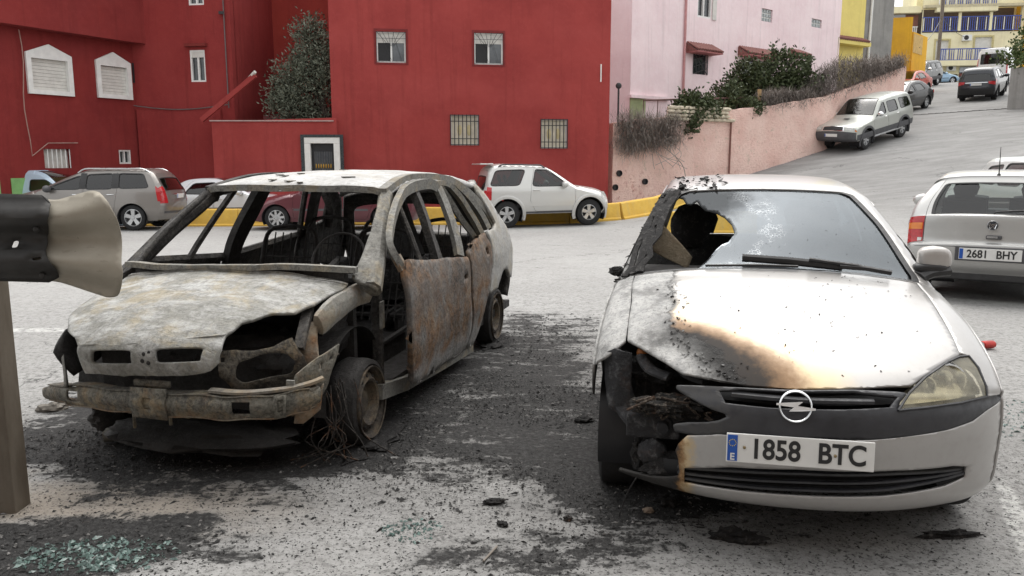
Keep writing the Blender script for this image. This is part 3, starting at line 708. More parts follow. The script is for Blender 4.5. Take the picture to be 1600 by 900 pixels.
rnd = random.Random(3); u = stoneA; zq = 3.36-.2   # rubble course on top
for row in range(4):
    u = stoneA+rnd.uniform(-.05, .1); z0 = 2.83-.2+row*.125
    while u < stoneB:
        wd = rnd.uniform(.2, .36); mb = MB()
        c = WG.p(u+wd/2, z0+.058, .06+rnd.uniform(-.02, .02))
        mb.ell(c, (wd*.52, .13, .062), 8, 6, fn=lambda d_: min(1.35, 1/max(abs(d_.x), abs(d_.y), abs(d_.z), .74))*rnd.uniform(.94, 1.04))
        o = mb.build('stone', M_STONE, gw); u += wd+.02
m = MB(); m.tube([WG.p(4.97, .85, .09), WG.p(4.97, 2.66, .09)], .03, 6); m.build('drain_pipe', plain('rust_pipe', lin((120,80,72)), .8), gw)
for (u_, z_) in ((1.3,.62),(.1,.45),(.25,.9)):
    mb = MB(); mb.lathe([(.0,.045),(.075,.045),(.085,.10),(.10,.10),(.10,.02)], 'Y', 12); o = mb.build('weep_hole', M_DARK, gw); o.location = WG.p(u_, z_, .02); o.rotation_euler = (0, 0, math.atan2(WG.d.y, WG.d.x)+math.pi)
# brushwood screens: thousands of thin twigs
M_TWIG = plain('dry_brushwood', lin((132,124,118)), .95, var=.4, vs=20)
def twigs(name, path, n, label, hgt, spread, seed, ln=(.16,.42), rad=.006, hang=0, ln_=0):
    rnd = random.Random(seed); mb = MB(); r_ = Vector(path[0])
    for i in range(n):
        q = rnd.random()*(len(path)-1); a = Vector(path[int(q)]); b = Vector(path[min(len(path)-1, int(q)+1)]); c = a.lerp(b, q-int(q))
        h = hgt(q) if callable(hgt) else hgt
        p = c+Vector((rnd.gauss(0, spread*.5), rnd.gauss(0, spread*.5), rnd.uniform(-hang, h)*(1-abs(rnd.gauss(0,.12)))))
        d = Vector((rnd.gauss(0, .75), rnd.gauss(0, .6), rnd.gauss(.05, .6))).normalized()*rnd.uniform(*ln)
        s1 = d.cross(Vector((0,0,1))).normalized()*rad*rnd.uniform(.7, 1.6); k_ = d*.5+Vector((rnd.gauss(0,.04), rnd.gauss(0,.04), rnd.gauss(0,.04)))
        p -= r_
        mb.add([p-s1, p+s1, p+k_+s1, p+k_-s1, p+d], [(0,1,2,3),(3,2,4)])
    o = mb.build(name, M_TWIG, None, smooth=False, loc=r_); tag(o, label, 'brushwood', kind=None); return o
twigs('brushwood_screen', [(9.0,29.7,3.3),(10.6,30.8,3.5),(12.2,31.9,3.85),(15,34.7,4.7),(17.8,37.8,5.6)], 26000, 'grey dry brushwood screen along the top of the pink garden wall', lambda q: .62 if q < .9 else .45 if q < 1.15 else .45+1.0*S(q, 1.15, 2.15) if q < 2.2 else 1.45-.8*S(q, 2.2, 3.9), .3, 11)
twigs('dry_creeper', [(3.45,26.2,2.35),(4.4,26.7,2.5),(5.6,27.3,2.75)], 5200, 'dead grey creeper hanging over the wall beside the red building', lambda q: .75-.25*q, .3, 12, (.2,.5), .005, .75)
m = MB(); rnd = random.Random(5)
cp0 = Vector((5.0,26.85,2.0))
for i in range(9):
    p = [Vector((rnd.uniform(-.7,.5), -.12, .3)), Vector((rnd.uniform(-.5,.6), -.16, -.2)), Vector((rnd.uniform(-.3,.8), -.14, -.5-rnd.random()*.3))]
    m.tube(curve([tuple(q) for q in p], 4), .008, 4)
m.tube(curve([(-.2,-.1,.1),(.4,0,-.35),(.75,.2,-.75),(.85,.3,-1.3)], 5), .012, 5)
o = m.build('creeper_stem', M_TWIG, None, loc=cp0); tag(o, 'bare curling creeper stems drooping down the pink wall', 'creeper')
# railing behind the creeper
m = MB(); WR = Wall((4.4,27.4),(8.4,29.6),(4.4,27.4,2.6))
m.tube([WR.p(0,.9,0), WR.p(4.5,1.15,0)], .03, 5)
for i in range(8): m.tube([WR.p(i*.6,0,0), WR.p(i*.6,.92+i*.035,0)], .016, 5)
o = m.build('iron_railing', plain('rusty_rail', lin((96,70,66)), .8), None, loc=(4.4,27.4,2.6)); tag(o, 'thin rusty railing above the pink wall near the creeper', 'railing')
m = MB(); m.tube([(0,0,-.3),(0,0,.9)], .03, 6); m.ell((0,0,.98), (.1,.05,.1), 8, 6); o = m.build('fence_post', M_GRILLE, None, loc=(3.42,26.35,2.9)); tag(o, 'dark post with round cap at the red building corner', 'post')
m = MB(); m.box((0,0,.3), (.12,.12,.9)); o = m.build('wooden_post', plain('tan_wood', lin((170,140,100)), .85), None, smooth=False, loc=(8.95,29.7,3.3)); tag(o, 'short tan wooden post at the end of the brushwood screen', 'post')

# ---------------------------------------------------------------- yellow house, cement gable, ochre houses, cream apartment block
WY = Wall((16.6,43.4), (19.1,45.0), (16.6,43.4,3)); zz = lambda z: z-3
yel = thing('yellow_house', 'pale yellow house with tiled ledge beside the bare cement gable', 'house', (16.6,43.4,3))
m = MB(); WY.box(m, -.2, 2.95, -1, zz(14), -5, 0); m.build('wall', M_YEL, yel, smooth=False)
lg = wbox(WY, 'ledge', M_YEL, yel, (-.2,2.9,zz(7.55),zz(7.75),.003,.5))
for i in range(16):
    mb = MB(); u = -.1+2.95*i/16; mb.tube([WY.p(u, zz(7.78), .55), WY.p(u, zz(8.0), .02)], .1, 6, flat=(.1,.06)); mb.build('roof_tile', M_TILE, lg)
m = MB(); m.tube([WY.p(.0, zz(7.8), .55), WY.p(.0, zz(5), .5)], .04, 6); m.build('drain_pipe', plain('yellow_pipe', lin((170,160,120)), .7), yel)
WGy = Wall((19.1,45), (21.1,46), (19.1,45,3)); cem = thing('cement_gable', 'bare grey cement gable wall with a white pipe', 'wall', (19.1,45,3))
m = MB(); WGy.box(m, .0, 2.2, -1, zz(14), -4, .0); m.build('wall', M_CEM, cem, smooth=False)
m = MB(); m.tube([WGy.p(.42, zz(14), .07), WGy.p(.32, zz(5.5), .07)], .07, 8); m.build('drain_pipe', M_WHITE, cem)
WO = Wall((23.2,50.5), (24.2,50.2), (23.2,50.5,4)); zz = lambda z: z-4
och = thing('ochre_house', 'tall ochre yellow house wall beyond the cement gable', 'house', (23.2,50.5,4))
m = MB(); WO.box(m, -1, 1.04, -1, zz(10.05), -4, 0); m.build('wall', M_ORA, och, smooth=False); wbox(WO, 'upper_block', plain('grey_render', lin((150,150,150)), .9), och, (-1,.6,zz(10.05),zz(10.2),-3,0))
WO2 = Wall((24.3,50.25), (26.3,52.5), (24.3,50.25,4)); och2 = thing('ochre_annexe', 'lower ochre annexe with a patched wall behind the dark four wheel drive', 'house', (24.3,50.25,4))
m = MB(); WO2.box(m, 0, 3.05, -1, zz(9.2), -3, 0); m.build('wall', M_ORA, och2, smooth=False)
wbox(WO2, 'bare_render', plain('tan_render', lin((196,164,104)), .9, var=.15), och2, (.1,2.0,zz(8.0),zz(9.1),.004,.02))
WCr = Wall((41.6,80.6), (55.9,78.65), (41.6,80.6,8)); zz = lambda z: z-8
cre = thing('cream_apartments', 'cream apartment block with blue balcony railings at the top of the hill', 'building', (41.6,80.6,8))
m = MB()
op = [rc(-.35,.85,zz(11.1),zz(13.0)), rc(3.2,4.75,zz(11.1),zz(13.25)), rc(.6,1.95,zz(8.4),zz(9.8)), rc(2.0,4.5,zz(8.4),zz(10.5)), rc(-1.7,7.2,zz(13.75),zz(16.2))]
WCr.face(m, rc(-1.8, 7.45, -1, zz(20)), op, .3); WCr.box(m, -1.8, 7.45, -1, zz(19.9), -6, -1.8); m.build('wall', M_CRE, cre, smooth=False)
for (u0,u1,z0,z1) in ((-.35,.85,11.1,13.0),(3.2,4.75,11.1,13.25)): wbox(WCr, 'shutter', M_SHUT, cre, (u0,u1,zz(z0),zz(z1),-.25,-.15)); wbox(WCr, 'window_surround', plain('tan_surround', lin((190,178,130)), .9), cre, *frame_boxes(u0-.15,u1+.15,zz(z0)-.1,zz(z1)+.15,.15,.003,.06))
wbox(WCr, 'garage_door', M_DARK, cre, (.6,1.95,zz(8.4),zz(9.8),-.29,-.25)); wbox(WCr, 'shop_front', M_WINGREY, cre, (2.0,4.5,zz(8.4),zz(10.5),-.29,-.25))
wbox(WCr, 'loggia_back', plain('dark_loggia', lin((96,84,78)), .9), cre, (-1.8,7.2,zz(13.75),zz(16.2),-1.79,-1.7))
wbox(WCr, 'shop_sign', plain('sign_white', lin((200,205,215)), .5), cre, (2.0,4.9,zz(9.95),zz(10.45),.01,.12)); wbox(WCr, 'shop_lintel', plain('sign_brown', lin((120,62,52)), .6), cre, (2.0,4.5,zz(9.6),zz(9.85),.01,.1))
def balustrade(wl, root, u0, u1, z0, z1, d, n, posts=(), slab=True):
    ra = wbox(wl, 'balcony_rail', M_BLUE, root, (u0,u1,z1-.09,z1,d-.05,d+.05),(u0,u1,z0,z0+.06,d-.05,d+.05))
    for i in range(n):
        u = u0+(u1-u0)*(i+.5)/n; wbox(wl, 'baluster', M_BLUE if i % 4 else M_WHITE, ra, (u-.032,u+.032,z0+.06,z1-.09,d-.03,d+.03))
    for u in posts: wbox(wl, 'balcony_post', M_CRE, root, (u-.12,u+.12,z0,z1+.35,d-.1,d+.12))
    if slab: wbox(wl, 'balcony_slab', M_CRE, root, (u0-.1,u1+.1,z0-.5,z0-.003,.003,d+.08))
balustrade(WCr, cre, -.45, 5.35, zz(11.0), zz(12.1), 1.0, 30)
balustrade(WCr, cre, -1.75, 7.15, zz(13.85), zz(15.2), .1, 44, (1.6,4.4), False)
balustrade(WCr, cre, -.6, 4.7, zz(16.1), zz(16.9), .5, 28)
wbox(WCr, 'eave', plain('tan_eave', lin((190,180,150)), .9), cre, (-1.8,7.3,zz(16.0),zz(16.25),.01,.6))
for (u0,z0) in ((1.95,12.9),(.75,10.1)):
    ac = wbox(WCr, 'air_conditioner', M_WHITE, cre, (u0,u0+.8,zz(z0),zz(z0)+.55,.05,.4)); mb = MB(); mb.lathe([(0,.0),(.2,.0),(.22,-.01)], 'Y', 16); f_ = mb.build('fan_grille', M_DARK, ac); f_.location = WCr.p(u0+.3, zz(z0)+.27, .405); f_.rotation_euler = (0,0,math.atan2(WCr.d.y, WCr.d.x))
wbox(WCr, 'orange_pier', M_ORA, cre, (7.46,8.6,-1,zz(19),-3,.3))
wbox(WCr, 'side_terrace', plain('terrace_brown', lin((130,90,80)), .9), cre, (-4.6,-1.82,zz(12.5),zz(15.6),-3,-1))
wbox(WCr, 'terrace_slab', M_CRE, cre, (-4.8,-1.82,zz(15.7),zz(16.3),-3,-.2),(-4.8,-1.82,-1,zz(12.45),-3,-.8))
tr_ = wbox(WCr, 'terrace_rail', M_WHITE, cre, (-4.0,-1.85,zz(14.4),zz(14.5),-.9,-.8))
for i in range(12): wbox(WCr, 'baluster', M_WHITE, tr_, (-3.95+i*.175,-3.85+i*.175,zz(13.4),zz(14.4),-.89,-.81))
m = MB(); m.tube([(0,0,0),(.05,0,11)], .13, 8); o = m.build('utility_pole', M_WOODPOLE, None, loc=(33.0,64.0,gz(33,64)-.2)); tag(o, 'tall wooden utility pole in front of the cream apartments', 'pole')
def wire(a, b, sag, label):
    a, b = Vector(a), Vector(b); m = MB(); m.tube([(b-a)*q-Vector((0,0,sag*4*q*(1-q))) for q in [i/16 for i in range(17)]], .02, 4)
    o = m.build('overhead_wire', M_GRILLE, None, loc=a); tag(o, label, 'wire')
wire((33.0,64,12.3), (25.2,51.2,8.4), .3, 'black wire from the utility pole to the ochre annexe')
wire((33.0,64,12.4), (44,80.1,13.2), .3, 'black wire from the utility pole to the cream balcony')
# grey retaining wall and ivy on the right
rw = thing('retaining_wall', 'rough grey concrete retaining wall at the right edge of the hill road', 'wall', (22.3,36.9,3.4))
WR_ = Wall((22.35,36.95), (27,32.2), (22.3,36.9,3.4)); m = MB(); WR_.box(m, 0, 6.6, -.6, 2.2, -6, 0); m.build('wall', M_CEM, rw, smooth=False)
# ---------------------------------------------------------------- foliage
def leafmat(name, c1, c2):
    t = NT(name); n = t.noise(1.7, 3); g = t.n('ShaderNodeObjectInfo'); n3 = t.noise(14, 2)
    c = t.mix(t.ramp(n3, .3, .7), c1, c2); c = t.mix(t.ramp(n, .35, .7, 0, .5), c, tuple(x*.6 for x in c1))
    p = t.bsdf(c, .55, 0, None, spec=.35); return t.done()
M_BARK = plain('bark', (.07,.055,.045), .9, var=.4, vs=14, bs=25, bd=.02)
def plant(name, label, cat, loc, blobs, n, leaf, mat, trunk, seed, group=None, limbs=6):
    """crown: leaves spread through several uneven blobs; trunk + limbs"""
    rnd = random.Random(seed); root = thing(name, label, cat, loc, group=group)
    tm = MB(); tm.tube(curve([tuple(p) for p in trunk[0]], 4), trunk[1], 7) if not isinstance(trunk[1], list) else tm.tube([tuple(p) for p in trunk[0]], trunk[1], 7)
    top = Vector(trunk[0][-1])
    for i in range(limbs):
        b = rnd.choice(blobs); c = Vector(b[0]); mid = top.lerp(c, .5)+Vector((rnd.gauss(0,.1), rnd.gauss(0,.1), rnd.gauss(0,.1)))
        tm.tube([top-(top-Vector(trunk[0][0]))*.15*rnd.random(), mid, c+Vector((rnd.gauss(0,.15), rnd.gauss(0,.15), .2))], [.035,.022,.008], 5)
    tm.build('trunk', M_BARK, root)
    lm = MB(); vol = [b[1][0]*b[1][1]*b[1][2] for b in blobs]; tot = sum(vol)
    for b, vv in zip(blobs, vol):
        k = int(n*vv/tot); nc = max(4, k//26)
        for c_ in range(nc):
            d = Vector((rnd.gauss(0,1), rnd.gauss(0,1), rnd.gauss(0,1))).normalized()*(rnd.random()**.42)
            cc = Vector(b[0])+Vector((d.x*b[1][0], d.y*b[1][1], d.z*b[1][2])); ax = (d+Vector((0,0,.5))+Vector((rnd.gauss(0,.4), rnd.gauss(0,.4), rnd.gauss(0,.4)))).normalized()
            for q in range(26):
                L = leaf[0]*rnd.uniform(.6, 1.25); wd = leaf[1]*rnd.uniform(.7, 1.2)
                p = cc+Vector((rnd.gauss(0,1), rnd.gauss(0,1), rnd.gauss(0,1)))*leaf[2]
                dr_ = (ax*.8+Vector((rnd.gauss(0,.6), rnd.gauss(0,.6), rnd.gauss(0,.6)))).normalized(); sdv = dr_.cross(Vector((rnd.gauss(0,1), rnd.gauss(0,1), rnd.gauss(0,1)))).normalized()*wd
                lm.add([p, p+dr_*L*.45+sdv, p+dr_*L, p+dr_*L*.45-sdv], [(0,1,2,3)])
    cro = lm.build('crown', mat, root, smooth=False); return root
M_OLIVE = leafmat('olive_leaf', (.10,.115,.08), (.20,.215,.165)); M_LAUREL = leafmat('laurel_leaf', (.045,.062,.025), (.085,.105,.045)); M_IVY = leafmat('ivy_leaf', (.06,.09,.025), (.10,.14,.04))
plant('olive_tree', 'grey green olive tree growing in the red courtyard', 'tree', (-5.85,25.3,.85),
      [((-.75,0,3.1),(.7,.6,.75)),((-.15,.1,3.9),(.65,.6,.8)),((-.9,0,2.35),(.75,.6,.55)),((.15,0,3.0),(.5,.5,.9)),((-.35,0,4.6),(.45,.4,.5)),((-.3,0,2.0),(.8,.5,.45)),((-1.25,0,2.7),(.4,.4,.5))], 15000, (.13,.022,.14), M_OLIVE,
      ([(.3,0,0),(.35,0,.8),(.2,0,1.7),(.0,0,2.4)], [.19,.17,.14,.09]), 21, limbs=10)
plant('laurel_bush', 'large dark green laurel bush behind the brushwood screen', 'bush', (9.6,31.6,2.9),
      [((-.2,0,1.7),(1.0,.7,.8)),((1.0,.2,1.95),(.9,.7,.75)),((-1.1,0,1.3),(.65,.5,.6)),((1.8,.3,1.5),(.5,.5,.6)),((.3,0,.9),(1.5,.7,.6)),((.55,.1,2.6),(.45,.4,.35))], 9000, (.17,.045,.15), M_LAUREL, ([(.2,0,0),(.2,0,.6),(.3,0,1.2)], [.1,.09,.06]), 22)
plant('shrub', 'small leafy shrub drooping over the wall beside the dead creeper', 'shrub', (5.95,28.0,2.5), [((0,0,.75),(.55,.4,.5)),((.45,0,.95),(.4,.35,.35)),((.1,-.3,.35),(.35,.3,.35)),((.95,.1,.8),(.25,.25,.25))], 2600, (.15,.045,.11), M_LAUREL, ([(.1,0,0),(.1,0,.5)], [.05,.04]), 23, limbs=4)
plant('shrub', 'leafy shrub growing behind the course of pale stones', 'shrub', (7.9,29.5,2.8), [((-.3,0,.7),(.5,.4,.5)),((.5,0,.55),(.6,.4,.4)),((0,0,1.1),(.35,.3,.3))], 2600, (.14,.04,.11), M_LAUREL, ([(0,0,0),(0,0,.5)], [.05,.04]), 24, limbs=4)
plant('ivy_hedge', 'bright green ivy spilling over the grey retaining wall', 'hedge', (22.9,36.9,5.6), [((.0,.2,.6),(.9,.8,.8)),((.9,0,1.3),(1.1,1,1.0)),((1.9,-.6,1.4),(1.3,1,1.2)),((.1,-.2,.1),(.6,.6,.5)),((3.2,-1.6,1.0),(1.3,1,1.3))], 7000, (.16,.06,.16), M_IVY, ([(1,0,-.3),(1,0,.6)], [.1,.08]), 25)

# house row added out of view behind the camera: shades the bay, darkens paintwork
HY = -3.6
bh = thing('unseen_shade_house', 'unseen grey brown house row added behind the viewer to shade the parking bay', 'house', (0,HY,-.2)); bh['kind'] = 'structure'
WH = Wall((16,HY), (-16,HY), (0,HY,-.2)); m = MB(); opw = [rc(2+4*i, 3.3+4*i, 1.2+3*k, 2.5+3*k) for i in range(8) for k in range(2)]
WH.face(m, rc(0,32,-.3,8.5), opw, .2); WH.box(m, 0, 32, -.3, 8.48, -6, -.22); m.build('wall', plain('taupe_render', lin((120,108,98)), .9, var=.15), bh, smooth=False)
for q in opw: wbox(WH, 'window', M_WINGLASS, bh, (q[0][0], q[1][0], q[0][1], q[2][1], -.2, -.15))
# ================================================================ parked cars
M_TYRE = plain('tyre_rubber', (.018,.018,.019), .85, var=.25, vs=12)
M_ALLOY = plain('alloy', (.52,.53,.54), .32, .85, var=.08)
M_BLACKP = plain('black_plastic', (.022,.022,.023), .55, var=.2, vs=15)
M_GREYP = plain('grey_plastic', (.07,.07,.075), .6, var=.15)
M_CHROME = plain('chrome', (.75,.76,.77), .12, 1.0, var=.03)
M_SEAT = plain('seat_cloth', (.03,.03,.034), .95, var=.2)
M_REDLENS = plain('red_lens', (.42,.015,.02), .18, coat=.6, var=.15, vs=30)
M_ORLENS = plain('amber_lens', (.75,.22,.03), .18, coat=.6, var=.1)
M_CLEAR = plain('clear_lens', (.55,.56,.54), .12, coat=.8, var=.2, vs=25)
M_PLATE = plain('plate_white', (.72,.72,.70), .45, var=.04)
M_INK = plain('plate_black', (.015,.015,.016), .5, var=.05)
M_EUBLUE = plain('plate_blue', lin((28,82,168)), .45, var=.05)
M_GL = glass('car_glass', (.34,.38,.37)); M_GLD = glass('car_glass_dark', (.07,.08,.085)); M_GLL = glass('car_glass_light', (.80,.86,.84))

def inset(poly, d):
    n = len(poly); ar = sum(poly[i][0]*poly[(i+1) % n][1]-poly[(i+1) % n][0]*poly[i][1] for i in range(n)); sg = 1 if ar > 0 else -1
    out = []
    for i in range(n):
        p0 = Vector(poly[i-1]); p = Vector(poly[i]); p1 = Vector(poly[(i+1) % n])
        a = (p-p0).normalized() if (p-p0).length > 1e-9 else Vector((1,0)); b = (p1-p).normalized() if (p1-p).length > 1e-9 else a
        na = Vector((-a.y, a.x)); nb = Vector((-b.y, b.x)); m = (na+nb)
        if m.length < 1e-6: m = na
        m.normalize(); k = 1/max(.4, m.dot(na)); q = p+m*d*k*sg; out.append((q.x, q.y))
    return out
def rpoly(pts, n=3, k=.25):
    """round the corners of a polygon"""
    out = []; m = len(pts)
    for i in range(m):
        p0 = Vector(pts[i-1]); p = Vector(pts[i]); p1 = Vector(pts[(i+1) % m])
        a = p+(p0-p)*min(k, .07/max((p0-p).length, 1e-6)*1.0 if k < 0 else k); b = p+(p1-p)*k
        for j in range(n+1):
            t = j/n; q = a*(1-t)**2+p*2*t*(1-t)+b*t*t; out.append((q.x, q.y))
    return out
def wheel(parent, pos, r, width, rr, spokes, side, rim=M_ALLOY, tyre=M_TYRE, style='spoke', steer=0):
    """tyre and rim; +side faces outwards"""
    w_ = pempty('wheel', parent, pos, (0, 0, (0 if side > 0 else math.pi)+steer)); h = width/2
    mb = MB(); mb.lathe([(rr-.005,-h+.01),(rr,-h),(r*.9,-h*1.02),(r*.975,-h*.86),(r,-h*.6),(r,h*.6),(r*.975,h*.86),(r*.9,h*1.02),(rr,h),(rr-.008,h-.012),(rr-.02,h-.04)], 'Y', 36)
    mb.build('tyre', tyre, w_)
    mb = MB(); mb.lathe([(rr-.004,h-.006),(rr-.016,h-.004),(rr-.02,h-.02),(rr-.028,h-.07),(rr-.03,-h+.02)], 'Y', 36)
    if style == 'steel':
        mb.lathe([(rr-.028,h-.07),(rr*.8,h-.05),(rr*.62,h-.035),(rr*.5,h-.07),(rr*.3,h-.05),(0,h-.05)], 'Y', 30)
    else:
        for i in range(spokes):
            a = 2*math.pi*i/spokes+.3; ca, sa = math.cos(a), math.sin(a); ww0, ww1 = rr*.17, rr*(.30 if spokes < 6 else .16)
            tw = .35 if style == 'swirl' else 0
            def q(rad, off, y):
                aa = a+tw*(rad/rr); c_, s_ = math.cos(aa), math.sin(aa); return (c_*rad-s_*off, y, s_*rad+c_*off)
            R0, R1 = rr*.18, rr*.96
            v = [q(R0,-ww0,h-.02),q(R0,ww0,h-.02),q(R1,ww1*.8,h-.012),q(R1,-ww1*.8,h-.012), q(R0,-ww0,h-.07),q(R0,ww0,h-.07),q(R1,ww1,h-.06),q(R1,-ww1,h-.06)]
            mb.add(v, [(0,1,2,3),(4,7,6,5),(0,4,5,1),(1,5,6,2),(2,6,7,3),(3,7,4,0)])
        mb.lathe([(0,h-.008),(rr*.16,h-.008),(rr*.2,h-.018),(rr*.22,h-.07)], 'Y', 20)
    rm = mb.build('rim', rim, w_)
    mb = MB(); mb.lathe([(0,h-.1),(rr*.8,h-.1),(rr*.96,h-.1)], 'Y', 24); mb.build('brake_disc', M_DARK, w_)
    return w_
FONT = {'0':'1111110','1':'','2':'','3':''}
def text3d(txt, size, parent, fn_mat, name, mat, ext=.001, xs=1.0):
    """lettering as real geometry"""
    cu = bpy.data.curves.new(name, 'FONT'); cu.body = txt; cu.size = size; cu.extrude = ext; cu.align_x = 'CENTER'; cu.align_y = 'CENTER'; cu.offset = size*.022
    o = bpy.data.objects.new(name, cu); COL.objects.link(o)
    dg = bpy.context.evaluated_depsgraph_get(); me = bpy.data.meshes.new_from_object(o.evaluated_get(dg)); bpy.data.objects.remove(o)
    o = bpy.data.objects.new(name, me); me.materials.clear(); me.materials.append(mat); COL.objects.link(o); o.parent = parent; o.matrix_local = fn_mat @ Matrix.Diagonal((xs, 1, 1, 1))
    return o
def plate(parent, pos, face, txt, tilt=0, wd=.52, ht=.11, groups=None, roll=0):
    """number plate; face=+1 looks forward (+x), -1 looks back"""
    pl = pempty('number_plate', parent, pos, (roll, tilt, 0 if face > 0 else math.pi))
    mb = MB(); mb.box((0,0,0), (.008, wd, ht)); b = mb.build('plate_body', M_PLATE, pl, smooth=False); bevel(b, .003)
    mb = MB(); mb.box((.0050,-wd/2+.022,0), (.002, .036, ht-.012)); mb.build('plate_band', M_EUBLUE, pl, smooth=False)
    base = Matrix(((0,0,1,.0052),(1,0,0,0),(0,1,0,0),(0,0,0,1)))
    if txt:
        for (g, yc) in groups or ((txt.split()[0], -.105), (txt.split()[1], .135)):
            text3d(g, .105*ht/.11, pl, Matrix.Translation((0, yc*wd/.52, -.002)) @ base, 'plate_characters', M_INK, xs=.86)
    return pl

def build_car(name, label, S_, group=None):
    sp = dict(S_); sh = sp['shell']; root = thing(name, label, sp.get('cat', 'car'), group=group); B = sp['paint']; res = sp.get('res', .09)
    tr = (res/.85, sp.get('tres', .16)); N = sh.n
    # ---- strip over the top
    holes = []; 
    for (nm, t0, t1, u, gl) in sp.get('panels', []):
        P = rpoly([(-u,t0),(u,t0),(u,t1),(-u,t1)], 3, .06); holes.append(P); ins = []
        for (g0, g1, gu, gm) in gl:
            G = rpoly([(-gu,g0),(gu,g0),(gu*.97,g1),(-gu*.97,g1)], 3, .06); ins.append(G)
        v, f = sheet(inset(P, .006), ins, lambda a, b: sh.top(a, b), tr); pn = mobj(nm, v, f, B, root)
        for G, (g0, g1, gu, gm) in zip(ins, gl):
            v, f = sheet(G, [], lambda a, b: sh.top(a, b, -.008), tr); mobj('rear_window', v, f, gm, pn)
            v, f = sheet(inset(G, -.012), [inset(G, .03)], lambda a, b: sh.top(a, b, .003), tr); mobj('window_seal', v, f, M_BLACKP, pn)
    for (nm, t0, t1, u, gm) in sp.get('glass', []):
        P = rpoly([(-u,t0),(u,t0),(u*.97,t1),(-u*.97,t1)], 3, .06); holes.append(P)
        v, f = sheet(P, [], lambda a, b: sh.top(a, b, -.008), tr); mobj(nm, v, f, gm, root)
        v, f = sheet(inset(P, -.012), [inset(P, .025)], lambda a, b: sh.top(a, b, .003), tr); mobj('window_seal', v, f, M_BLACKP, root)
    body = MB(); v, f = sheet([(-1,0),(1,0),(1,N),(-1,N)], holes, lambda a, b: sh.top(a, b), tr); body.add(v, f)
    # ---- sides
    xf, xr, wr = sp['axles'][0], sp['axles'][1], sp['wheel'][0]; ar = sp.get('arch', wr*1.13); sill = sp.get('sill', .2)
    ol = sh.outline_in(0, N, 7)
    def arc(xc, zc):
        a0 = math.asin(max(-1, min(1, (sill-zc)/ar))); return [(xc+ar*math.cos(q), zc+ar*math.sin(q)) for q in [math.pi-a0+(2*a0-math.pi)*i/14 for i in range(15)]]
    bot = [(ol[-1][0], sill) if ol[-1][1] > sill else ol[-1]]+arc(xr, wr)+arc(xf, wr)+[(ol[0][0], sill) if ol[0][1] > sill else ol[0]]
    bot = [p for p in bot if min(q[0] for q in ol)-.01 <= p[0] <= max(q[0] for q in ol)+.01]
    outer = ol+bot
    for sg in (1, -1):
        hol = []
        for (poly, wins) in sp.get('doors', []):
            P = rpoly(poly, 3, .12); hol.append(P); W = [rpoly(w2, 3, .16) for w2 in wins]
            v, f = sheet(inset(P, .006), W, lambda a, b: sh.side(a, b, sg), (res, res)); d = mobj('door', v, f, B, root)
            for w2 in W:
                v, f = sheet(w2, [], lambda a, b: sh.side(a, b, sg, -.012), (res, res)); mobj('door_window', v, f, sp.get('sglass', M_GL), d)
                v, f = sheet(inset(w2, -.012), [inset(w2, .012)], lambda a, b: sh.side(a, b, sg, .003), (res, res)); mobj('window_seal', v, f, M_BLACKP, d)
            hx = min(p[0] for p in poly)+.17; hz = sp.get('handle', .88); mb = MB(); yy = sh.w(hx, hz)
            mb.tube([(hx-.09, sg*(yy+.004), hz), (hx-.06, sg*(yy+.03), hz+.004), (hx+.06, sg*(yy+.03), hz+.004), (hx+.09, sg*(yy+.004), hz)], .013, 6); mb.build('handle', sp.get('hmat', B), d)
        for poly in sp.get('sidewin', []):
            P = rpoly(poly, 3, .16); hol.append(P); v, f = sheet(P, [], lambda a, b: sh.side(a, b, sg, -.012), (res, res)); g_ = mobj('side_window', v, f, sp.get('sglass', M_GL), root)
            v, f = sheet(inset(P, -.012), [inset(P, .012)], lambda a, b: sh.side(a, b, sg, .003), (res, res)); mobj('window_seal', v, f, M_BLACKP, root)
        v, f = sheet(outer, hol, lambda a, b: sh.side(a, b, sg), (res, res)); body.add(v, f)
        for (poly, mt, nm) in sp.get('strim', []):
            v, f = sheet(poly, [], lambda a, b: sh.side(a, b, sg, .006), (res, res)); mobj(nm, v, f, mt, root)
        for (xc) in (xf, xr):     # flare and liner
            mb = MB(); mb.lathe([(ar+.002, sg*(sh.w(xc, wr+ar*.6)-.002)), (ar-.02, sg*(sh.w(xc, wr)-.05)), (ar-.03, sg*.35)], 'Y', 20, (xc, 0, wr), -.5, math.pi+.5); mb.build('wheel_arch_liner', M_DARK, root)
            if sp.get('flare'):
                mb = MB(); mb.tube([(xc+(ar+.03)*math.cos(q), sg*(sh.w(xc+(ar+.03)*math.cos(q), wr+(ar+.03)*math.sin(q))+.012), wr+(ar+.03)*math.sin(q)) for q in [-.35+(math.pi+.7)*i/18 for i in range(19)]], 1, 6, flat=(.05,.028), up=(0,sg,0)); mb.build('wheel_arch_flare', sp['flare'], root)
        for xc, k in ((xf, 0), (xr, 1)):
            wheel(root, (xc, sg*(sh.w(xc, wr)-sp['wheel'][1]/2-.015), wr), wr, sp['wheel'][1], sp['wheel'][2], sp['wheel'][3], sg, style=sp['wheel'][4] if len(sp['wheel']) > 4 else 'spoke')
        # mirror
        if sp.get('mirror'):
            mx, mz = sp['mirror']; yy = sh.w(mx, mz); mb = MB(); mb.ell((mx, sg*(yy+.12), mz+.02), (.075,.11,.075), 12, 8, lambda d_: min(1.2, 1/max(abs(d_.x), .82))); mm = mb.build('mirror', sp.get('mmat', B), root)
            mb = MB(); mb.tube([(mx+.03, sg*(yy-.02), mz-.03), (mx, sg*(yy+.08), mz-.02)], .025, 6); mb.build('mirror_arm', M_BLACKP, mm)
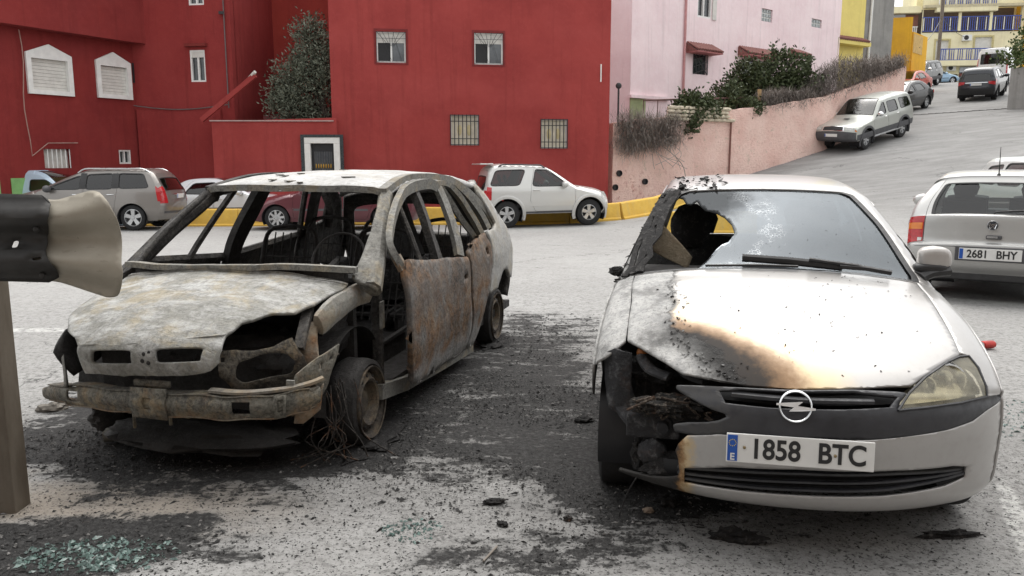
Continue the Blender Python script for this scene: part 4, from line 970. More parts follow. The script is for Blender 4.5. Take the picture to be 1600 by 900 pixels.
        for (nm, mt, tops, sides) in sp.get('lights', []):
            mb = MB()
            for T in tops:
                v, f = sheet([(sg*a, b) for a, b in T], [], lambda a, b: sh.top(a, b, .008), (tr[0]*.6, tr[1]*.5)); mb.add(v, f)
            for Q in sides:
                v, f = sheet(Q, [], lambda a, b: sh.side(a, b, sg, .008), (res*.6, res*.6)); mb.add(v, f)
            mb.build(nm, mt, root)
        if sp.get('rails'):
            x0, x1, mt = sp['rails']; mb = MB(); zf = lambda x: max(z for (a, z) in ol if abs(a-x) < .4)
            pts = [(x0, sg*(sh.w(x0, zf(x0))-.03), zf(x0)-.01)]+[(x0+(x1-x0)*q, sg*(sh.w(x0+(x1-x0)*q, zf(x0+(x1-x0)*q))-.02), zf(x0+(x1-x0)*q)+.075) for q in (.1,.3,.5,.7,.9)]+[(x1, sg*(sh.w(x1, zf(x1))-.03), zf(x1)-.01)]
            mb.tube(curve(pts, 3), .02, 6); mb.build('roof_rail', mt, root)
    body.build('body', B, root)
    # top trims
    for (T, mt, nm, off) in sp.get('ttrim', []):
        v, f = sheet(T, [], lambda a, b: sh.top(a, b, off), (tr[0]*.8, tr[1]*.6)); mobj(nm, v, f, mt, root)
    mb = MB(); W0 = sh.w((xf+xr)/2, .5); L0 = max(p[0] for p in ol); L1 = min(p[0] for p in ol)
    mb.box(((L0+L1)/2, 0, sill+.04), (L0-L1-.25, W0*1.7, .1)); mb.box(((xf+xr)/2-.1, 0, sill+.22), (xf-xr-.75, W0*1.75, .1)); mb.build('underbody', M_DARK, root, smooth=False)
    # cabin
    zs = sp.get('belt', .9)
    for (x, y) in sp.get('seats', []):
        mb = MB(); mb.tube([(x+.1,y,zs-.45),(x,y,zs-.1),(x-.1,y,zs+.14)], 1, 10, flat=(.24,.07), up=(1,0,.2)); mb.tube([(x-.11,y,zs+.17),(x-.14,y,zs+.26),(x-.15,y,zs+.36)], [.8,1,.7], 10, flat=(.13,.05), up=(1,0,.2)); mb.build('seat', M_SEAT, root)
    if sp.get('dash'):
        x = sp['dash']; mb = MB(); mb.box((x, 0, zs-.14), (.45, W0*1.6, .2)); mb.build('dashboard', M_SEAT, root, smooth=False)
        mb = MB(); mb.lathe([(.175,-.012),(.19,0),(.175,.012),(.16,0),(.175,-.012)], 'X', 20); st_ = mb.build('steering_wheel', M_BLACKP, root); st_.location = (x-.3, .36, zs+.0); st_.rotation_euler = (0, R(-25), 0)
    return root
def park(root, x, y, head, wb=2.6, z=None):
    """stand the car on the ground: (x,y) is the middle of the wheelbase, head = direction of travel in plan (radians from +x)"""
    d = Vector((math.cos(head), math.sin(head), 0)); l = Vector((-d.y, d.x, 0)); c = Vector((x, y, 0))
    zf, zb, zl, zr = [gz(*(c+o).xy) for o in (d*wb/2, -d*wb/2, l*.7, -l*.7)]
    f = (d*wb+Vector((0,0,zf-zb))).normalized(); s_ = (l*1.4+Vector((0,0,zl-zr))); u = f.cross(s_).normalized(); s_ = u.cross(f)
    Mx = Matrix((f, s_, u)).transposed().to_4x4(); Mx.translation = Vector((x, y, (zf+zb)/2 if z is None else z)); root.matrix_world = Mx
WX = lambda f, r_, a=.90, b=.93: [(r_-.05, b*.97), (r_+.3, b+.02), (r_+.9, 1), (f-1.1, 1), (f-.45, a+.05), (f+.05, a)]
def MR(t, u0, u1, t1): return [(u0,t),(u1,t),(u1,t1),(u0,t1)]

# ---------------------------------------------------------------- grey estate on the left
O = [(2.10,.24),(2.2,.36),(2.21,.55),(2.08,.72),(1.75,.86),(1.15,1.0),(.88,1.06),(.05,1.42),(-.45,1.525),(-1.3,1.53),(-1.80,1.47),(-2.10,1.08),(-2.16,.92),(-2.2,.7),(-2.2,.45),(-2.1,.26)]
sh = Shell(O, [.22,.24,.26,.26,.16,.08,.06,.04,.04,.04,.05,.08,.09,.1,.12,.1], [(.2,.80),(.5,.88),(.9,.86),(1.08,.82),(1.45,.64),(1.6,.55)], WX(2.2,-2.2), r=.06)
estate = dict(shell=sh, paint=paint('taupe_metallic', lin((132,128,124)), .6, .2), axles=(1.355,-1.355), wheel=(.315,.205,.215,5), sill=.24, belt=.98, mirror=(.62,1.0), mmat=M_GREYP,
    panels=[('bonnet',3.3,5.7,.86,[]), ('tailgate',10.2,13.0,.84,[(10.45,11.5,.76,M_GLD)])], glass=[('windscreen',6.15,7.75,.86,M_GL)],
    doors=[([(.95,.3),(.95,.95),(.55,1.07),(-.12,1.44),(-.18,1.0),(-.18,.3)], [[(.78,1.0),(-.10,1.36),(-.13,1.01)]]), ([(-.20,.3),(-.20,1.0),(-.16,1.44),(-.98,1.46),(-1.02,1.0),(-.95,.62),(-.9,.3)], [[(-.25,1.01),(-.25,1.37),(-.88,1.40),(-.90,1.02)]])],
    sidewin=[[(-1.06,1.03),(-1.02,1.40),(-1.62,1.39),(-1.78,1.05)]], seats=[(-.2,.36),(-.2,-.36),(-1.0,.36),(-1.0,-.36)], dash=.45, hmat=M_CHROME,
    lights=[('tail_light', M_REDLENS, [[(.80,10.9),(1,10.9),(1,13.1),(.74,13.1)]], [[(-1.99,.72),(-2.1,.72),(-2.03,1.02),(-1.93,1.1)]]), ('headlight', M_CLEAR, [[(.5,2.9),(1,2.9),(1,4.3),(.62,3.7)]], [])],
    rails=(.0,-1.75,M_ALLOY), sglass=M_GLD, strim=[([(-.10,1.02),(-.10,1.40),(-.25,1.40),(-.25,1.02)], M_BLACKP, 'pillar_trim'),([(-.90,1.03),(-.88,1.40),(-1.04,1.40),(-1.06,1.04)], M_BLACKP, 'pillar_trim')], ttrim=[([(-.9,13.9),(.9,13.9),(.9,14.15),(-.9,14.15)], M_GREYP, 'bumper_strip', .008), ([(-.35,12.15),(.35,12.15),(.35,12.28),(-.35,12.28)], M_CHROME, 'tailgate_trim', .02)])
c_ = build_car('estate_car', 'grey beige estate car with roof rails parked at the left edge', estate); plate(c_, (-2.235,0,.84), -1, '', .12, .42)
park(c_, -9.45-1.3, 20.6, math.pi+.02, 2.7)
# ---------------------------------------------------------------- white short off-roader with spare wheel
O = [(1.72,.32),(1.84,.42),(1.85,.66),(1.76,.84),(1.5,.98),(.95,1.08),(.75,1.12),(.18,1.50),(-.15,1.63),(-.8,1.67),(-1.50,1.63),(-1.72,1.1),(-1.78,.95),(-1.8,.75),(-1.82,.55),(-1.72,.36)]
sh = Shell(O, [.2,.22,.24,.24,.14,.07,.05,.04,.04,.04,.05,.08,.09,.1,.12,.1], [(.25,.80),(.6,.87),(.95,.86),(1.1,.82),(1.55,.66),(1.7,.58)], WX(1.84,-1.8), r=.07)
suv3 = dict(cat='car', shell=sh, paint=paint('pearl_white', lin((200,200,197)), .35, .25), axles=(1.14,-1.14), wheel=(.355,.225,.21,5), arch=.43, sill=.36, belt=1.02, mirror=(.42,1.1), flare=paint('pearl_white', (1,1,1)),
    panels=[('bonnet',3.3,5.8,.86,[]), ('tail_door',10.25,13.6,.82,[(10.5,11.6,.74,M_GLD)])], glass=[('windscreen',6.15,7.75,.86,M_GL)],
    doors=[([(.72,.42),(.74,1.0),(.55,1.12),(-.02,1.55),(-.36,1.57),(-.48,1.1),(-.52,.7),(-.38,.42)], [[(.58,1.08),(.02,1.50),(-.33,1.52),(-.45,1.08)]])],
    sidewin=[[(-.80,1.11),(-.60,1.52),(-1.40,1.51),(-1.58,1.11)]], seats=[(-.2,.36),(-.2,-.36),(-.95,.36),(-.95,-.36)], dash=.4, handle=.98,
    lights=[('tail_light', M_REDLENS, [[(.84,11.4),(1,11.4),(1,13.2),(.84,13.2)]], [[(-1.56,.74),(-1.74,.74),(-1.66,1.09),(-1.54,1.07)]]), ('headlight', M_CLEAR, [[(.45,2.9),(1,2.9),(1,3.9),(.55,3.7)]], [[(1.55,.78),(1.62,.78),(1.55,.9),(1.42,.92)]])],
    rails=(-.05,-1.35,M_GREYP), strim=[([(.7,.56),(.7,.64),(-.5,.64),(-.5,.56)], paint('pearl_white', (1,1,1)), 'side_moulding'), ([(.7,.37),(.7,.42),(-.7,.42),(-.7,.37)], M_GREYP, 'sill_trim')])
c_ = build_car('off_road_car', 'white short off-road car with spare wheel on its tail door', suv3)
sw = pempty('spare_wheel', c_, (-1.93,-.05,.93)); mb = MB(); mb.lathe([(0,-.12),(.26,-.12),(.33,-.09),(.345,-.02),(.34,.07),(.3,.1),(0,.1)], 'X', 28); mb.build('spare_wheel_cover', paint('pearl_white', (1,1,1)), sw)
mb = MB(); mb.box((-1.62,0,1.68), (.36,1.2,.035)); o = mb.build('spoiler', paint('pearl_white', (1,1,1)), c_, smooth=False); bevel(o, .015)
v = Vector((1.97-(-.35), 21.74-21.02)); park(c_, .80, 22.2-.02, math.atan2(.55, 2.3), 2.28)
# ---------------------------------------------------------------- saloons
def saloon(col, wr=.31, style='spoke', spk=5, col_m=.4, light=M_REDLENS, gl=M_GL):
    O = [(2.12,.22),(2.22,.34),(2.23,.52),(2.12,.66),(1.85,.78),(1.15,.93),(.85,.98),(.10,1.33),(-.35,1.42),(-.95,1.42),(-1.3,1.33),(-1.78,1.02),(-2.12,.98),(-2.2,.85),(-2.23,.6),(-2.2,.42),(-2.1,.25)]
    sh = Shell(O, [.22,.24,.26,.26,.16,.07,.05,.04,.04,.04,.04,.06,.1,.12,.14,.14,.12], [(.2,.79),(.5,.87),(.85,.85),(1.0,.81),(1.35,.62),(1.5,.55)], WX(2.22,-2.22), r=.06)
    return dict(shell=sh, paint=col, axles=(1.35,-1.35), wheel=(wr,.2,wr*.66,spk,style), sill=.22, belt=.9, mirror=(.62,.95), sglass=gl,
    panels=[('bonnet',3.3,5.75,.86,[]), ('boot_lid',11.2,13.6,.8,[])], glass=[('windscreen',6.15,7.8,.86,gl),('rear_window',9.9,11.0,.84,gl)],
    doors=[([(.92,.28),(.92,.88),(.6,.99),(-.1,1.35),(-.2,.92),(-.2,.28)], [[(.75,.93),(-.05,1.27),(-.13,.93)]]), ([(-.22,.28),(-.22,.92),(-.14,1.36),(-.95,1.33),(-1.25,.95),(-1.05,.62),(-.9,.28)], [[(-.25,.93),(-.2,1.28),(-.88,1.26),(-1.12,.96)]])],
    seats=[(-.2,.36),(-.2,-.36),(-1.0,.36),(-1.0,-.36)], dash=.45, handle=.8,
    lights=[('tail_light', light, [[(.62,12.4),(1,12.4),(1,13.6),(.62,13.6)]], [[(-1.95,.72),(-2.07,.72),(-2.05,.86),(-1.95,.88)]]), ('headlight', M_CLEAR, [[(.45,2.8),(1,2.8),(1,3.9),(.55,3.6)]], [])],
    strim=[([(.9,.5),(.9,.55),(-.95,.55),(-.95,.5)], M_GREYP, 'side_moulding')])
c_ = build_car('saloon_car', 'dark maroon saloon car seen through the burnt people carrier', saloon(paint('maroon_metallic', lin((92,36,46)), .3, .15), .31, 'swirl', 8)); park(c_, -4.55, 20.85, math.pi+.01, 2.7)
c_ = build_car('saloon_car', 'white saloon car half hidden behind the barrier and grey estate', saloon(paint('cool_white', lin((222,226,230)), .15, .1), gl=M_GLD)); park(c_, -8.3, 24.0, -.12, 2.7, -.42)
c_ = build_car('saloon_car', 'black saloon car behind the silver off-roader on the hill', saloon(paint('gloss_black', (.012,.012,.013), .1, .1), gl=M_GLD)); park(c_, 19.0, 40.4, math.atan2(-1.69,-2.17), 2.7)
c_ = build_car('saloon_car', 'red saloon car parked near the top of the hill', saloon(paint('rust_red', lin((170,58,40)), .2, .1))); park(c_, 23.9, 50.0, math.atan2(-1.69,-1.9), 2.7)
c_ = build_car('saloon_car', 'pale blue saloon car crossing at the crest of the hill', saloon(paint('pale_blue', lin((150,180,205)), .2, .1))); park(c_, 38.4, 75.0, .1, 2.7)
# ---------------------------------------------------------------- silver off-roader on the hill
O = [(2.22,.42),(2.33,.52),(2.34,.72),(2.26,.92),(2.05,1.03),(1.15,1.12),(.88,1.16),(.28,1.62),(-.1,1.72),(-1.2,1.74),(-2.05,1.68),(-2.22,1.2),(-2.25,1.05),(-2.28,.85),(-2.28,.6),(-2.15,.44)]
sh = Shell(O, [.14,.14,.15,.15,.1,.06,.05,.04,.04,.04,.05,.06,.07,.08,.08,.08], [(.3,.82),(.6,.885),(1.0,.875),(1.16,.83),(1.6,.69),(1.8,.6)], WX(2.3,-2.28,.95,.95), r=.06)
suv5 = dict(shell=sh, paint=paint('warm_silver', lin((176,178,172)), .5, .25), axles=(1.36,-1.36), wheel=(.37,.25,.215,6), arch=.45, sill=.42, belt=1.1, mirror=(.6,1.18), mmat=M_CHROME, flare=M_GREYP,
    panels=[('bonnet',3.6,5.75,.86,[]), ('tailgate',10.2,13.4,.84,[(10.4,11.3,.76,M_GLD)])], glass=[('windscreen',6.15,7.8,.88,M_GL)],
    doors=[([(.9,.5),(.9,1.05),(.62,1.17),(.06,1.62),(-.12,1.62),(-.14,.5)], [[(.62,1.15),(.08,1.55),(-.06,1.55),(-.06,1.15)]]), ([(-.16,.5),(-.16,1.62),(-1.0,1.63),(-1.06,1.1),(-.9,.5)], [[(-.22,1.15),(-.22,1.55),(-.92,1.55),(-.96,1.15)]])],
    sidewin=[[(-1.16,1.16),(-1.12,1.56),(-1.86,1.53),(-2.0,1.18)]], seats=[(-.1,.36),(-.1,-.36),(-.95,.36),(-.95,-.36)], dash=.5, handle=1.04, hmat=M_CHROME,
    lights=[('headlight', M_CLEAR, [[(.55,2.85),(.93,2.85),(.93,3.5),(.6,3.5)]], []), ('indicator', M_ORLENS, [[(.94,2.85),(1,2.85),(1,3.5),(.94,3.5)]], []), ('tail_light', M_REDLENS, [[(.84,11.4),(1,11.4),(1,13.2),(.84,13.2)]], [])],
    strim=[([(2.1,.44),(2.1,.66),(-2.1,.66),(-2.1,.44)], M_GREYP, 'lower_cladding')],
    ttrim=[([(-1,0),(1,0),(1,2.45),(-1,2.45)], M_GREYP, 'bumper', .02), ([(-.52,2.55),(.52,2.55),(.48,3.55),(-.48,3.55)], M_CHROME, 'grille_surround', .012), ([(-.46,2.65),(.46,2.65),(.43,3.4),(-.43,3.4)], M_BLACKP, 'grille', .02), ([(-.12,4.7),(.12,4.7),(.12,4.9),(-.12,4.9)], M_BLACKP, 'bonnet_scoop', .03)])
c_ = build_car('off_road_car', 'silver long off-road car parked nose down beside the pink wall', suv5); plate(c_, (2.375,-.02,.68), 1, '', -.05, .5)
mb = MB(); mb.tube([(-1.0,.86,.42),(.9,.86,.42)], .035, 6); mb.build('side_step', M_ALLOY, c_)
hp = math.atan2(-1.69,-2.17); L_ = Vector((-math.sin(hp), math.cos(hp))); park(c_, (13.25+15.42)/2-L_.x*.76, (30.56+32.25)/2-L_.y*.76, hp, 2.72)
# dark four wheel drive, dark suv seen from behind
s2 = dict(suv5); s2['paint'] = paint('dark_green_black', (.02,.022,.022), .2, .1); s2['flare'] = None
c_ = build_car('off_road_car', 'dark green off-road car facing downhill beside the ochre annexe', s2); park(c_, 28.4, 57.5, math.atan2(-1.69,-1.8), 2.72)
O = [(2.15,.3),(2.25,.42),(2.26,.66),(2.16,.84),(1.85,.98),(1.15,1.06),(.85,1.1),(.15,1.55),(-.3,1.65),(-1.2,1.66),(-1.9,1.6),(-2.14,1.12),(-2.2,.98),(-2.24,.8),(-2.26,.6),(-2.15,.35)]
sh = Shell(O, [.2,.22,.24,.24,.14,.07,.05,.04,.04,.04,.05,.08,.1,.12,.14,.12], [(.25,.82),(.6,.90),(1.0,.89),(1.12,.85),(1.55,.68),(1.7,.6)], WX(2.25,-2.25), r=.07)
suvr = dict(shell=sh, paint=paint('navy_grey', (.022,.025,.032), .3, .1), axles=(1.33,-1.33), wheel=(.36,.24,.22,5), arch=.43, sill=.3, belt=1.0, mirror=(.6,1.08),
    panels=[('tailgate',10.2,13.5,.84,[(10.5,11.5,.78,M_GLD)])], glass=[('windscreen',6.15,7.8,.86,M_GL)], sidewin=[[(.5,1.12),(-.05,1.5),(-.1,1.12)], [(-.2,1.12),(-.2,1.52),(-.95,1.52),(-1.0,1.12)], [(-1.1,1.13),(-1.08,1.5),(-1.6,1.46),(-1.8,1.15)]],
    lights=[('tail_light', M_REDLENS, [[(.62,11.85),(1,11.7),(1,12.9),(.66,12.6)]], [[(-1.9,.9),(-2.08,.9),(-2.0,1.08),(-1.85,1.08)]])],
    ttrim=[([(-.95,13.9),(.95,13.9),(.95,15),(-.95,15)], M_BLACKP, 'bumper', .02), ([(-.6,12.15),(.6,12.15),(.6,12.3),(-.6,12.3)], M_CHROME, 'tailgate_trim', .015)])
c_ = build_car('suv_car', 'dark blue grey suv seen from behind near the retaining wall', suvr); plate(c_, (-2.345,0,.86), -1, '', .1); park(c_, 25.0, 43.6, math.atan2(.8,.62), 2.66)
s3 = dict(suvr); s3['paint'] = paint('pale_silver', lin((200,206,204)), .4, .1); s3['sglass'] = M_GLL
c_ = build_car('suv_car', 'pale suv mostly hidden behind the silver hatchback at the right edge', s3); park(c_, 9.75, 13.9, math.atan2(.98,.1)+math.pi, 2.6)
# ---------------------------------------------------------------- vans
def van(col, H=1.85, L=4.2):
    h = L/2; O = [(h-.1,.25),(h,.4),(h,.65),(h-.12,.85),(h-.5,1.02),(h-.95,1.12),(h-1.15,1.18),(h-1.75,H-.14),(h-2.1,H-.02),(0-.2,H),(-h+.35,H),(-h+.06,H-.12),(-h,H*.6),(-h,.7),(-h,.45),(-h+.1,.28)]
    sh = Shell(O, [.18,.2,.22,.22,.14,.07,.05,.04,.05,.05,.06,.06,.05,.05,.08,.08], [(.2,.80),(.5,.86),(1.0,.86),(H-.2,.76),(H,.7)], WX(h,-h,.9,.97), r=.09)
    return dict(cat='van', shell=sh, paint=col, axles=(h-.8,-h+.75), wheel=(.31,.2,.2,7), sill=.24, belt=1.0, mirror=(h-1.3,1.15), panels=[('rear_door',11.2,14.2,.9,[(11.3,12.0,.8,M_GLD)])], glass=[('windscreen',6.1,7.8,.88,M_GL)],
      sidewin=[[(h-1.25,1.18),(h-1.75,H-.3),(h-2.2,H-.3),(h-2.2,1.18)]], lights=[('tail_light', M_REDLENS, [[(.92,11.6),(1,11.6),(1,13),(.92,13)]], [])])
c_ = build_car('van', 'pale blue van roof showing behind the grey estate car', van(paint('ice_blue', lin((176,196,212)), .1, .1), 1.8)); park(c_, -13.5+.4, 22.9, -.1, 2.6, -.56)
c_ = build_car('van', 'tall white van beyond the dark suv on the hill', van(paint('van_white', lin((225,226,226)), .05, .1), 2.3, 4.9)); park(c_, 31.1, 52.8, math.atan2(.8,.62), 3.0)
# ---------------------------------------------------------------- silver hatchback seen from behind, right edge
O = [(2.0,.25),(2.08,.38),(2.08,.55),(1.98,.7),(1.7,.83),(1.05,.95),(.8,1.0),(.05,1.35),(-.4,1.42),(-1.1,1.425),(-1.62,1.37),(-1.69,1.33),(-1.94,.985),(-1.985,.93),(-2.00,.76),(-2.015,.66),(-2.06,.63),(-2.07,.48),(-2.02,.30)]
sh = Shell(O, [.22,.24,.26,.26,.16,.07,.05,.04,.04,.04,.05,.06,.10,.11,.115,.12,.12,.13,.12], [(.2,.80),(.45,.865),(.8,.86),(.97,.83),(1.33,.60),(1.45,.54)], WX(2.05,-2.05,.9,.95), r=.055, p=3)
golf = dict(shell=sh, paint=paint('reflex_silver', lin((182,182,180)), .55, .2), axles=(1.255,-1.255), wheel=(.3,.195,.2,7), sill=.22, belt=.95, mirror=(.55,.98), res=.05, tres=.09, sglass=M_GLL,
    panels=[('bonnet',3.3,5.75,.86,[]), ('tailgate',10.75,15.0,.80,[(11.15,12.12,.80*.93,M_GLL)])], glass=[('windscreen',6.15,7.8,.86,M_GLL)],
    doors=[([(.9,.28),(.9,.9),(.55,1.0),(-.1,1.36),(-.25,.94),(-.25,.28)], [[(.7,.97),(-.05,1.28),(-.15,.97)]]), ([(-.27,.28),(-.27,.94),(-.14,1.37),(-.95,1.36),(-1.2,.95),(-1.0,.62),(-.85,.28)], [[(-.27,.97),(-.2,1.29),(-.88,1.29),(-1.08,.98)]])],
    seats=[(-.15,.36),(-.15,-.36),(-1.0,.34),(-1.0,-.34)], dash=.5, handle=.85,
    lights=[('tail_light', M_REDLENS, [[(.805,12.85),(1,12.9),(1,14.9),(.805,14.9)]], [[(-1.74,.72),(-1.84,.72),(-1.80,.90),(-1.72,.90)]])],
    ttrim=[([(-.9,16.15),(.9,16.15),(.9,16.2),(-.9,16.2)], M_GREYP, 'bumper_strip', .006)])
gf_ = build_car('hatchback_car', 'silver hatchback seen from behind with its number plate 2681 BHY', golf)
for sg in (1, -1):
    v, f = sheet([(sg*.818,13.45),(sg*.999,13.45),(sg*.999,13.85),(sg*.818,13.85)], [], lambda a, b: sh.top(a, b, .0105), (.04,.05)); mobj('indicator_lens', v, f, M_ORLENS, gf_)
    v, f = sheet([(sg*.818,14.5),(sg*.87,14.5),(sg*.87,14.83),(sg*.818,14.83)], [], lambda a, b: sh.top(a, b, .0105), (.04,.05)); mobj('reversing_lens', v, f, M_CLEAR, gf_)
plate(gf_, (-2.095,.0,.54), -1, '2681 BHY', .06, .58, .122)
mb = MB(); mb.box((-2.078,0,.54), (.02,.66,.155)); o = mb.build('plate_recess', M_GREYP, gf_, smooth=False); bevel(o, .008)
bd = pempty('badge', gf_, (-2.008,0,.845), (0,R(4),0)); mb = MB(); mb.lathe([(.043,0),(.05,-.008),(.054,-.002),(.054,.01),(.043,.01)], 'X', 28); mb.build('badge_ring', M_CHROME, bd)
mb = MB(); mb.lathe([(0,.002),(.045,.002)], 'X', 24); mb.build('badge_disc', plain('badge_dark', (.05,.055,.065), .3), bd)
mb = MB()
for a, b in (((.03,.028),(.0115,-.002)),((.0115,-.002),(0,.016)),((0,.018),(-.0115,-.002)),((-.0115,-.002),(-.03,.028)),((.036,.012),(.02,-.036)),((.02,-.036),(0,-.006)),((0,-.006),(-.02,-.036)),((-.02,-.036),(-.036,.012))): mb.tube([(-.006,a[0],a[1]),(-.006,b[0],b[1])], .0042, 5)
mb.build('badge_letters', M_CHROME, bd)
mb = MB(); mb.box((-2.022,-.02,.72), (.02,.15,.042)); hd = mb.build('tailgate_handle', M_GREYP, gf_, smooth=False); bevel(hd, .01)
mb = MB(); mb.box((-2.035,-.005,.722), (.01,.1,.022)); mb.build('handle_pull', M_CHROME, hd, smooth=False)
mb = MB(); mb.tube([sh.top(.0,12.25,.02), sh.top(-.02,12.1,.035), sh.top(-.3,11.98,.03), sh.top(-.55,11.95,.028)], .011, 6); mb.build('rear_wiper', M_BLACKP, gf_)
mb = MB(); a0 = Vector(sh.top(.0,9.9,0)); mb.ell(a0, (.03,.02,.02), 8, 6); mb.tube([a0, a0+Vector((-.14,0,.30))], [.008,.003], 6); mb.build('aerial', M_BLACKP, gf_)
mb = MB(); mb.tube([(-2.0,-.5,.22),(-2.1,-.5,.22)], .03, 8); mb.build('exhaust', M_GREYP, gf_)
mb = MB(); mb.box((-2.11,0,.30),(.04,1.3,.06)); mb.build('bumper_lip', M_BLACKP, gf_, smooth=False)
GA = R(33); hgx, hgy = math.sin(GA), math.cos(GA)     # heading away from the camera
gx, gy = 5.08+hgx*2.1, 8.45+hgy*2.1
park(gf_, gx, gy, math.atan2(hgy, hgx), 2.5)
# ================================================================ silver hatchback with burnt corner (foreground right)
CO_OUT=[(.68,.19),(.755,.225),(.785,.29),(.795,.40),(.80,.50),(.785,.585),(.755,.64),(.715,.685),(.60,.755),(.40,.835),(.12,.91),(-.12,.955),(-.30,.985),(-.40,1.02),(-.70,1.19),(-.98,1.33),(-1.10,1.375),(-1.40,1.415),(-1.85,1.435),(-2.35,1.41),(-2.72,1.33),(-2.86,1.20),(-3.02,.98),(-3.06,.85),(-3.09,.5),(-3.0,.25)]
CO_BOW=[.33,.33,.33,.34,.34,.335,.32,.28,.19,.12,.085,.07,.07,.07,.05,.03,.03,.03,.03,.03,.04,.06,.08,.09,.1,.1]
CO_WZ=[(.15,.79),(.3,.815),(.5,.825),(.7,.815),(.85,.79),(.97,.745),(1.1,.69),(1.33,.565),(1.45,.50)]
CO_WX=[(-3.1,.88),(-2.7,.95),(-2.0,1),(-.2,1),(.3,.985),(.8,.95)]
csh = Shell(CO_OUT, CO_BOW, CO_WZ, CO_WX, r=.05, p=2.3, angs={6:5,7:12,8:30,9:60})
A12 = R(12); co = thing('burnt_hatchback_car', 'silver hatchback with burnt front corner and number plate 1858 BTC', 'car', (1.228,3.613,gz(1.228,3.613)), math.atan2(-math.cos(A12), -math.sin(A12)))
def corsa_paint(name, bump=True):
    t = NT(name); x, y, z = t.sep()[0], t.sep()[1], t.sep()[2]
    n1 = t.noise(5, 6, .65); n2 = t.noise(22, 6, .7); n3 = t.noise(75, 4, .7); nb = t.noise(2.2, 4, .6)
    cur = t.math('MULTIPLY', t.math('MULTIPLY', t.ramp(x, .28, .74), .30), t.ramp(z, .58, .66))
    f = t.math('ADD', t.math('SUBTRACT', t.math('ADD', y, .47), cur), t.math('ADD', t.math('MULTIPLY', t.math('SUBTRACT', n1, .5), .22), t.math('MULTIPLY', t.math('SUBTRACT', n2, .5), .10)))
    # roof and pillar: second source of burning
    dr = t.dist((-.70,-.68,1.16), (1/.75, 1/.30, 1/.36)); f2 = t.math('ADD', t.math('SUBTRACT', dr, 1.0), t.math('MULTIPLY', t.math('SUBTRACT', n1, .5), .9))
    up = t.ramp(z, 1.0, 1.06); fh = t.math('ADD', t.math('MULTIPLY', f, t.math('SUBTRACT', 1.0, up)), t.math('MULTIPLY', f2, up))
    burnt = t.ramp(fh, .015, -.02)
    # clean paint with dust and ash specks
    dust = t.math('MULTIPLY', t.ramp(n2, .45, .7), .25)
    clean = t.mix(dust, (.365,.355,.345), (.28,.265,.245))
    spk = t.math('MULTIPLY', t.ramp(n3, .685, .73), t.ramp(nb, .38, .62)); clean = t.mix(t.math('MULTIPLY', spk, .8), clean, (.06,.055,.05))
    # scorched band of yellowed paint, strongest towards the nose
    sw = t.math('MULTIPLY', t.math('MULTIPLY', t.ramp(x, -.1, .6, .12, .44), t.ramp(z, .58, .66, .28, 1.0)), t.math('ADD', .8, t.math('MULTIPLY', n1, .4)))
    sc = t.math('MULTIPLY', t.math('SUBTRACT', 1.0, t.math('DIVIDE', f, sw), clamp=True), t.math('SUBTRACT', 1.0, up))
    sc = t.math('MULTIPLY', t.math('POWER', sc, .8), t.ramp(x, -.05, .5, .12, 1.0))
    clean = t.mix(t.ramp(sc, .0, .55), clean, (.50,.38,.22)); clean = t.mix(t.ramp(sc, .45, .75), clean, (.24,.13,.05)); clean = t.mix(t.ramp(sc, .68, .92), clean, (.03,.024,.02))
    # ash side
    ash = t.mix(t.ramp(n2, .35, .65), (.32,.32,.315), (.46,.455,.44)); ash = t.mix(t.math('MULTIPLY', t.ramp(n1, .45, .62), .75), ash, (.13,.128,.125))
    ash = t.mix(t.math('MULTIPLY', t.ramp(n3, .5, .68), .5), ash, (.08,.078,.075))
    edge = t.math('MULTIPLY', t.ramp(fh, -.2, -.02), t.ramp(x, .1, .55)); ash = t.mix(edge, ash, (.022,.021,.02))
    dark = t.math('MULTIPLY', up, t.ramp(n2, .15, .5, .7, 1.0)); ash = t.mix(dark, ash, t.mix(t.ramp(n3, .5, .7), (.022,.021,.021), (.12,.12,.118)))
    low = t.math('MULTIPLY', t.ramp(z, .68, .52), t.ramp(y, -.35, -.5)); ash = t.mix(low, ash, (.03,.028,.026))
    c = t.mix(burnt, clean, ash)
    # thin fused rim where paint curls up
    rim = t.math('MULTIPLY', t.ramp(t.math('ABSOLUTE', fh), .03, .008), t.ramp(n2, .4, .55)); c = t.mix(t.math('MULTIPLY', rim, .75), c, (.02,.02,.02))
    hgt = t.math('ADD', t.math('MULTIPLY', n2, burnt), t.math('MULTIPLY', t.math('SUBTRACT', 1.0, burnt), .9))
    nr = t.bump(hgt, .7, .012)
    inv = t.math('SUBTRACT', 1.0, t.math('MAXIMUM', burnt, t.ramp(sc, .45, .9)))
    t.bsdf(c, t.math('SUBTRACT', .85, t.math('MULTIPLY', inv, .50)), t.math('MULTIPLY', inv, .35), nr, t.math('MULTIPLY', inv, .55), cr_=.12); return t.done()
M_CP = corsa_paint('scorched_silver_paint')
def charred(name, base=(.018,.017,.017), hi=(.11,.105,.10), rust=0.0, bs=30):
    t = NT(name); n = t.noise(9, 6, .7); n2 = t.noise(bs, 6, .75)
    c = t.mix(t.ramp(n2, .5, .75), base, hi)
    if rust: c = t.mix(t.math('MULTIPLY', t.ramp(n, .5, .68), rust), c, (.20,.09,.04))
    t.bsdf(c, .85, 0, t.bump(n2, .8, .02, t.bump(n, .5, .03)), spec=.3); return t.done()
M_CHAR = charred('charred_remains'); M_CHARR = charred('charred_rusty', (.03,.027,.025), (.16,.14,.12), .7); M_MELT = charred('melted_plastic', (.02,.019,.018), (.30,.26,.22), .3, 38)
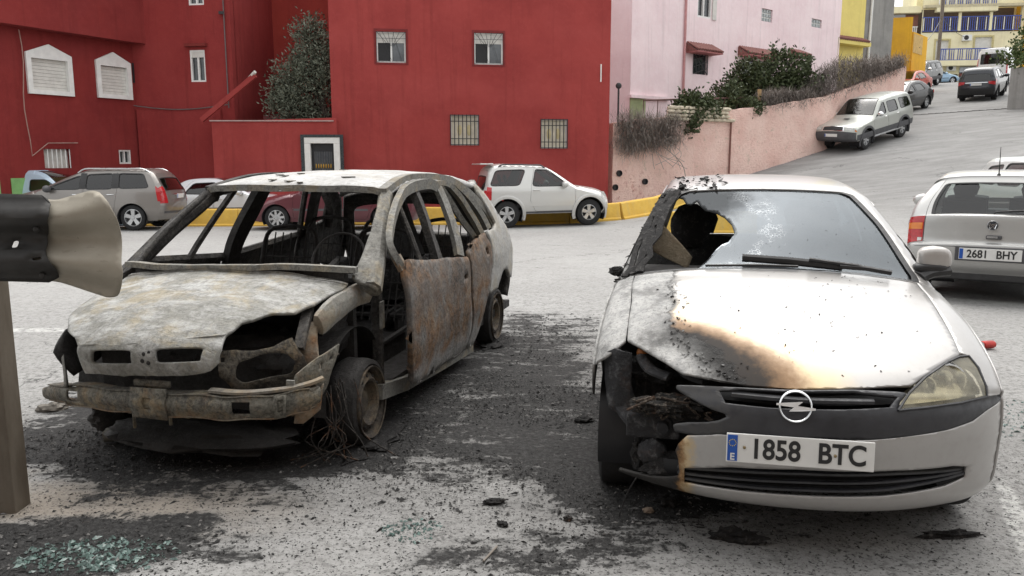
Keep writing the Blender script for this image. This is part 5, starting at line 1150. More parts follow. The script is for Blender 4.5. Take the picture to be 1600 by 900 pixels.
def band_plastic():
    t = NT('weathered_black_plastic'); n = t.noise(7, 5, .6); n2 = t.noise(40, 4, .6); y = t.sep()[1]
    c = t.mix(t.ramp(n, .3, .7), (.020,.021,.025), (.034,.035,.040)); c = t.mix(t.math('MULTIPLY', t.ramp(y, -.12, -.34), t.ramp(n2, .3, .6)), c, (.045,.044,.044))
    t.bsdf(c, t.ramp(n2, .3, .7, .38, .6), 0, t.bump(n2, .15, .004), spec=.5); return t.done()
M_BAND = band_plastic()
def wobble_(x, y, z): v = Vector((x, y, z)); return tuple(v+Vector((mnoise.noise(v*7), mnoise.noise(v*7+Vector((5,1,2))), mnoise.noise(v*7+Vector((2,7,3)))))*.012)
cpart = lambda name, poly, holes, mat, off=0.0, parent=co, res=(.035,.1): mobj(name, *sheet(poly, holes, lambda a, b: csh.top(a, b, off), res), mat, parent)
def jag(poly, amp, step, seed):
    """ragged edge"""
    rnd = random.Random(seed); P = [(a, b*.12) for a, b in poly]; P = resample(P, step)
    return [(a+rnd.gauss(0, amp), (b+rnd.gauss(0, amp))/.12) for a, b in P]
# outlines in (across, along) skin coordinates
HOODR = [(.517,7.38),(.609,7.94),(.729,8.56),(.812,8.92),(.818,9.4),(.822,10.2),(.85,11.4),(.85,12.22)]
HOOD = [(0,6.91),(.234,7.09)]+HOODR+[(.4,12.36),(0,12.4),(-.4,12.36)]+[(-a-.02,b) for a, b in HOODR[::-1]]+[(-.24,6.95)]
bon = cpart('bonnet', inset(HOOD, .004), [], M_CP, 0, co, (.028,.07)); solid(bon, .012)
HL = [(.435,5.66),(.496,7.0),(.59,7.80),(.723,8.53),(.80,8.82),(.853,8.93),(.882,8.60),(.893,7.69),(.89,6.62),(.741,6.04),(.578,5.82)]
BTOP = [(-.36,3.97),(-.319,4.0),(0,4.15),(.31,4.19),(.67,4.41),(.805,4.61),(.892,5.0),(1,5.3)]
DAM = jag([(-.43,4.05),(-.36,3.97),(-.34,3.6),(-.44,3.5),(-.52,3.4),(-.56,3.0),(-.535,2.65),(-.545,2.3)], .008, .03, 4)[:-3]
LOWG = [(-.60,2.42),(-.3,2.75),(0,2.92),(.44,2.97),(.72,2.92),(.80,2.80),(.80,2.42),(.70,2.22),(.4,2.02),(.16,1.95),(-.15,1.85),(-.43,1.75),(-.60,1.72)]
LOWGi = [(a if a > -.55 else -.515, b) for a, b in LOWG]
bump_poly = BTOP+[(1,0),(.5,0),(0,0),(-.5,0),(-.80,.15),(-.87,.5),(-.86,1.1),(-.75,1.35),(-.66,1.55),(-.60,1.75),(-.545,2.0),(-.535,2.25),(-.54,2.65),(-.555,3.0),(-.54,3.3),(-.52,3.5),(-.50,3.7),(-.42,3.85)]
bp = cpart('bumper', bump_poly, [LOWGi], M_CP, 0, co, (.03,.1)); solid(bp, .012)
# front wing, doors, rear quarter: side skin
ol = csh.outline_in(8.3, 25, 7); olr = csh.outline_in(1.6, 25, 7); wr = .285; ar = .335; XR = -2.491
def arc_(xc): return [(xc+ar*math.cos(q), .27+ar*math.sin(q)) for q in [math.pi+.25-(math.pi+.5)*i/16 for i in range(17)]]
wing_bot = [(-2.95,.26)]+arc_(XR)+arc_(0)+[(.36,.24)]
outer = ol+[(-2.95,.26)]+arc_(XR)+arc_(0)[:13]
DOOR = [(-.42,.24),(-.40,.9),(-.62,1.06),(-1.02,1.27),(-1.50,1.33),(-1.72,1.28),(-1.86,.9),(-1.80,.24)]; DWIN = [(-.62,.99),(-1.05,1.23),(-1.5,1.275),(-1.68,1.23),(-1.78,.96),(-1.2,.965)]
QWIN = [(-1.92,.98),(-1.80,1.25),(-2.30,1.25),(-2.55,1.02)]
M_CGL = glass('hatchback_glass', (.88,.92,.92))
sidem = MB()
for sg in (1, -1):
    P = rpoly(DOOR, 3, .1); W = rpoly(DWIN, 3, .15); QW = rpoly(QWIN, 3, .15)
    oo = olr+[(-2.95,.26)]+arc_(XR)+arc_(0) if sg > 0 else outer
    v, f = sheet(oo, [P, QW], lambda a, b: csh.side(a, b, sg), (.05,.05)); o = mobj('wing_and_quarter', v, f, M_CP, co); solid(o, .01, -1 if sg > 0 else 1)
    d = mobj('door', *sheet(inset(P, .005), [W], lambda a, b: csh.side(a, b, sg), (.05,.05)), M_CP, co)
    if sg > 0: mobj('door_window', *sheet(W, [], lambda a, b: csh.side(a, b, sg, -.012), (.06,.06)), M_CGL, d); mobj('quarter_window', *sheet(QW, [], lambda a, b: csh.side(a, b, sg, -.012), (.06,.06)), M_CGL, co)
    mobj('door_moulding', *sheet([(-.42,.46),(-.42,.54),(-1.82,.54),(-1.82,.46)], [], lambda a, b: csh.side(a, b, sg, .012), (.08,.05)), M_BAND, d)
# upper body strip: cowl edge, pillars, roof, tail
WSP = [(-.86,12.5),(.86,12.5),(.875,12.9),(.86,14.2),(.80,15.3),(.72,15.66),(0,15.72),(-.72,15.66),(-.80,15.3),(-.86,14.2),(-.875,12.9)]
RGL = rpoly([(-.8,20.6),(.8,20.6),(.84,22.4),(-.84,22.4)], 3, .1)
v, f = sheet([(-1,12.42),(-.2,12.42),(.2,12.42),(1,12.42),(1,25),(-1,25)], [WSP, RGL], lambda a, b: csh.top(a, b), (.05,.14)); roof = mobj('roof', v, f, M_CP, co); solid(roof, .012)
mobj('rear_window', *sheet(RGL, [], lambda a, b: csh.top(a, b, -.01), (.06,.2)), M_CGL, co)
for sg in (1, -1):     # wing tops beside the bonnet
    wt = [(sg*a, b) for a, b in [(.812,8.95),(.855,8.97),(.887,8.62),(.899,7.7),(.898,6.65),(1,6.95),(1,12.4),(.855,12.4),(.855,12.2),(.85,11.4),(.826,10.2),(.818,9.4)]]
    if sg < 0: wt = [(-.84,8.9),(-.90,8.6),(-.95,8.42),(-1,8.35),(-1,12.4),(-.88,12.4),(-.875,12.2),(-.87,11.4),(-.845,10.2),(-.838,9.4)]
    o = cpart('wing_top', wt, [], M_CP, 0, co, (.02,.08)); solid(o, .01)
# black band with upper grille slot
SLOT = [(.40,5.85),(.44,6.7),(.24,6.93),(0,6.74),(-.26,6.68),(-.36,6.4),(-.33,5.55),(-.12,5.5),(0,5.55),(.2,5.66)]
BAND = [(a, b+.02) for a, b in BTOP]+[(1,6.9),(.9,6.58),(.89,6.57),(.741,5.99),(.578,5.77),(.437,5.6),(.445,6.2),(.49,7.03),(.234,7.04),(0,6.86),(-.26,6.80),(-.45,6.7),(-.56,6.55),(-.56,6.1),(-.51,5.7),(-.45,5.3),(-.39,5.02),(-.33,4.9),(-.325,4.75),(-.36,4.55),(-.42,4.38),(-.50,4.25),(-.57,4.05),(-.56,3.75),(-.46,3.78),(-.39,3.9)]
bnd = cpart('grille_band', BAND[:-17]+rpoly(BAND, 2, .28)[-51:] if False else rpoly(BAND, 2, .2), [SLOT], M_BAND, 0, co, (.03,.1)); solid(bnd, .015)
cpart('grille_recess', inset(SLOT, -.03), [], M_DARK, -.06, bnd); 
gm = MB()
gm.tube([csh.top(a, 6.05+.35*abs(a), -.018) for a in [-.3+i*.07 for i in range(10)]], 1, 6, flat=(.016,.012)); gm.build('grille_bar', M_BAND, bnd)
# emblem: ring with a lightning bolt
em = pempty('emblem', bnd, csh.top(-.02, 5.74, .012), (0, R(-14), R(-1))); mb = MB()
mb.lathe([(.051,0),(.053,.005),(.056,.007),(.059,.005),(.061,0)], 'X', 40); mb.build('emblem_ring', M_CHROME, em); mb = MB()
BOLT = [(-.086,.009),(.030,.020),(.008,.003),(.086,-.003),(.086,-.010),(-.030,-.020),(-.008,-.003),(-.086,.002)]
v, f = sheet([(a, b) for a, b in [(p*.80, q*.95) for p, q in BOLT]], [], lambda a, b: (.010, a, b), (.05,.05)); o = mobj('emblem_bolt', v, f, plain('bright_silver', (.78,.78,.78), .4, .3, var=.03), em, smooth=False); solid(o, .006, 0)
# right headlight
def lensmat():
    t = NT('yellowed_lens'); n = t.noise(9, 5); fr = t.fres()
    tr = t.n('ShaderNodeBsdfTransparent'); tr.inputs[0].default_value = (.86,.82,.68,1); gl = t.n('ShaderNodeBsdfGlossy'); gl.inputs['Roughness'].default_value = .08
    df = t.n('ShaderNodeBsdfDiffuse'); df.inputs[0].default_value = (.50,.47,.36,1); a = t.n('ShaderNodeMixShader'); t.l(t.ramp(n, .3, .75, .12, .42), a.inputs[0]); t.l(tr.outputs[0], a.inputs[1]); t.l(df.outputs[0], a.inputs[2])
    b = t.n('ShaderNodeMixShader'); t.l(t.math('MULTIPLY', fr.outputs[0], .9), b.inputs[0]); t.l(a.outputs[0], b.inputs[1]); t.l(gl.outputs[0], b.inputs[2]); t.l(b.outputs[0], t.out.inputs[0]); return t.done()
M_LENS = lensmat(); M_REFL = plain('headlight_reflector', (.62,.60,.54), .22, .85, var=.25, vs=18)
hl = cpart('headlight', inset(HL, .006), [], M_LENS, .002, co, (.02,.06)); 
hb = cpart('headlight_housing', inset(HL, .0), [], M_REFL, -.07, hl, (.03,.1))
mb = MB()
for u_, t_, rr in ((.60,7.5,.035),(.73,8.05,.06)): 
    c = Vector(csh.top(u_, t_, -.06)); mb.lathe([(0,-.03),(rr*.5,-.03),(rr,.012),(rr+.006,.012),(rr+.008,-.03)], 'X', 20, c)
mb.build('headlight_bowl', M_CHROME, hl); mb = MB()
for u_, t_ in ((.60,7.5),(.73,8.05)): mb.ell(Vector(csh.top(u_, t_, -.055)), (.02,.012,.012), 10, 6)
mb.build('bulb', M_CLEAR, hl)
mb = MB(); mb.tube([csh.top(a, b, .004) for a, b in HL+HL[:1]], .005, 5, cap=False); mb.build('headlight_seal', M_BAND, hl)
# lower grille
lgr = cpart('lower_grille', inset(LOWG, -.015), [], M_DARK, -.05, co)
for k in range(3):
    mb = MB(); q = (k+.8)/3.6
    mb.tube([csh.top(a, interp([(-.6,1.75),(-.15,1.87),(.16,1.97),(.4,2.05),(.80,2.5)], a)*(1-q)+interp([(-.6,2.42),(-.3,2.75),(0,2.92),(.44,2.97),(.80,2.7)], a)*q, -.02-.006*k) for a in [-.54+i*.095 for i in range(15)]], 1, 6, flat=(.014,.008)); mb.build('grille_slat', M_BAND, lgr)
# number plate with ring of stars and country letter
pl = plate(co, (.812,0,.466), 1, '1858 BTC', R(-4), groups=(('1858', -.085), ('BTC', .148)))
base = Matrix(((0,0,1,.0065),(1,0,0,0),(0,1,0,0),(0,0,0,1)))
text3d('E', .036, pl, Matrix.Translation((0,-.238,-.034)) @ base, 'country_letter', M_PLATE)
mb = MB()
for i in range(12):
    a = 2*math.pi*i/12; mb.box((.0065,-.238+.0125*math.cos(a),.020+.0125*math.sin(a)), (.001,.003,.003))
mb.build('star_ring', plain('star_yellow', (.7,.55,.05), .5), pl, smooth=False)['kind'] = 'stuff'
for y_, z_ in ((-.195,.004),(.125,-.004)):
    mb = MB(); mb.ell((.006,y_,z_), (.005,.006,.006), 10, 6); mb.build('plate_screw', plain('brass_screw', (.25,.19,.10), .4, .6), pl)
# windscreen: cracked glass with the burnt-out hole
GH = [(-.90,12.62),(-.885,14.0),(-.85,14.75),(-.80,15.02),(-.72,14.98),(-.66,14.72),(-.60,14.80),(-.51,14.44),(-.40,14.33),(-.33,14.2),(-.27,14.0),(-.244,13.76),(-.29,13.58),(-.363,13.42),(-.42,13.1),(-.472,12.8),(-.53,12.62),(-.7,12.58)]
def windglass():
    t = NT('hazy_cracked_windscreen'); y = t.sep()[1]; dh = t.dist((-.72,-.40,1.17), (1/.50, 1/.36, 1/.24)); n = t.noise(7, 5, .6); cr1 = t.voro(55, 'DISTANCE_TO_EDGE'); cn = t.noise(30, 3)
    dn = t.math('ADD', dh, t.math('MULTIPLY', t.math('SUBTRACT', n, .5), .4)); near = t.math('MULTIPLY', t.ramp(dn, 1.45, 1.2), t.ramp(dn, .95, 1.1)); crk = t.math('MULTIPLY', t.ramp(cr1, .06, .02), t.math('MULTIPLY', near, t.ramp(t.noise(9, 3), .44, .56)))
    fr = t.fres()
    tr = t.n('ShaderNodeBsdfTransparent'); tr.inputs[0].default_value = (.22,.245,.26,1); df = t.n('ShaderNodeBsdfDiffuse'); df.inputs[0].default_value = (.55,.57,.58,1)
    gl = t.n('ShaderNodeBsdfGlossy'); gl.inputs['Roughness'].default_value = .03; gl.inputs[0].default_value = (.86,.93,1,1)
    sfilm = t.math('MULTIPLY', t.ramp(t.math('ADD', t.dist((-.95,-.42,1.30), (1/.3, 1/.4, 1/.16)), t.math('MULTIPLY', t.math('SUBTRACT', n, .5), .8)), 1.2, .5), .75)
    soot = t.math('MAXIMUM', sfilm, t.math('MULTIPLY', t.ramp(t.noise(48, 3, .7), .675, .71), .9))
    a = t.n('ShaderNodeMixShader'); t.l(t.math('MAXIMUM', t.math('MULTIPLY', crk, .95), t.math('ADD', t.ramp(n, .3, .7, .015, .04), t.math('MULTIPLY', near, .04)), clamp=True), a.inputs[0]); t.l(tr.outputs[0], a.inputs[1]); t.l(df.outputs[0], a.inputs[2])
    b = t.n('ShaderNodeMixShader'); t.l(t.math('MULTIPLY', fr.outputs[0], .9, clamp=True), b.inputs[0]); t.l(a.outputs[0], b.inputs[1]); t.l(gl.outputs[0], b.inputs[2])
    k = t.n('ShaderNodeBsdfDiffuse'); k.inputs[0].default_value = (.02,.02,.02,1); c = t.n('ShaderNodeMixShader'); t.l(soot, c.inputs[0]); t.l(b.outputs[0], c.inputs[1]); t.l(k.outputs[0], c.inputs[2])
    t.l(c.outputs[0], t.out.inputs[0]); return t.done()
M_WG = windglass()
GHj = jag(GH, .006, .03, 8)
wpoly = [(-.85,12.45),(.85,12.45)]+WSP[2:]
wsg = cpart('windscreen', [(-.52,12.45),(.86,12.45)]+WSP[2:8]+[(-.80,15.2),(-.79,15.04)]+[g for g in GHj if g[0] > -.80 or g[1] < 12.7][::1][1:] if False else [(-.50,12.45),(.86,12.45)]+WSP[2:8]+[(-.79,15.35),(-.80,15.06),(-.74,14.96),(-.69,14.72),(-.64,14.66),(-.60,14.83),(-.55,14.60),(-.50,14.46),(-.40,14.36),(-.33,14.22),(-.27,14.0),(-.244,13.76),(-.285,13.56),(-.33,13.5),(-.363,13.40),(-.42,13.1),(-.455,12.9),(-.485,12.7)], [], M_WG, -.006, co, (.03,.1)); solid(wsg, .005)
cpart('windscreen_seal', inset(WSP, -.012), [[(a*.965, 12.62 if b < 12.6 else (b-.12 if b > 15 else b)) for a, b in WSP]], M_BLACKP, .002, co, (.03,.12))
# wipers and scuttle
def arm(name, pts, r_, parent=co):
    mb = MB(); mb.tube(pts, r_, 6); return mb.build(name, M_BLACKP, parent)
wp = arm('wiper', [csh.top(.62,12.5,.03), csh.top(.5,12.62,.04), csh.top(.33,12.78,.04), csh.top(.22,12.84,.045)], .010)
mb = MB(); mb.tube([csh.top(-.19,13.02,.022), csh.top(.1,12.92,.022), csh.top(.36,12.78,.02), csh.top(.42,12.74,.02)], 1, 6, flat=(.013,.02)); mb.build('wiper_blade', M_BLACKP, wp)
wp2 = arm('wiper', [csh.top(.70,12.42,.03), csh.top(.55,12.52,.035), csh.top(.40,12.60,.03)], .012)
mb = MB(); mb.tube([csh.top(-.42,12.62,.015), csh.top(-.1,12.5,.02), csh.top(.15,12.46,.02)], .007, 5); mb.build('wiper_blade', M_BLACKP, wp2)
cpart('scuttle', [(-.9,12.2),(.9,12.2),(.9,12.62),(-.9,12.62)], [], M_BLACKP, -.02, co, (.06,.1))
# interior
mb = MB(); mb.box((-.62,.0,.86), (.5,1.36,.16)); o = mb.build('dashboard', plain('dusty_dashboard', (.035,.034,.033), .8, var=.3), co, smooth=False); bevel(o, .04, 3)
mb = MB(); mb.lathe([(.165,-.014),(.185,0),(.165,.014),(.15,0),(.165,-.014)], 'X', 24); o = mb.build('steering_wheel', M_BLACKP, co); o.location = (-.86,.36,.95); o.rotation_euler = (0,R(-25),0)
for x_, y_, mt in ((-1.35,.36,M_SEAT),(-1.35,-.36,M_CHAR),(-2.2,.40,M_SEAT)):
    mb = MB(); mb.tube([(x_+.15,y_,.5),(x_,y_,.85),(x_-.08,y_,1.04)], 1, 10, flat=(.25,.08), up=(1,0,.2)); mb.tube([(x_-.09,y_,1.07),(x_-.1,y_,1.16),(x_-.11,y_,1.24)], [.8,1,.75], 10, flat=(.14,.06), up=(1,0,.2)); mb.build('seat', mt, co)
mb = MB(); mb.box((-1.3,0,.35), (2.8,1.5,.1)); mb.box((.15,.0,.24), (.7,1.15,.03)); mb.box((-.5,0,.6), (.06,1.5,.5)); mb.build('floor', M_DARK, co, smooth=False)  # includes a nose undertray added to block light below the bumper
v, f = sheet([(0,0),(1,0),(1,1),(0,1)], [], lambda a, b: wobble_(*(Vector((-.80,-.575,1.20)).lerp(Vector((-.78,-.39,.985)), a).lerp(Vector((-.74,-.645,1.045)).lerp(Vector((-.75,-.42,.925)), a), b))), (.1,.1)); o = mobj('sagging_trim', v, f, charred('scorched_tan_trim', (.20,.165,.115), (.32,.27,.20), .2, 40), co); solid(o, .01)
mb = MB(); mb.ell((-1.2,-.40,1.13), (.06,.12,.14), 14, 10, lambda d: 1+.12*mnoise.noise(d*3)); mb.build('charred_headrest', M_CHAR, co)
# burnt A-pillar: charred strips and flakes
mb = MB(); rnd = random.Random(9)
for k in range(3):
    mb.tube([Vector(csh.top(-.93+.05*k+.012*rnd.gauss(0,1), t_, .004+.01*rnd.random())) for t_ in [12.5+.26*i for i in range(13)]], [.7+.7*rnd.random() for _ in range(13)], 5, flat=(.022,.007))
mb.build('charred_pillar_trim', M_CHAR, co)
def flakes(name, n, fn, size, mat, seed, parent=co):
    rnd = random.Random(seed); mb = MB()
    for i in range(n):
        p = Vector(fn(rnd)); a = rnd.random()*6.28; s_ = size*rnd.uniform(.4, 1.5); tx = Vector((math.cos(a), math.sin(a), rnd.gauss(0,.25)))*s_; ty = Vector((-math.sin(a), math.cos(a), rnd.gauss(0,.3)))*s_*rnd.uniform(.3,.8); up = Vector((0,0,s_*rnd.uniform(.1,.6)))
        mb.add([p-tx-ty*.6, p-ty+up*.4, p+tx*.8-ty*.3, p+tx+ty*.7+up, p+ty*.8+up*.5, p-tx*.7+ty*.5], [(0,1,5),(1,4,5),(1,2,4),(2,3,4)])
    o = mb.build(name, mat, parent, smooth=False); o['kind'] = 'stuff'; return o
M_ASHF = plain('ash_flake', (.16,.158,.155), .9, var=.4, vs=40)
def burn_edge(rnd):
    t_ = rnd.uniform(7.2, 11.2); u_ = interp([(6.94,-.228),(7.89,-.403),(8.55,-.512),(9.37,-.547),(10.75,-.575),(12,-.6)], t_)+rnd.gauss(-.03,.035); return csh.top(u_, t_, .003)
flakes('paint_flakes', 60, burn_edge, .0065, M_ASHF, 31)
flakes('soot_flakes', 70, burn_edge, .007, M_CHAR, 32)
flakes('pillar_flakes', 160, lambda r_: csh.top(r_.uniform(-1,-.86), r_.uniform(12.4,15.9), .003), .014, M_CHAR, 35)
flakes('roof_flakes', 60, lambda r_: csh.top(r_.uniform(-.92,-.35), r_.uniform(15.7,17.6), .004), .02, M_CHAR, 33)
flakes('bonnet_specks', 90, lambda r_: csh.top(r_.uniform(-.35,.75), r_.uniform(7.6,12.0), .002), .0045, M_CHAR, 34)
# damaged corner: inner structure
def lump(name, c, rad, mat, seed, amp=.35, parent=co, fr=3.0, nu=22, nv=14):
    mb = MB(); off = Vector((seed*3.1, seed*1.7, seed)); mb.ell(c, rad, nu, nv, lambda d: 1+amp*mnoise.noise(d*fr+off)+.5*amp*mnoise.noise(d*fr*2.7+off)); return mb.build(name, mat, parent)
lump('melted_headlight', (.56,-.45,.535), (.07,.17,.045), M_MELT, 1, .35, fr=3.2, nu=56, nv=30)
lump('charred_filler', (.30,-.50,.60), (.10,.16,.05), M_CHAR, 3, .4)
mb = MB()
for i in range(20):
    rn = random.Random(i); p = Vector((.60+rn.uniform(-.03,.03), -.46+rn.uniform(-.15,.14), .545+rn.uniform(-.035,.04))); mb.tube(curve([tuple(p), tuple(p+Vector((rn.gauss(.01,.01), rn.gauss(0,.03), rn.gauss(0,.015)))), tuple(p+Vector((rn.gauss(0,.02), rn.gauss(0,.045), rn.gauss(.0,.02))))], 3), .0025+.0035*rn.random(), 5)
mb.build('melted_wires', charred('melted_wire', (.06,.045,.035), (.42,.36,.30), .5, 60), co)
M_SST = charred('sooty_panel', (.028,.028,.03), (.12,.12,.122), .12, 16)
v, f = sheet([(-.768,.69),(-.715,.73),(-.649,.715),(-.636,.584),(-.60,.472),(-.555,.39),(-.64,.435),(-.735,.46),(-.765,.577)], [], lambda a, b: wobble_(.44-1.0*max(0, -.70-a), a, b), (.025,.025)); solid(mobj('inner_wing_panel', v, f, M_SST, co), .012)
mb = MB(); mb.tube(curve([(.40,-.60,.70),(.47,-.56,.66),(.52,-.48,.645)], 3), 1, 8, flat=(.03,.015)); mb.build('lamp_strut', M_SST, co)
mb = MB(); mb.tube(curve([(.42,-.44,.68),(.50,-.40,.655),(.56,-.33,.65)], 3), 1, 8, flat=(.035,.02)); mb.build('lamp_strut', M_SST, co)
mb = MB(); mb.ell((.38,-.60,.71), (.03,.025,.025), 10, 8); mb.build('indicator_remains', plain('scorched_amber', (.30,.10,.02), .6), co)
mb = MB(); mb.box((.50,-.1,.46), (.05,1.05,.10)); o = mb.build('crash_beam', M_SST, co, smooth=False); bevel(o, .012)
mb = MB(); mb.box((.54,-.54,.44), (.05,.22,.10)); o = mb.build('beam_mount', M_SST, co, smooth=False); bevel(o, .01)
mb = MB(); mb.lathe([(.0,.03),(.022,.03),(.026,.0),(.04,.0),(.045,-.02)], 'X', 16, (.575,-.50,.45)); mb.build('tow_eye', M_SST, co)
mb = MB(); mb.tube(curve([(.36,-.70,.50),(.44,-.66,.46),(.52,-.60,.42)], 4), 1, 8, flat=(.04,.02)); mb.build('wing_bracket', M_SST, co)
lump('charred_arch', (.33,-.56,.52), (.05,.07,.12), M_CHAR, 5, .4)
lump('charred_fog_lamp', (.56,-.54,.33), (.05,.06,.06), M_SST, 6, .15)
lump('hanging_remains', (.46,-.58,.28), (.05,.05,.10), M_CHAR, 7, .5)
lump('hanging_remains', (.58,-.46,.28), (.05,.12,.06), M_CHAR, 8, .6)
mb = MB(); mb.box((.30,0,.52), (.04,1.25,.42)); mb.build('radiator', plain('sooty_radiator', (.02,.02,.02), .9), co, smooth=False)
mb = MB(); mb.box((-.05,0,.35), (.9,1.2,.2)); mb.box((.1,0,.62), (.5,1.0,.3)); mb.build('engine_bay', M_DARK, co, smooth=False)
mb = MB(); mb.tube(curve([(.60,-.60,.23),(.57,-.64,.14),(.60,-.67,.05)], 3), .0035, 5); mb.build('dangling_wire', M_CHAR, co)
# wheels
for xc, sg, st in ((0,1,.05),(0,-1,.05),(XR,1,0),(XR,-1,0)):
    flat_ = (xc == 0 and sg < 0)
    wheel(co, (xc, sg*(.715), wr-(.03 if flat_ else 0)), wr, .175, .19, 6, sg, M_CHARR if flat_ else M_GREYP, M_TYRE, 'steel', st)
    mb = MB(); mb.lathe([(ar-.01, sg*.79), (ar-.02, sg*.3)], 'Y', 20, (xc,0,.27), -.3, math.pi+.3); mb.build('wheel_arch_liner', M_DARK, co)
    if sg < 0 and xc == 0: continue
# door mirror, left side only (the other one burnt away)
sq = lambda d_, p=3.2: 1/(abs(d_.x)**p+abs(d_.y)**p+abs(d_.z)**p)**(1/p)
mb = MB(); mb.ell((-.50,.772,1.050), (.055,.083,.060), 28, 18, lambda d_: sq(d_)*(1-.16*max(0, -d_.y))*(1-.10*max(0, d_.y)*max(0, d_.z))); mir = mb.build('door_mirror', plain('mirror_silver', (.42,.40,.38), .4, .3, .5, var=.06), co)
mb = MB(); mb.ell((-.488,.760,1.002), (.050,.078,.026), 26, 14, lambda d_: sq(d_)); mb.build('mirror_lower_shell', M_BLACKP, mir)
mb = MB(); mb.tube(curve([(-.46,.69,.955),(-.475,.715,.965),(-.485,.76,.985),(-.50,.84,.995)], 4), 1, 10, flat=(.055,.032)); mb.build('mirror_foot', M_BLACKP, mir)
lump('mirror_stump', (-.49,-.78,.94), (.03,.04,.025), M_CHAR, 44, .5)
# ================================================================ burnt-out people carrier (foreground left)
SC_OUT=[(.735,.49),(.765,.57),(.755,.65),(.66,.735),(.44,.825),(.16,.895),(.05,.92),(.02,.95),(-.30,1.17),(-.60,1.36),(-.74,1.405),(-1.15,1.445),(-1.8,1.455),(-2.35,1.41),(-2.65,1.34),(-2.92,1.08),(-3.08,.88),(-3.2,.62),(-3.25,.42),(-3.15,.22)]
SC_BOW=[.20,.20,.19,.15,.11,.10,.09,.08,.05,.04,.03,.03,.03,.03,.04,.07,.09,.1,.1,.1]
SC_WZ=[(.1,.78),(.3,.83),(.5,.855),(.75,.85),(.90,.815),(1.05,.755),(1.33,.62),(1.46,.54)]
SC_WX=[(-3.3,.88),(-2.9,.95),(-2.2,1),(-.3,1),(.2,.97),(.8,.90)]
ssh = Shell(SC_OUT, SC_BOW, SC_WZ, SC_WX, r=.05, p=2.3, angs={2:15,3:45}, nose=.4)
A14 = R(14); SX, SY = -.79-.76*math.cos(A14), 4.21+.76*math.sin(A14)
sc = thing('burnt_people_carrier', 'burnt out people carrier stripped to rusty grey metal in the left foreground', 'car', (SX,SY,gz(SX,SY)), math.atan2(-math.cos(A14), -math.sin(A14)))
def burnt(name, white=.5, rust=.4, soot=.4, base=(.30,.295,.275), scl=1.0, bump=.6, tan=.35, seed=0, aniso=(1,1,1), door=False):
    """fire-stripped steel: ash white, grey oxide, tan and orange rust, soot"""
    t = NT(name)
    mp = t.n('ShaderNodeMapping'); mp.inputs['Location'].default_value = (seed*1.3, seed*.7, seed*2.1); t.l(t.P, mp.inputs[0]); V = mp.outputs[0]
    n1 = t.noise(2.6*scl, 6, .62, V, .4); n2 = t.noise(7*scl, 8, .68, V, .35, stretch=aniso); n3 = t.noise(30*scl, 6, .72, V, .3); n4 = t.noise(3.2*scl, 8, .68, V, .5); n5 = t.noise(110, 3, .7, V)
    c = t.mix(t.ramp(n3, .35, .7), base, tuple(x*.62 for x in base))
    c = t.mix(t.math('MULTIPLY', t.ramp(n4, .47, .6), tan), c, (.36,.30,.19))
    w_ = t.math('MULTIPLY', t.ramp(t.math('ADD', t.math('MULTIPLY', n2, .65), t.math('MULTIPLY', n1, .35)), .57-.24*white, .73-.16*white), min(1, white*1.3))
    c = t.mix(w_, c, t.mix(n3, (.66,.66,.65), (.44,.44,.43)))
    r_ = t.math('MULTIPLY', t.ramp(t.math('ADD', t.math('MULTIPLY', n4, .55), t.math('MULTIPLY', n2, .45)), .56-.2*rust, .76-.14*rust), min(1, rust*1.35))
    c = t.mix(r_, c, t.mix(t.ramp(n3, .35, .65), (.20,.098,.04), (.105,.058,.03)))
    if door:   # scorched paint survives along the lower edge, rust in the middle of the panel, soot towards the sill line
        zz_ = t.math('ADD', t.sep()[2], t.math('MULTIPLY', t.math('SUBTRACT', n4, .5), .35)); c = t.mix(t.math('MULTIPLY', t.ramp(zz_, .36, .24), .85), c, t.mix(n3, (.36,.36,.35), (.24,.24,.235)))
        c = t.mix(t.math('MULTIPLY', t.math('MULTIPLY', t.ramp(zz_, .60, .72), t.ramp(zz_, .95, .8)), .45), c, (.13,.125,.12))
    s_ = t.math('MULTIPLY', t.ramp(t.math('ADD', t.math('MULTIPLY', n1, .5), t.math('MULTIPLY', n3, .5)), .58-.25*soot, .76-.18*soot), min(1, soot*1.4))
    c = t.mix(s_, c, (.025,.023,.022))
    c = t.mix(t.math('MULTIPLY', t.ramp(n5, .60, .70), .45), c, (.07,.065,.06))
    nr = t.bump(n3, bump, .012, t.bump(n2, bump*.8, .03))
    t.bsdf(c, t.ramp(n2, .3, .7, .55, .9), t.math('MULTIPLY', t.math('SUBTRACT', 1.0, r_), .25), nr, spec=.4); return t.done()
M_BHOOD = burnt('ash_white_steel', .60, .14, .34, (.26,.255,.23), 1.15, .65, .55, 1, (1.9,.7,1))
M_BROOF = burnt('ash_roof_steel', .7, .05, .24, (.38,.375,.365), 1.2, .4, .2, 2)
M_BDOOR = burnt('rusty_door_steel', .10, 1.05, .50, (.20,.195,.185), 1.25, .8, .6, 3, door=True)
M_BFRAME = burnt('grey_frame_steel', .22, .30, .42, (.24,.235,.215), 1.6, .5, .4, 4)
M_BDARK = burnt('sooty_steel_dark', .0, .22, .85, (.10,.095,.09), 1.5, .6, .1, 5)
M_BRUST = burnt('orange_rust_steel', .15, .85, .25, (.28,.25,.2), 1.5, .7, .4, 6)
M_BBUMP = burnt('tan_beam_steel', .16, .55, .55, (.19,.18,.15), 1.9, .7, .6, 7)
M_BBLK = burnt('black_soot_steel', .0, .08, 1.0, (.045,.042,.04), 1.8, .6, 0, 8)
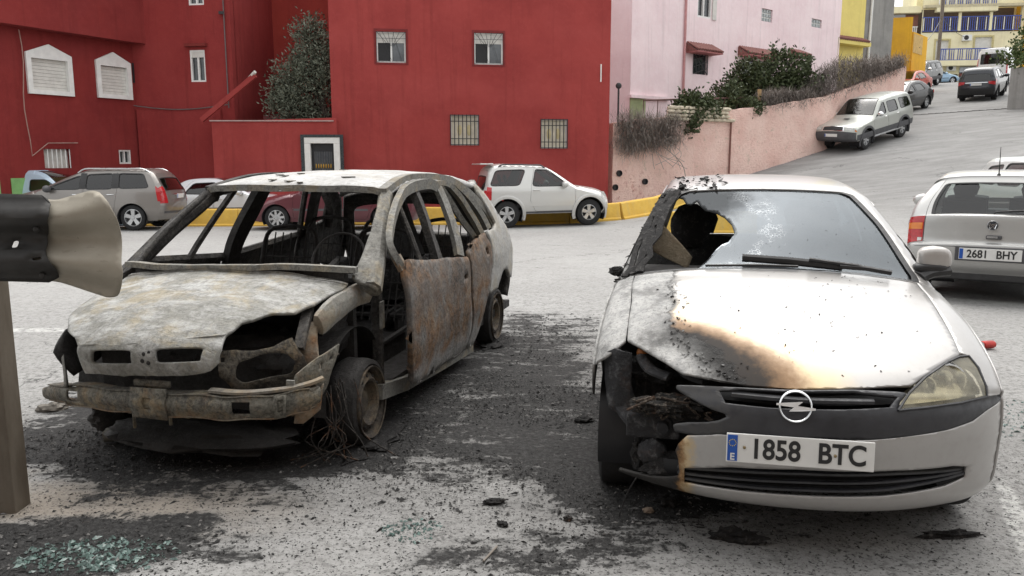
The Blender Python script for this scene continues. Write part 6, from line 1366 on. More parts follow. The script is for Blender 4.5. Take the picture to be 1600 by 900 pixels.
spart = lambda name, poly, holes, mat, off=0.0, parent=sc, res=(.03,.08), th=.02, wob=0: solid(mobj(name, *sheet(poly, holes, lambda a, b: wobble(ssh.top(a, b, off), wob), res), mat, parent), th)
def wobble(p, a, f=6.0):
    if not a: return p
    v = Vector(p); return tuple(v+Vector((mnoise.noise(v*f), mnoise.noise(v*f+Vector((5,1,2))), mnoise.noise(v*f+Vector((2,7,3)))))*a)
# ---- bonnet, warped, with the two grille slots and the torn headlight cut-out
HB = [(-.53,.05),(-.2,.28),(.1,.5),(.40,.85),(.45,1.5),(.462,2.3),(.44,2.95),(.475,3.5),(.594,3.98),(.70,4.14),(.755,4.5),(.79,5.4),(.815,6.75),(.4,6.62),(0,6.55),(-.4,6.62),(-.81,6.75),(-.88,5.6),(-.905,4.5),(-.88,3.85),(-.72,3.0),(-.60,2.5),(-.545,1.95)]
hol = [rpoly([(-.40,1.72),(-.11,1.88),(-.114,1.0),(-.42,.75)], 3, .15), rpoly([(.058,2.02),(.35,2.32),(.345,1.5),(.067,1.2)], 3, .15)]
bon = spart('bonnet', jag(HB, .0025, .05, 2), hol, M_BHOOD, 0, sc, (.022,.06), .014, .010)
spart('bonnet_crease', [(-.53,2.02),(-.148,2.22),(.175,2.55),(.43,2.95),(.43,3.02),(.175,2.62),(-.148,2.27),(-.53,2.07)], [], M_BHOOD, .003, bon, (.03,.08), .004)
mb = MB()
for u_, t_ in ((-.02,1.75),(.015,1.85),(-.03,1.35),(.01,1.25)): mb.lathe([(0,.0),(.008,.0),(.011,-.004)], 'X', 10, Vector(ssh.top(u_, t_, .004)))
mb.build('badge_holes', M_BBLK, bon)['kind'] = 'stuff'
# ---- roof and header
ROOF = [(-.96,9.42),(-.5,9.1),(0,9.02),(.5,9.1),(.96,9.42),(1,9.9),(1,14.2),(.5,14.35),(0,14.4),(-.5,14.35),(-1,14.2),(-1,9.9)]
roof = spart('roof', ROOF, [], M_BROOF, 0, sc, (.045,.13), .03, .006)
mb = MB(); mb.tube([wobble(ssh.top(a, 9.07+.33*abs(a)**2.2, -.012), .006) for a in [-.95+i*.095 for i in range(21)]], 1, 4, flat=(.02,.028)); mb.build('roof_header', M_BFRAME, roof)
mb = MB()
for i in range(9):
    rn = random.Random(i+40); p = ssh.top(rn.uniform(-.85,.6), rn.uniform(9.4,12), .003); mb.box(p, (.02+.05*rn.random(),.03+.06*rn.random(),.006), rn.random()*3)
mb.build('roof_scale', M_BFRAME, roof, smooth=False)['kind'] = 'stuff'
# ---- A-pillars
for sg in (1, -1):
    P = [(sg*a, b) for a, b in [(.83,7.05),(.90,8.0),(.93,8.9),(.945,9.5),(1,9.7),(1,6.95),(.9,6.9)]]
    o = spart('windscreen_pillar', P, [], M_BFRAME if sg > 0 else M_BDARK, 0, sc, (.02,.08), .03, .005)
    mb = MB(); mb.tube([wobble(ssh.top(sg*.955, 7.0+.28*i, -.045), .006) for i in range(11)], [1.25,1.1,1,1,1,1,1,1,1,1.05,1.1], 8, flat=(.042,.05)); mb.build('pillar_inner', M_BFRAME if sg > 0 else M_BDARK, o)
# curved black top frame above the open front door (door aperture of the body side)
def sidecurve(pts, dy=0.0, sg=1): return [(x, sg*(ssh.w(x, z)+dy), z) for x, z in pts]
APER = curve([(-.20,.95),(-.42,1.12),(-.70,1.27),(-1.05,1.365),(-1.5,1.39)], 5)
mb = MB(); mb.tube(sidecurve(APER, -.05), 1, 4, flat=(.035,.045)); mb.build('door_aperture', M_BDARK, sc)
RAILS = curve([(-.66,1.335),(-1.1,1.405),(-1.6,1.41),(-2.0,1.375),(-2.3,1.27),(-2.55,1.1),(-2.62,.95)], 6)
mb = MB(); mb.tube(sidecurve(RAILS, -.02), 1, 4, flat=(.04,.035)); mb.build('roof_rail', M_BFRAME, sc)
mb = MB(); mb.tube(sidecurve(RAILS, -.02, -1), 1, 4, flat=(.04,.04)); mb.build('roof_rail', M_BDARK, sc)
# ---- scuttle bar below the windscreen
mb = MB(); mb.tube([wobble((ssh.top(a, 7.0, -.005)[0], a*.83, .945+.012*math.sin(a*3)), .006) for a in [-.86+i*.086 for i in range(21)]], 1, 4, flat=(.035,.022)); mb.build('scuttle_panel', M_BFRAME, sc)
mb = MB(); mb.box((-.02,0,.84), (.05,1.3,.2)); mb.box((-.06,0,.60), (.04,1.35,.5)); mb.build('bulkhead', M_BBLK, sc, smooth=False)
# ---- left side skin: front door (sprung open a little), rear door, quarter
def doorsheet(name, poly, holes, mat, push=lambda x, z: 0, th=.03, res=.035, parent=sc, sg=1):
    o = mobj(name, *sheet(poly, holes, lambda a, b: wobble((a, sg*(ssh.w(a, b)+push(a, b)), b), .006), (res,res)), mat, parent); return solid(o, th, -1 if sg > 0 else 1)
FD = rpoly([(-.235,.90),(-.225,.64),(-.24,.42),(-.31,.26),(-.60,.215),(-1.0,.185),(-1.58,.155),(-1.62,.3),(-1.56,.55),(-1.56,.84),(-1.2,.875),(-.7,.915),(-.33,.965)], 2, .12)
ps = lambda x, z: .055*S(x, -1.2, -.3)
fd = doorsheet('front_door', FD, [rpoly([(-1.40,.70),(-1.48,.70),(-1.48,.735),(-1.40,.735)], 2, .2)], M_BDOOR, ps)
FRO = curve([(-.29,.94),(-.27,1.05),(-.39,1.15),(-.62,1.245),(-.92,1.325),(-1.22,1.36),(-1.50,1.365),(-1.62,1.33)], 4)
mb = MB(); mb.tube([wobble((x, ssh.w(x, z)+ps(x, z)-.005, z), .005) for x, z in FRO], 1, 4, flat=(.05,.026)); mb.build('window_frame', M_BFRAME, fd)
mb = MB(); mb.tube([wobble((x, ssh.w(x, z)-.005, z), .005) for x, z in curve([(-1.63,1.34),(-1.60,1.2),(-1.54,1.02),(-1.47,.86)], 4)], 1, 4, flat=(.05,.026)); mb.build('window_frame', M_BFRAME, fd)
mb = MB(); mb.tube([wobble((x, ssh.w(x, z)+ps(x, z)-.02, z), .004) for x, z in [(-.74,1.26),(-.72,1.1),(-.69,.92)]], 1, 6, flat=(.018,.018)); mb.build('window_divider', M_BDARK, fd)
for zz_, dx in ((.395,0),(.36,.01)):
    mb = MB(); mb.tube([(x, ssh.w(x, zz_-.05*(-x-.25)/1.3)+ps(x, zz_)+.002, zz_-.05*(-x-.25)/1.3) for x in [-.27-.13*i for i in range(11)]], 1, 6, flat=(.012,.016)); mb.build('door_crease', M_BDOOR, fd)
mb = MB(); mb.tube([(x, ssh.w(x, .80)+ps(x, .8)+.001, .74+.07*S(x,-1.5,-.3)) for x in [-.27-.13*i for i in range(10)]], 1, 6, flat=(.004,.006)); mb.build('door_crease', M_BDARK, fd)
mb = MB(); mb.tube([(-.285,ssh.w(-.3,.9)+.06,.915),(-.292,ssh.w(-.3,1)+.05,1.0)], 1, 4, flat=(.05,.018)); mb.build('hinge_plate', M_BRUST, fd)
RD = rpoly([(-1.60,.87),(-1.60,.55),(-1.655,.28),(-1.64,.17),(-1.78,.15),(-1.87,.22),(-1.93,.40),(-2.06,.56),(-2.16,.72),(-2.18,.86),(-2.12,.965),(-1.80,.925)], 2, .12)
rd = doorsheet('rear_door', RD, [rpoly([(-2.02,.80),(-2.09,.80),(-2.09,.85),(-2.02,.85)], 2, .2)], M_BDOOR, lambda x, z: 0)
for pts in ([(-1.70,1.345),(-1.74,1.25),(-1.83,1.09),(-1.96,.94)], [(-1.92,1.335),(-2.02,1.23),(-2.10,1.08),(-2.14,.95)]):
    mb = MB(); mb.tube([wobble((x, ssh.w(x, z)-.008, z), .005) for x, z in curve(pts, 4)], 1, 4, flat=(.036,.028)); mb.build('window_frame', M_BFRAME, rd)
mb = MB(); mb.tube([wobble((x, ssh.w(x, z)-.008, z), .005) for x, z in curve([(-1.64,1.36),(-1.8,1.365),(-1.94,1.33)], 3)], 1, 4, flat=(.03,.028)); mb.build('window_frame', M_BFRAME, rd)
QT = [(-2.20,.96),(-2.22,.86),(-2.18,.70),(-2.08,.56),(-2.05,.50)]+[(-2.58+.40*math.cos(q), .22+.40*math.sin(q)) for q in [.8+.12*i for i in range(13)]]+[(-2.95,.50),(-3.05,.75),(-2.95,.95),(-2.80,1.10),(-2.62,1.26),(-2.50,1.32),(-2.44,1.24),(-2.52,1.12),(-2.58,1.0),(-2.45,.965)]
quarter = doorsheet('rear_quarter', QT, [], burnt('pale_quarter_steel', .4, .3, .15, (.36,.355,.34), 1.3, .4, .3, 11), lambda x, z: 0)
mb = MB(); mb.tube([wobble((x, ssh.w(x, z)-.02, z), .005) for x, z in curve([(-2.02,1.38),(-2.22,1.27),(-2.38,1.1),(-2.42,.97)], 4)], 1, 4, flat=(.035,.035)); mb.build('rear_pillar', M_BFRAME, sc)
mb = MB(); mb.tube([wobble((x, ssh.w(x, .17)-.02, z), .004) for x, z in [(-.12,.25),(-.5,.20),(-1.2,.155),(-1.85,.12)]], 1, 4, flat=(.04,.06)); mb.build('sill', M_BFRAME, sc)
# B-pillar behind the front door (dark), left; and the far side of the body
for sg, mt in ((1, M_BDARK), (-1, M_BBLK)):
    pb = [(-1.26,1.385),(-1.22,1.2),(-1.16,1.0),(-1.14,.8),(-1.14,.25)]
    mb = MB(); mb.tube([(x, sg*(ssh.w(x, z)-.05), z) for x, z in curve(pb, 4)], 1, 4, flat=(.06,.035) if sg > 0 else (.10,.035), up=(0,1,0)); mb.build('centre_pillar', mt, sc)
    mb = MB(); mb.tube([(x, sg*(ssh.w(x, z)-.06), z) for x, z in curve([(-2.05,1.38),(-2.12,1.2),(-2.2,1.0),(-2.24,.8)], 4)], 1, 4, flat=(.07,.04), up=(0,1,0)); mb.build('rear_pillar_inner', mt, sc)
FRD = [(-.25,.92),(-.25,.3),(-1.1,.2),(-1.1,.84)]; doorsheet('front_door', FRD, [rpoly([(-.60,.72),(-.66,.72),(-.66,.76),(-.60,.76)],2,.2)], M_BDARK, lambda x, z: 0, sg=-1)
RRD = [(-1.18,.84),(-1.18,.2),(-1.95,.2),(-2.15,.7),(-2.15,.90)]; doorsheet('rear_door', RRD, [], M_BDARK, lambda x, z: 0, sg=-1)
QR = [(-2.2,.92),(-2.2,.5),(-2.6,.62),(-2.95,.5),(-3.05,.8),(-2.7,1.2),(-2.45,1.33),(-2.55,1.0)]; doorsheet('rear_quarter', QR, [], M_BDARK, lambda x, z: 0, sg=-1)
for pts, wd in (([(-.24,.93),(-.62,1.27),(-1.0,1.36)], .03), ([(-.95,1.33),(-.70,.90)], .02), ([(-1.2,1.36),(-1.98,1.33)], .028), ([(-1.95,1.33),(-2.15,.92)], .03), ([(-.25,.92),(-1.1,.85)], .035), ([(-1.18,.85),(-2.2,.92)], .035)):
    mb = MB(); mb.tube([(x, -(ssh.w(x, z)-.02), z) for x, z in curve(pts, 5)], 1, 6, flat=(wd,.025), up=(0,1,0)); mb.build('window_frame', M_BDARK, sc)
# ---- tail: tailgate frame with rounded window openings
TG = [(-.97,14.3),(.97,14.3),(1,16.2),(1,18.5),(-1,18.5),(-1,16.2)]
tw = [rpoly([(-.86,14.7),(-.16,14.7),(-.16,16.1),(-.86,16.1)], 4, .2), rpoly([(.10,14.7),(.86,14.7),(.86,16.1),(.10,16.1)], 4, .2)]
spart('tailgate', TG, [rpoly([(-.84,14.62),(.84,14.62),(.88,16.0),(-.88,16.0)], 4, .14)], M_BDARK, 0, sc, (.06,.15), .05)
mb = MB(); mb.tube([wobble(p, .01) for p in curve([(-2.0,.10,1.40),(-2.1,.12,1.2),(-2.15,.14,1.0),(-2.1,.2,.75)], 5)], [1,.9,.8,.75,.7,.7,.7,.75,.8,.85,.9,1,1.1,1.2,1.3,1.4], 8, flat=(.12,.05)); mb.build('headlining_remains', M_BBLK, sc)
# ---- interior: floor, seat frames, tank
mb = MB(); mb.box((-1.6,0,.24), (3.0,1.55,.06)); mb.build('floor', M_BBLK, sc, smooth=False)
def seat_frame(x, y):
    s_ = pempty('seat_frame', sc, (x, y, 0)); rn = random.Random(int((x+y)*100))
    mb = MB(); mb.tube(curve([(.0,-.22,.42),(-.12,-.21,.75),(-.20,-.19,1.0),(-.21,-.08,1.06),(-.21,.08,1.06),(-.20,.19,1.0),(-.12,.21,.75),(0,.22,.42)], 4), .015, 6); mb.build('back_frame', M_BBLK, s_)
    mb = MB()
    for k in range(7): q = -.18+.06*k; mb.tube([(-.03,q,.45),(-.13+rn.gauss(0,.01),q+rn.gauss(0,.01),.78),(-.2,q,1.02)], .005, 4)
    for z in (.55,.7,.85): mb.tube([(-.05-(z-.5)*.3,-.2,z),(-.05-(z-.5)*.3,.2,z)], .006, 4)
    mb.build('springs', M_BBLK, s_)['kind'] = 'stuff'
    mb = MB(); mb.tube([(.0,-.22,.42),(.45,-.22,.40),(.45,.22,.40),(0,.22,.42)], .018, 6); mb.box((.2,-.2,.33), (.4,.03,.12)); mb.box((.2,.2,.33), (.4,.03,.12)); mb.build('cushion_frame', M_BBLK, s_)
for x, y in ((-1.05,.36),(-1.05,-.36),(-1.95,.5),(-1.95,0),(-1.95,-.5)): seat_frame(x, y)
mb = MB(); mb.tube([(-.25,-.66,.86),(-.25,.66,.86)], .03, 8); mb.tube([(-.28,.36,.86),(-.5,.36,.93)], .02, 6); mb.build('dash_beam', M_BBLK, sc)
mb = MB(); mb.lathe([(.17,-.008),(.178,0),(.17,.008),(.162,0),(.17,-.008)], 'X', 24); o = mb.build('steering_wheel', M_BBLK, sc); o.location = (-.52,.36,.94); o.rotation_euler = (0,R(-30),0)
lump('cabin_debris', (-.6,-.1,.36), (.4,.6,.16), M_CHAR, 12, .5, sc); lump('cabin_debris', (-2.4,0,.45), (.5,.6,.3), M_CHAR, 13, .5, sc)
# ---- engine bay and front structure
mb = MB(); mb.box((.15,-.05,.42), (.5,1.05,.30)); mb.build('engine_bay', M_BBLK, sc, smooth=False)
lump('engine_remains', (.22,.10,.58), (.20,.35,.10), M_BBLK, 14, .4, sc, 3, 30, 18)
lump('engine_remains', (.30,.42,.50), (.12,.14,.10), M_BBLK, 15, .4, sc, 3, 24, 14)
# headlight carrier: bent steel loop on the open side
CARo = [(.309,.6),(.328,.636),(.377,.641),(.446,.635),(.523,.645),(.588,.672),(.65,.587),(.671,.471),(.616,.427),(.485,.416),(.359,.429),(.337,.47),(.303,.505)]
CARh = [(.369,.499),(.389,.586),(.47,.611),(.572,.609),(.617,.573),(.599,.51),(.489,.487),(.399,.47)]
v, f = sheet(jag([(p, q/.12) for p, q in CARo], .002, .03, 6) if False else CARo, [rpoly(CARh, 2, .25), rpoly([(.322,.585),(.338,.585),(.338,.607),(.322,.607)], 2, .2)], lambda a, b: wobble((.64-.22*(a-.306)/.36+.03*math.sin(b*14), a, b), .016, 9), (.02,.02)); solid(mobj('headlight_carrier', v, f, burnt('sooty_tan_steel', .05, .5, .75, (.15,.135,.11), 2.0, .7, .5, 23), sc), .006)
# rusty wing rail over the wheel: from pillar foot curving down to the lamp carrier
mb = MB(); mb.tube([wobble(p, .006) for p in curve([(-.22,.68,.80),(-.02,.68,.80),(.18,.67,.765),(.33,.66,.715)], 5)], [1,1,1,1,1,1,1,1,1.05,1.1,1.1,1.1,1.1,1.05,1,.9], 8, flat=(.03,.065), up=(0,0,1)); mb.build('inner_wing_rail', burnt('grey_orange_rail', .35, .5, .1, (.30,.29,.26), 1.6, .5, .4, 15), sc)
mb = MB(); mb.tube([wobble(p, .008) for p in curve([(.30,.62,.715),(.37,.62,.66),(.42,.655,.58),(.43,.68,.50),(.44,.70,.44)], 5)], [.6,.7,.8,.9,1,1.1,1.1,1.1,1.1,1.05,1,1,.95,.9,.85,.8,.75,.7,.65,.6,.55], 6, flat=(.05,.022)); mb.build('wing_support', M_BRUST, sc)
mb = MB(); mb.tube([wobble(p, .006) for p in curve([(.02,.52,.87),(.20,.55,.80),(.36,.60,.72),(.46,.62,.62)], 5)], 1, 4, flat=(.035,.02)); mb.build('bonnet_slam_rail', M_BDARK, sc)
mb = MB(); mb.box((-.21,.685,.865), (.20,.03,.15)); mb.box((-.30,.70,.60), (.05,.06,.62)); o = mb.build('pillar_foot', M_BDARK, sc, smooth=False); bevel(o, .012)
mb = MB(); mb.box((-.265,.745,.66), (.06,.012,.16)); o = mb.build('door_hinge', M_BFRAME, sc, smooth=False); bevel(o, .006)
mb = MB(); mb.lathe([(.36,.70),(.36,.45),(.30,.40)], 'Y', 24, (0,0,.28), -.1, math.pi+.1); mb.build('wheel_housing', M_BBLK, sc)
mb = MB(); mb.lathe([(.36,-.78),(.36,-.45),(.30,-.40)], 'Y', 24, (0,0,.28), -.1, math.pi+.1); mb.build('wheel_housing', M_BBLK, sc)
lump('suspension_tower', (.0,.55,.62), (.14,.10,.16), M_BBLK, 16, .25, sc)
# far front wing: curled dark sheet
v, f = sheet([(.34,.70),(.26,.66),(.32,.48),(.56,.43),(.60,.56),(.50,.66)], [], lambda a, b: wobble((a, -(.60+.10*math.sin((b-.4)*5)), b), .015), (.04,.04)); solid(mobj('front_wing', v, f, M_BBLK, sc), .012)
v, f = sheet([(.62,.40),(.70,.42),(.64,.52),(.54,.60),(.50,.56)], [], lambda a, b: wobble((a-.02, -.56-(.70-a)*.9, b-.02), .01), (.03,.03)); solid(mobj('lamp_bracket', v, f, M_BFRAME, sc), .012)
# ---- bumper beam: curved box section with slots and brackets
BB = [(.50,-.856,.313),(.60,-.606,.346),(.68,-.342,.369),(.735,-.094,.384),(.765,.228,.400),(.755,.457,.405),(.72,.633,.418),(.66,.764,.440),(.62,.808,.455)]
cb = curve(BB, 6); bmb = MB()
def beam_at(q):  # q in 0..1
    p = spline(BB, q*(len(BB)-1)); p2 = spline(BB, min(1, q+.02)*(len(BB)-1)); p0 = spline(BB, max(0, q-.02)*(len(BB)-1)); d = (Vector(p2)-Vector(p0)); d.z = 0; d.normalize(); return Vector(p), d, Vector((d.y, -d.x, 0))
SLOTS = [(.125,.17,-.03,.02),(.615,.67,-.03,.025)]
def bmap(q, h, dep=0.0):
    p, d, n = beam_at(q); prof = .006*math.cos(max(-1, min(1, h/.055))*math.pi)+.006*(1 if abs(h) < .03 else 0)   # shallow swage
    return wobble(p+n*(prof+dep)+Vector((0,0,h)), .004)
hl_ = [[(a, c/1), (b, c), (b, e), (a, e)] for a, b, c, e in SLOTS]+[]
v, f = sheet([(0,-.03),(.08,-.05),(.3,-.058),(.5,-.06),(.8,-.06),(.95,-.05),(1,-.03),(1,.03),(.9,.045),(.5,.05),(.2,.045),(.05,.035),(0,.02)], hl_, lambda a, b: bmap(a, b), (.012,.015)); beam = mobj('bumper_beam', v, f, M_BBUMP, sc); solid(beam, .008, 1)
for zz_, mt, nm in ((.05, M_BBUMP, 'beam_top_flange'), (-.058, M_BRUST, 'beam_lower_flange')):
    v, f = sheet([(.03,0),(.97,0),(.95,.07),(.05,.07)], [], lambda a, b: bmap(a, zz_*(1 if .1 < a < .9 else .75)+.004*math.sin(a*40), -b+.012), (.02,.02)); solid(mobj(nm, v, f, mt, beam), .006, 0)
for (q, w_, z0, z1) in ((.405,.042,-.075,.075),(.77,.02,-.06,.05)):
    v, f = sheet([(q-w_,z0),(q+w_,z0),(q+w_,z1),(q-w_,z1)], [[(q-.008,-.03),(q+.010,-.03),(q+.010,.03),(q-.008,.03)]], lambda a, b: bmap(a, b, .022), (.02,.03)); solid(mobj('beam_bracket', v, f, M_BBUMP, beam), .012)
mb = MB(); mb.box((.715,-.02,.475), (.02,.20,.035)); mb.box((.71,.0,.45), (.015,.10,.08)); o = mb.build('lock_support', M_BBUMP, beam, smooth=False); bevel(o, .008)
mb = MB(); mb.tube([wobble(p, .004) for p in [(.70,-.05,.56),(.71,-.05,.45)]], .012, 6); mb.build('lock_rod', M_BDARK, beam)
mb = MB(); mb.tube([wobble((x-.03, y, z+.065), .006) for x, y, z in cb[26:]], 1, 6, flat=(.03,.012)); mb.build('beam_flange', burnt('brown_flange', .1, .5, .3, (.22,.2,.17), 1.5, .5, .4, 19), beam)
# bent plates at the open end
v, f = sheet([(0,0),(.06,-.11),(.20,-.10),(.32,-.01),(.40,.10),(.44,.17),(.22,.13),(.04,.07)], [rpoly([(.24,.07),(.27,.07),(.27,.10),(.24,.10)],2,.2), rpoly([(.33,.10),(.37,.11),(.37,.13),(.33,.12)],2,.2)], lambda a, b: wobble((.66-.55*a+.01*math.sin(b*30), .69+.32*a-.1*a*a, .475+b), .006), (.02,.02)); pl_ = mobj('torn_plate', v, f, M_BBUMP, sc); solid(pl_, .012)
v, f = sheet([(0,0),(.16,.04),(.24,.10),(.20,-.02),(.05,-.07),(-.02,-.06)], [], lambda a, b: wobble((.645-.5*a, .70+.34*a, .375+b), .006), (.02,.02)); solid(mobj('torn_plate', v, f, M_BRUST, sc), .012)
mb = MB(); mb.box((.665,.685,.50), (.012,.04,.05)); mb.build('plate_lug', M_BFRAME, pl_, smooth=False)
# hanging cable strands by the wheel
for k in range(16):
    rn = random.Random(k+70); x0, y0 = .30+rn.gauss(0,.05), .70+rn.gauss(0,.05)
    mb = MB(); mb.tube(curve([(x0,y0,.42),(x0+rn.gauss(0,.03),y0+rn.gauss(.02,.03),.26),(x0+rn.gauss(.02,.05),y0+rn.gauss(0.02,.06),.12),(x0+rn.gauss(.05,.1),y0+rn.gauss(0,.12),.02)], 4), .0035, 4); mb.build('cable_strand', M_CHARR, sc)
for x_, y_ in ((.5,-.1),(.58,-.25)):
    mb = MB(); mb.tube([(x_,y_,.29),(x_,y_,.19)], .009, 5); mb.build('bolt_stub', M_BBUMP, sc)
lump('undertray_remains', (.40,.0,.12), (.22,.55,.06), M_BBLK, 17, .3, sc); lump('tow_mount', (.56,-.46,.22), (.06,.06,.06), M_BBLK, 18, .3, sc)
# wheels: bare rims, burnt tyre rings
M_RIM = burnt('brown_rim_steel', .03, .35, .45, (.085,.072,.06), 2.0, .4, .2, 20)
def burnt_wheel(x, y, sg, steer=0, lean=0):
    w_ = pempty('wheel', sc, (x, y, .235), (lean, 0, (0 if sg > 0 else math.pi)+steer)); rr = .19; h = .085
    mb = MB(); mb.lathe([(rr-.004,h),(rr+.004,h+.004),(rr+.004,h-.01),(rr-.012,h-.02),(rr-.024,h-.06),(rr-.028,0),(rr-.01,-h),(rr+.004,-h)], 'Y', 40); mb.lathe([(rr-.022,h-.05),(rr*.80,h-.03),(rr*.66,h-.012),(rr*.60,h-.018),(rr*.50,h-.065),(rr*.34,h-.07),(rr*.30,h-.05),(0,h-.05)], 'Y', 36); rm = mb.build('rim', M_RIM, w_)
    mb = MB()
    for i in range(12):
        a = 2*math.pi*i/12; mb.ell((rr*.745*math.cos(a), h-.022, rr*.745*math.sin(a)), (.012,.006,.012), 8, 5)
    for i in range(4):
        a = 2*math.pi*i/4+.4; mb.ell((rr*.36*math.cos(a), h-.066, rr*.36*math.sin(a)), (.012,.008,.012), 8, 5)
    mb.build('rim_holes', M_BBLK, rm)['kind'] = 'stuff'
    mb = MB(); off = Vector((x*5, sg, 1)); v0 = len(mb.v); mb.lathe([(rr-.002,h-.02),(rr+.015,h-.005),(rr+.04,h-.015),(rr+.052,h-.05),(rr+.05,0),(rr+.05,-h+.04),(rr+.03,-h),(rr-.01,-h)], 'Y', 48)
    mb.v = [tuple(Vector(p)*(1+.04*mnoise.noise(Vector(p)*9+off))) for p in mb.v]; mb.build('tyre_remains', M_BBLK, w_)
burnt_wheel(.02, .715, 1, .03, R(2)); burnt_wheel(.02, -.73, -1); burnt_wheel(-2.50, .74, 1); burnt_wheel(-2.50, -.74, -1)
lump('ash_heap', (-.02,.78,.0), (.30,.13,.035), M_CHAR, 21, .6, sc); lump('ash_heap', (-2.5,.80,.0), (.28,.11,.03), M_CHAR, 22, .6, sc)
# ================================================================ guard rail end, litter and debris
M_RAILD = plain('dark_rail', (.016,.0145,.013), .6, var=.3, vs=9);  # rail beam and bolts share one near-black brown
def postmat():
    t = NT('tan_weathered_steel'); n = t.noise(6, 5, .65, stretch=(1,1,.3)); n2 = t.noise(30, 5, .7)
    c = t.mix(t.ramp(n, .3, .7), (.095,.075,.055), (.17,.145,.115)); c = t.mix(t.math('MULTIPLY', t.ramp(n2, .55, .7), .35), c, (.12,.085,.06)); t.bsdf(c, .6, .25, t.bump(n2, .25, .004), spec=.4); return t.done()
M_POST = postmat()
def endmat():
    t = NT('pale_galvanised_sheet'); n = t.noise(3, 6, .65); n2 = t.noise(40, 5, .7); n3 = t.noise(12, 5, .7, stretch=(1,1,3))
    c = t.mix(t.ramp(n, .3, .7), (.34,.31,.255), (.27,.245,.20)); c = t.mix(t.math('MULTIPLY', t.ramp(n3, .58, .7), .35), c, (.16,.13,.10)); c = t.mix(t.math('MULTIPLY', t.ramp(n2, .66, .72), .5), c, (.10,.08,.06)); t.bsdf(c, .5, .3, t.bump(n2, .2, .003), spec=.4); return t.done()
M_ENDP = endmat()
grl = thing('guard_rail', 'end of a dark steel guard rail with flared pale end plate on its post', 'guard rail', (-2.24,3.36,0))
gl0 = Vector((-2.24,3.36,0))
mb = MB(); prof = [(-.06,-.055),(.065,-.055),(.065,.06),(.05,.06),(.05,-.04),(-.045,-.04),(-.045,.06),(-.06,.06)]
mb.prism(prof, lambda a, b, c: (a, b, c-.05), 1.38); o = mb.build('post', M_POST, grl, smooth=False); bevel(o, .006)
def corr(z): return .032*math.cos((z-1.21)/.36*4*math.pi)
RAIL = [(-2.08,1.394),(-1.925,1.389),(-1.881,1.355),(-1.869,1.311),(-1.89,1.259),(-1.92,1.214),(-1.914,1.167),(-1.886,1.127),(-1.869,1.087),(-1.883,1.047),(-1.927,1.026),(-2.117,1.031),(-6.5,1.02),(-6.5,1.40)]
v, f = sheet(RAIL, [rpoly([(-1.95,1.125),(-1.915,1.13),(-1.92,1.142),(-1.955,1.137)],2,.25), rpoly([(-2.06,1.175),(-2.035,1.175),(-2.035,1.2),(-2.06,1.2)],2,.3)], lambda a, b: Vector((a, 3.262+corr(b)+(.10*(-2.1-a) if a < -2.1 else 0), b))-gl0, (.06,.022)); o = mobj('rail_beam', v, f, M_RAILD, grl); solid(o, .005)
ENDP = rpoly([(-2.03,1.385),(-1.879,1.366),(-1.838,1.378),(-1.731,1.408),(-1.692,1.4),(-1.65,1.361),(-1.624,1.296),(-1.629,1.203),(-1.622,1.123),(-1.612,1.069),(-1.63,1.016),(-1.661,.961),(-1.701,.957),(-1.74,.972),(-1.844,1.008),(-1.909,1.027),(-2.03,1.034)], 2, .3)
def endm(a, b):
    s_ = 1-.3*S(a, -1.9, -1.62); zc = 1.205; zz_ = 1.21+(b-zc)*s_; return Vector((a, 3.285+corr(zz_)*(1-.35*S(a,-1.85,-1.6))+.02*S(a,-1.8,-1.6), b))-gl0
v, f = sheet(ENDP, [], endm, (.025,.018)); o = mobj('end_plate', v, f, M_ENDP, grl); solid(o, .005)
for a, b in ((-1.938,1.251),(-1.937,1.06)):
    mb = MB(); mb.ell(Vector((a, 3.25+corr(b), b))-gl0, (.013,.010,.013), 10, 6); mb.build('bolt', M_RAILD, grl)
# ---- loose debris, too many to count
def sootm(x, y):
    m_ = 0
    for (cx, cy, hl, hw, rot, st_) in SOOT:
        dx, dy = x-cx, y-cy; c, s_ = math.cos(-rot), math.sin(-rot); a, b = (dx*c-dy*s_)/hl, (dx*s_+dy*c)/hw; m_ = max(m_, st_*(1-S(math.hypot(a, b), .55, 1.35)))
    return m_
def scatter(name, n, size, mat, seed, dens, box, label, cat, flat=.35, zoff=0):
    rnd = random.Random(seed); mb = MB(); k = 0; tries = 0
    while k < n and tries < n*40:
        tries += 1; x = rnd.uniform(box[0], box[1]); y = rnd.uniform(box[2], box[3])
        if rnd.random() > dens(x, y): continue
        k += 1; s_ = size*(.35+rnd.random()**3*2.2); a = rnd.random()*6.28; el = rnd.uniform(.5, 1.8)
        ca, sa = math.cos(a), math.sin(a); h = s_*flat*rnd.uniform(.4, 1.4); z = gz(x, y)+.004+zoff
        pts = []
        m_ = rnd.choice((4, 5))
        for q in range(m_):
            t_ = 2*math.pi*q/m_+rnd.gauss(0, .25); r_ = s_*rnd.uniform(.7, 1.15); px, py = r_*el*math.cos(t_), r_*math.sin(t_)/el; pts.append((x+px*ca-py*sa, y+px*sa+py*ca, z-.003+rnd.random()*h*.4))
        pts.append((x+rnd.gauss(0,s_*.2), y+rnd.gauss(0,s_*.2), z+h))
        mb.add(pts, [(q, (q+1) % m_, m_) for q in range(m_)])
    o = mb.build(name, mat, None, smooth=False); tag(o, label, cat, kind='stuff'); return o
near = lambda x, y: max(.0, 1-math.hypot((x+.2)/3.6, (y-3.8)/3.2))
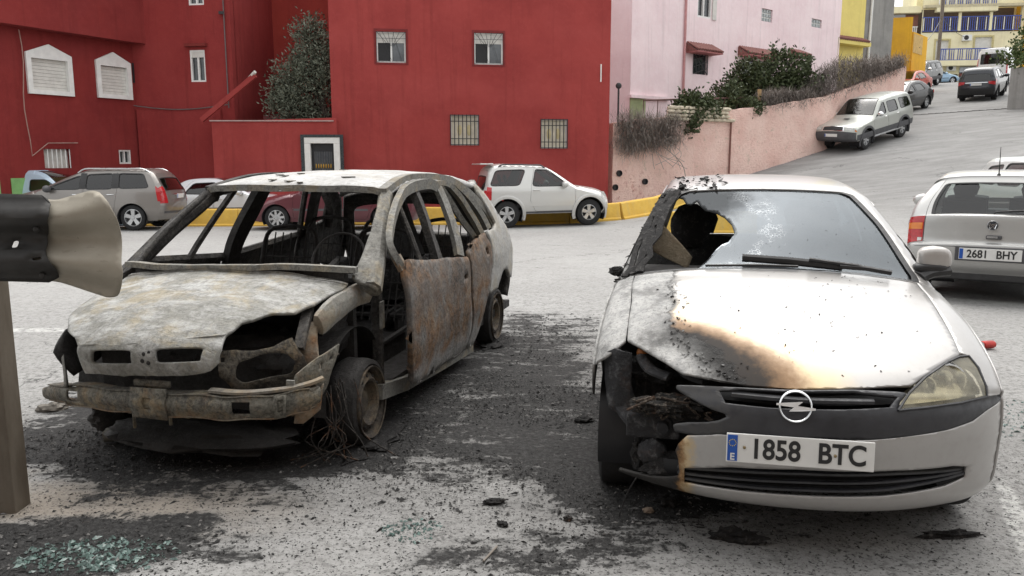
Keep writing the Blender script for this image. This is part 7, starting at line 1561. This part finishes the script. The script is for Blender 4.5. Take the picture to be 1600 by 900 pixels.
M_CHF = plain('char_flake', (.014,.0135,.013), .75, var=.5, vs=60); M_GRIT = plain('grey_grit', (.14,.135,.13), .9, var=.5, vs=60); M_GLASSB = plain('green_glass_chip', lin((84,104,99)), .3, coat=.2, var=.6, vs=80)
scatter('char_debris', 9000, .0062, M_CHF, 51, lambda x, y: min(1, sootm(x, y)*.9+.10*near(x, y)), (-3.4,2.6,2.4,8.0), 'black charred flakes strewn over the asphalt between the burnt cars', 'debris', .5)
scatter('fine_char', 20000, .0034, M_CHF, 52, lambda x, y: min(1, .5*sootm(x, y)+.35*near(x, y)), (-2.6,2.6,2.4,6.0), 'fine black grit spread over the asphalt', 'grit', .4)
scatter('ash_grit', 6000, .0048, M_GRIT, 53, lambda x, y: min(1, sootm(x, y)*.9+.05*near(x, y)), (-3.2,2.2,2.4,7.5), 'grey ash crumbs lying on the soot', 'ash', .5)
gb = lambda c, r: (lambda x, y: max(0, 1-math.hypot((x-c[0])/r[0], (y-c[1])/r[1]))**.7)
scatter('glass_fragments', 650, .007, M_GLASSB, 54, gb((-1.62,2.93),(.34,.16)), (-2.1,-1.1,2.6,3.3), 'pale green broken glass heaped near the guard rail post', 'glass', .6)
scatter('glass_fragments', 220, .005, M_GLASSB, 55, gb((-.42,3.14),(.16,.12)), (-.8,0,2.9,3.4), 'small patch of broken glass in front of the burnt cars', 'glass', .6)
scatter('glass_fragments', 600, .006, M_GLASSB, 56, gb((2.95,4.65),(.5,.5)), (2.3,3.6,4.0,5.4), 'broken glass scattered right of the silver hatchback', 'glass', .5)
# ---- single pieces one can point at
def debris(name, label, cat, c, rad, seed, mat, amp=.5, rz=0, fr=2.2):
    mb = MB(); off = Vector((seed*2.3, seed*1.1, seed*.7)); mb.ell((0,0,rad[2]*.55), rad, 26, 16, lambda d: 1+amp*mnoise.noise(d*fr+off)+.5*amp*mnoise.noise(d*fr*2.6+off)); o = mb.build(name, mat, None, loc=(c[0], c[1], gz(*c)), rz=rz); return tag(o, label, cat)
debris('charred_lump', 'large black charred rag in front of the hatchback bumper', 'debris', (.92,3.05), (.095,.028,.03), 61, M_CHAR, .8, -.25)
debris('charred_lump', 'long twisted black strip at lower right of the hatchback', 'debris', (1.80,3.08), (.11,.016,.018), 62, M_CHAR, .9, .08)
debris('charred_lump', 'flat black slab lying between the two burnt cars', 'debris', (-.08,3.42), (.05,.018,.012), 63, M_CHAR, .5, .25)
debris('charred_lump', 'small black chip below the flat slab', 'debris', (-.04,3.19), (.028,.016,.012), 64, M_CHAR, .5, -.5)
debris('stone', 'grey brown flat stone beside the guard rail post', 'stone', (-2.83,4.75), (.085,.05,.035), 65, plain('field_stone', (.16,.145,.125), .9, var=.35, vs=20, bs=40), .35, .2)
debris('charred_lump', 'curled brown scrap near the hatchback wheel', 'debris', (.24,3.24), (.018,.015,.012), 66, M_CHARR, .6)
debris('charred_lump', 'black lump behind the hatchback wheel in the soot', 'debris', (.42,4.55), (.05,.03,.02), 67, M_CHAR, .5)
debris('charred_lump', 'tan scorched pebble under the burnt bumper corner', 'debris', (.60,3.32), (.025,.018,.014), 68, plain('scorched_pebble', (.22,.17,.13), .9), .3)
debris('charred_lump', 'black molten clump under the hatchback bumper corner', 'debris', (.70,3.40), (.05,.04,.03), 69, M_CHAR, .6)
mb = MB(); mb.tube([(0,0,.008),(.05,.11,.012)], .0045, 6); o = mb.build('stick', plain('dry_stick', (.2,.175,.15), .9), None, loc=(-.11,2.87,0)); tag(o, 'thin pale stick lying on the asphalt in front', 'stick')
cy = thing('burnt_canister', 'small burnt metal cylinder lying under the people carrier nose', 'canister', (-2.16,4.22,.05), .4)
mb = MB(); mb.lathe([(0,-.08),(.04,-.08),(.045,-.07),(.045,.07),(.04,.08),(.03,.08),(.028,.05),(0,.05)], 'X', 20); mb.build('can_body', M_BFRAME, cy)
can = thing('drink_can', 'crushed red drink can lying right of the silver hatchback', 'can', (3.9,6.4,gz(3.9,6.4)+.036), .25)
mb = MB(); mb.lathe([(.026,-.06),(.033,-.052),(.033,.045),(.027,.058)], 'X', 24); mb.v = [(x, y*(1-.25*max(0, math.sin(x*40+1))), z*(1-.12*max(0, math.cos(x*55)))) for x, y, z in mb.v]; mb.build('can_body', plain('can_red', lin((170,42,34)), .35, .3, var=.2, vs=40), can)
mb = MB(); mb.lathe([(0,-.056),(.022,-.056),(.027,-.061)], 'X', 20); mb.build('can_lid', M_ALLOY, can); mb = MB(); mb.lathe([(0,.05),(.022,.05),(.027,.058)], 'X', 20); mb.build('can_base', M_ALLOY, can)
# road details: drain slot across the hill road, kerb stub, manhole cover
mb = MB(); a_, b_ = Vector((17.9,38.4)), Vector((22.6,37.2)); n_ = 16
for i in range(n_):
    p = a_.lerp(b_, i/n_); q = a_.lerp(b_, (i+1)/n_); mb.box(((p.x+q.x)/2, (p.y+q.y)/2, gz((p.x+q.x)/2, (p.y+q.y)/2)+.006), ((q-p).length, .16, .012), math.atan2(q.y-p.y, q.x-p.x))
o = mb.build('drain_slot', plain('drain_dark', (.03,.03,.03), .9), None, smooth=False); tag(o, 'dark drain slot crossing the hill road', 'drain', kind='structure')

# lone barrier block behind the hatchback, showing through its broken glass
mb = MB(); mb.prism([(-.24,0),(-.24,.1),(-.2,.13),(-.12,.5),(-.1,.53),(.1,.53),(.12,.5),(.2,.13),(.24,.1),(.24,0)], lambda p, q, r_: (r_-1.0, p, q), 2.0); o = mb.build('concrete_barrier', M_BAR, None, smooth=False, loc=(4.4,17.8,gz(4.4,17.8)-.02)); bevel(o, .012)
tag(o, 'yellow concrete barrier block seen through the broken windscreen of the burnt hatchback', 'barrier')

mh = thing('manhole_cover', 'round iron manhole cover in the far road lane', 'manhole cover', (-5.2,13.6,gz(-5.2,13.6)+.003))
mb = MB(); mb.lathe([(0,.012),(.30,.012),(.31,.006)], 'Z', 32); mb.build('lid', plain('cast_iron', (.09,.088,.085), .7, .3, var=.3), mh); mb = MB(); mb.lathe([(.33,.004),(.34,.010),(.40,.010),(.41,.0)], 'Z', 32); mb.build('ring', plain('cast_iron', (.1,.1,.1)), mh)
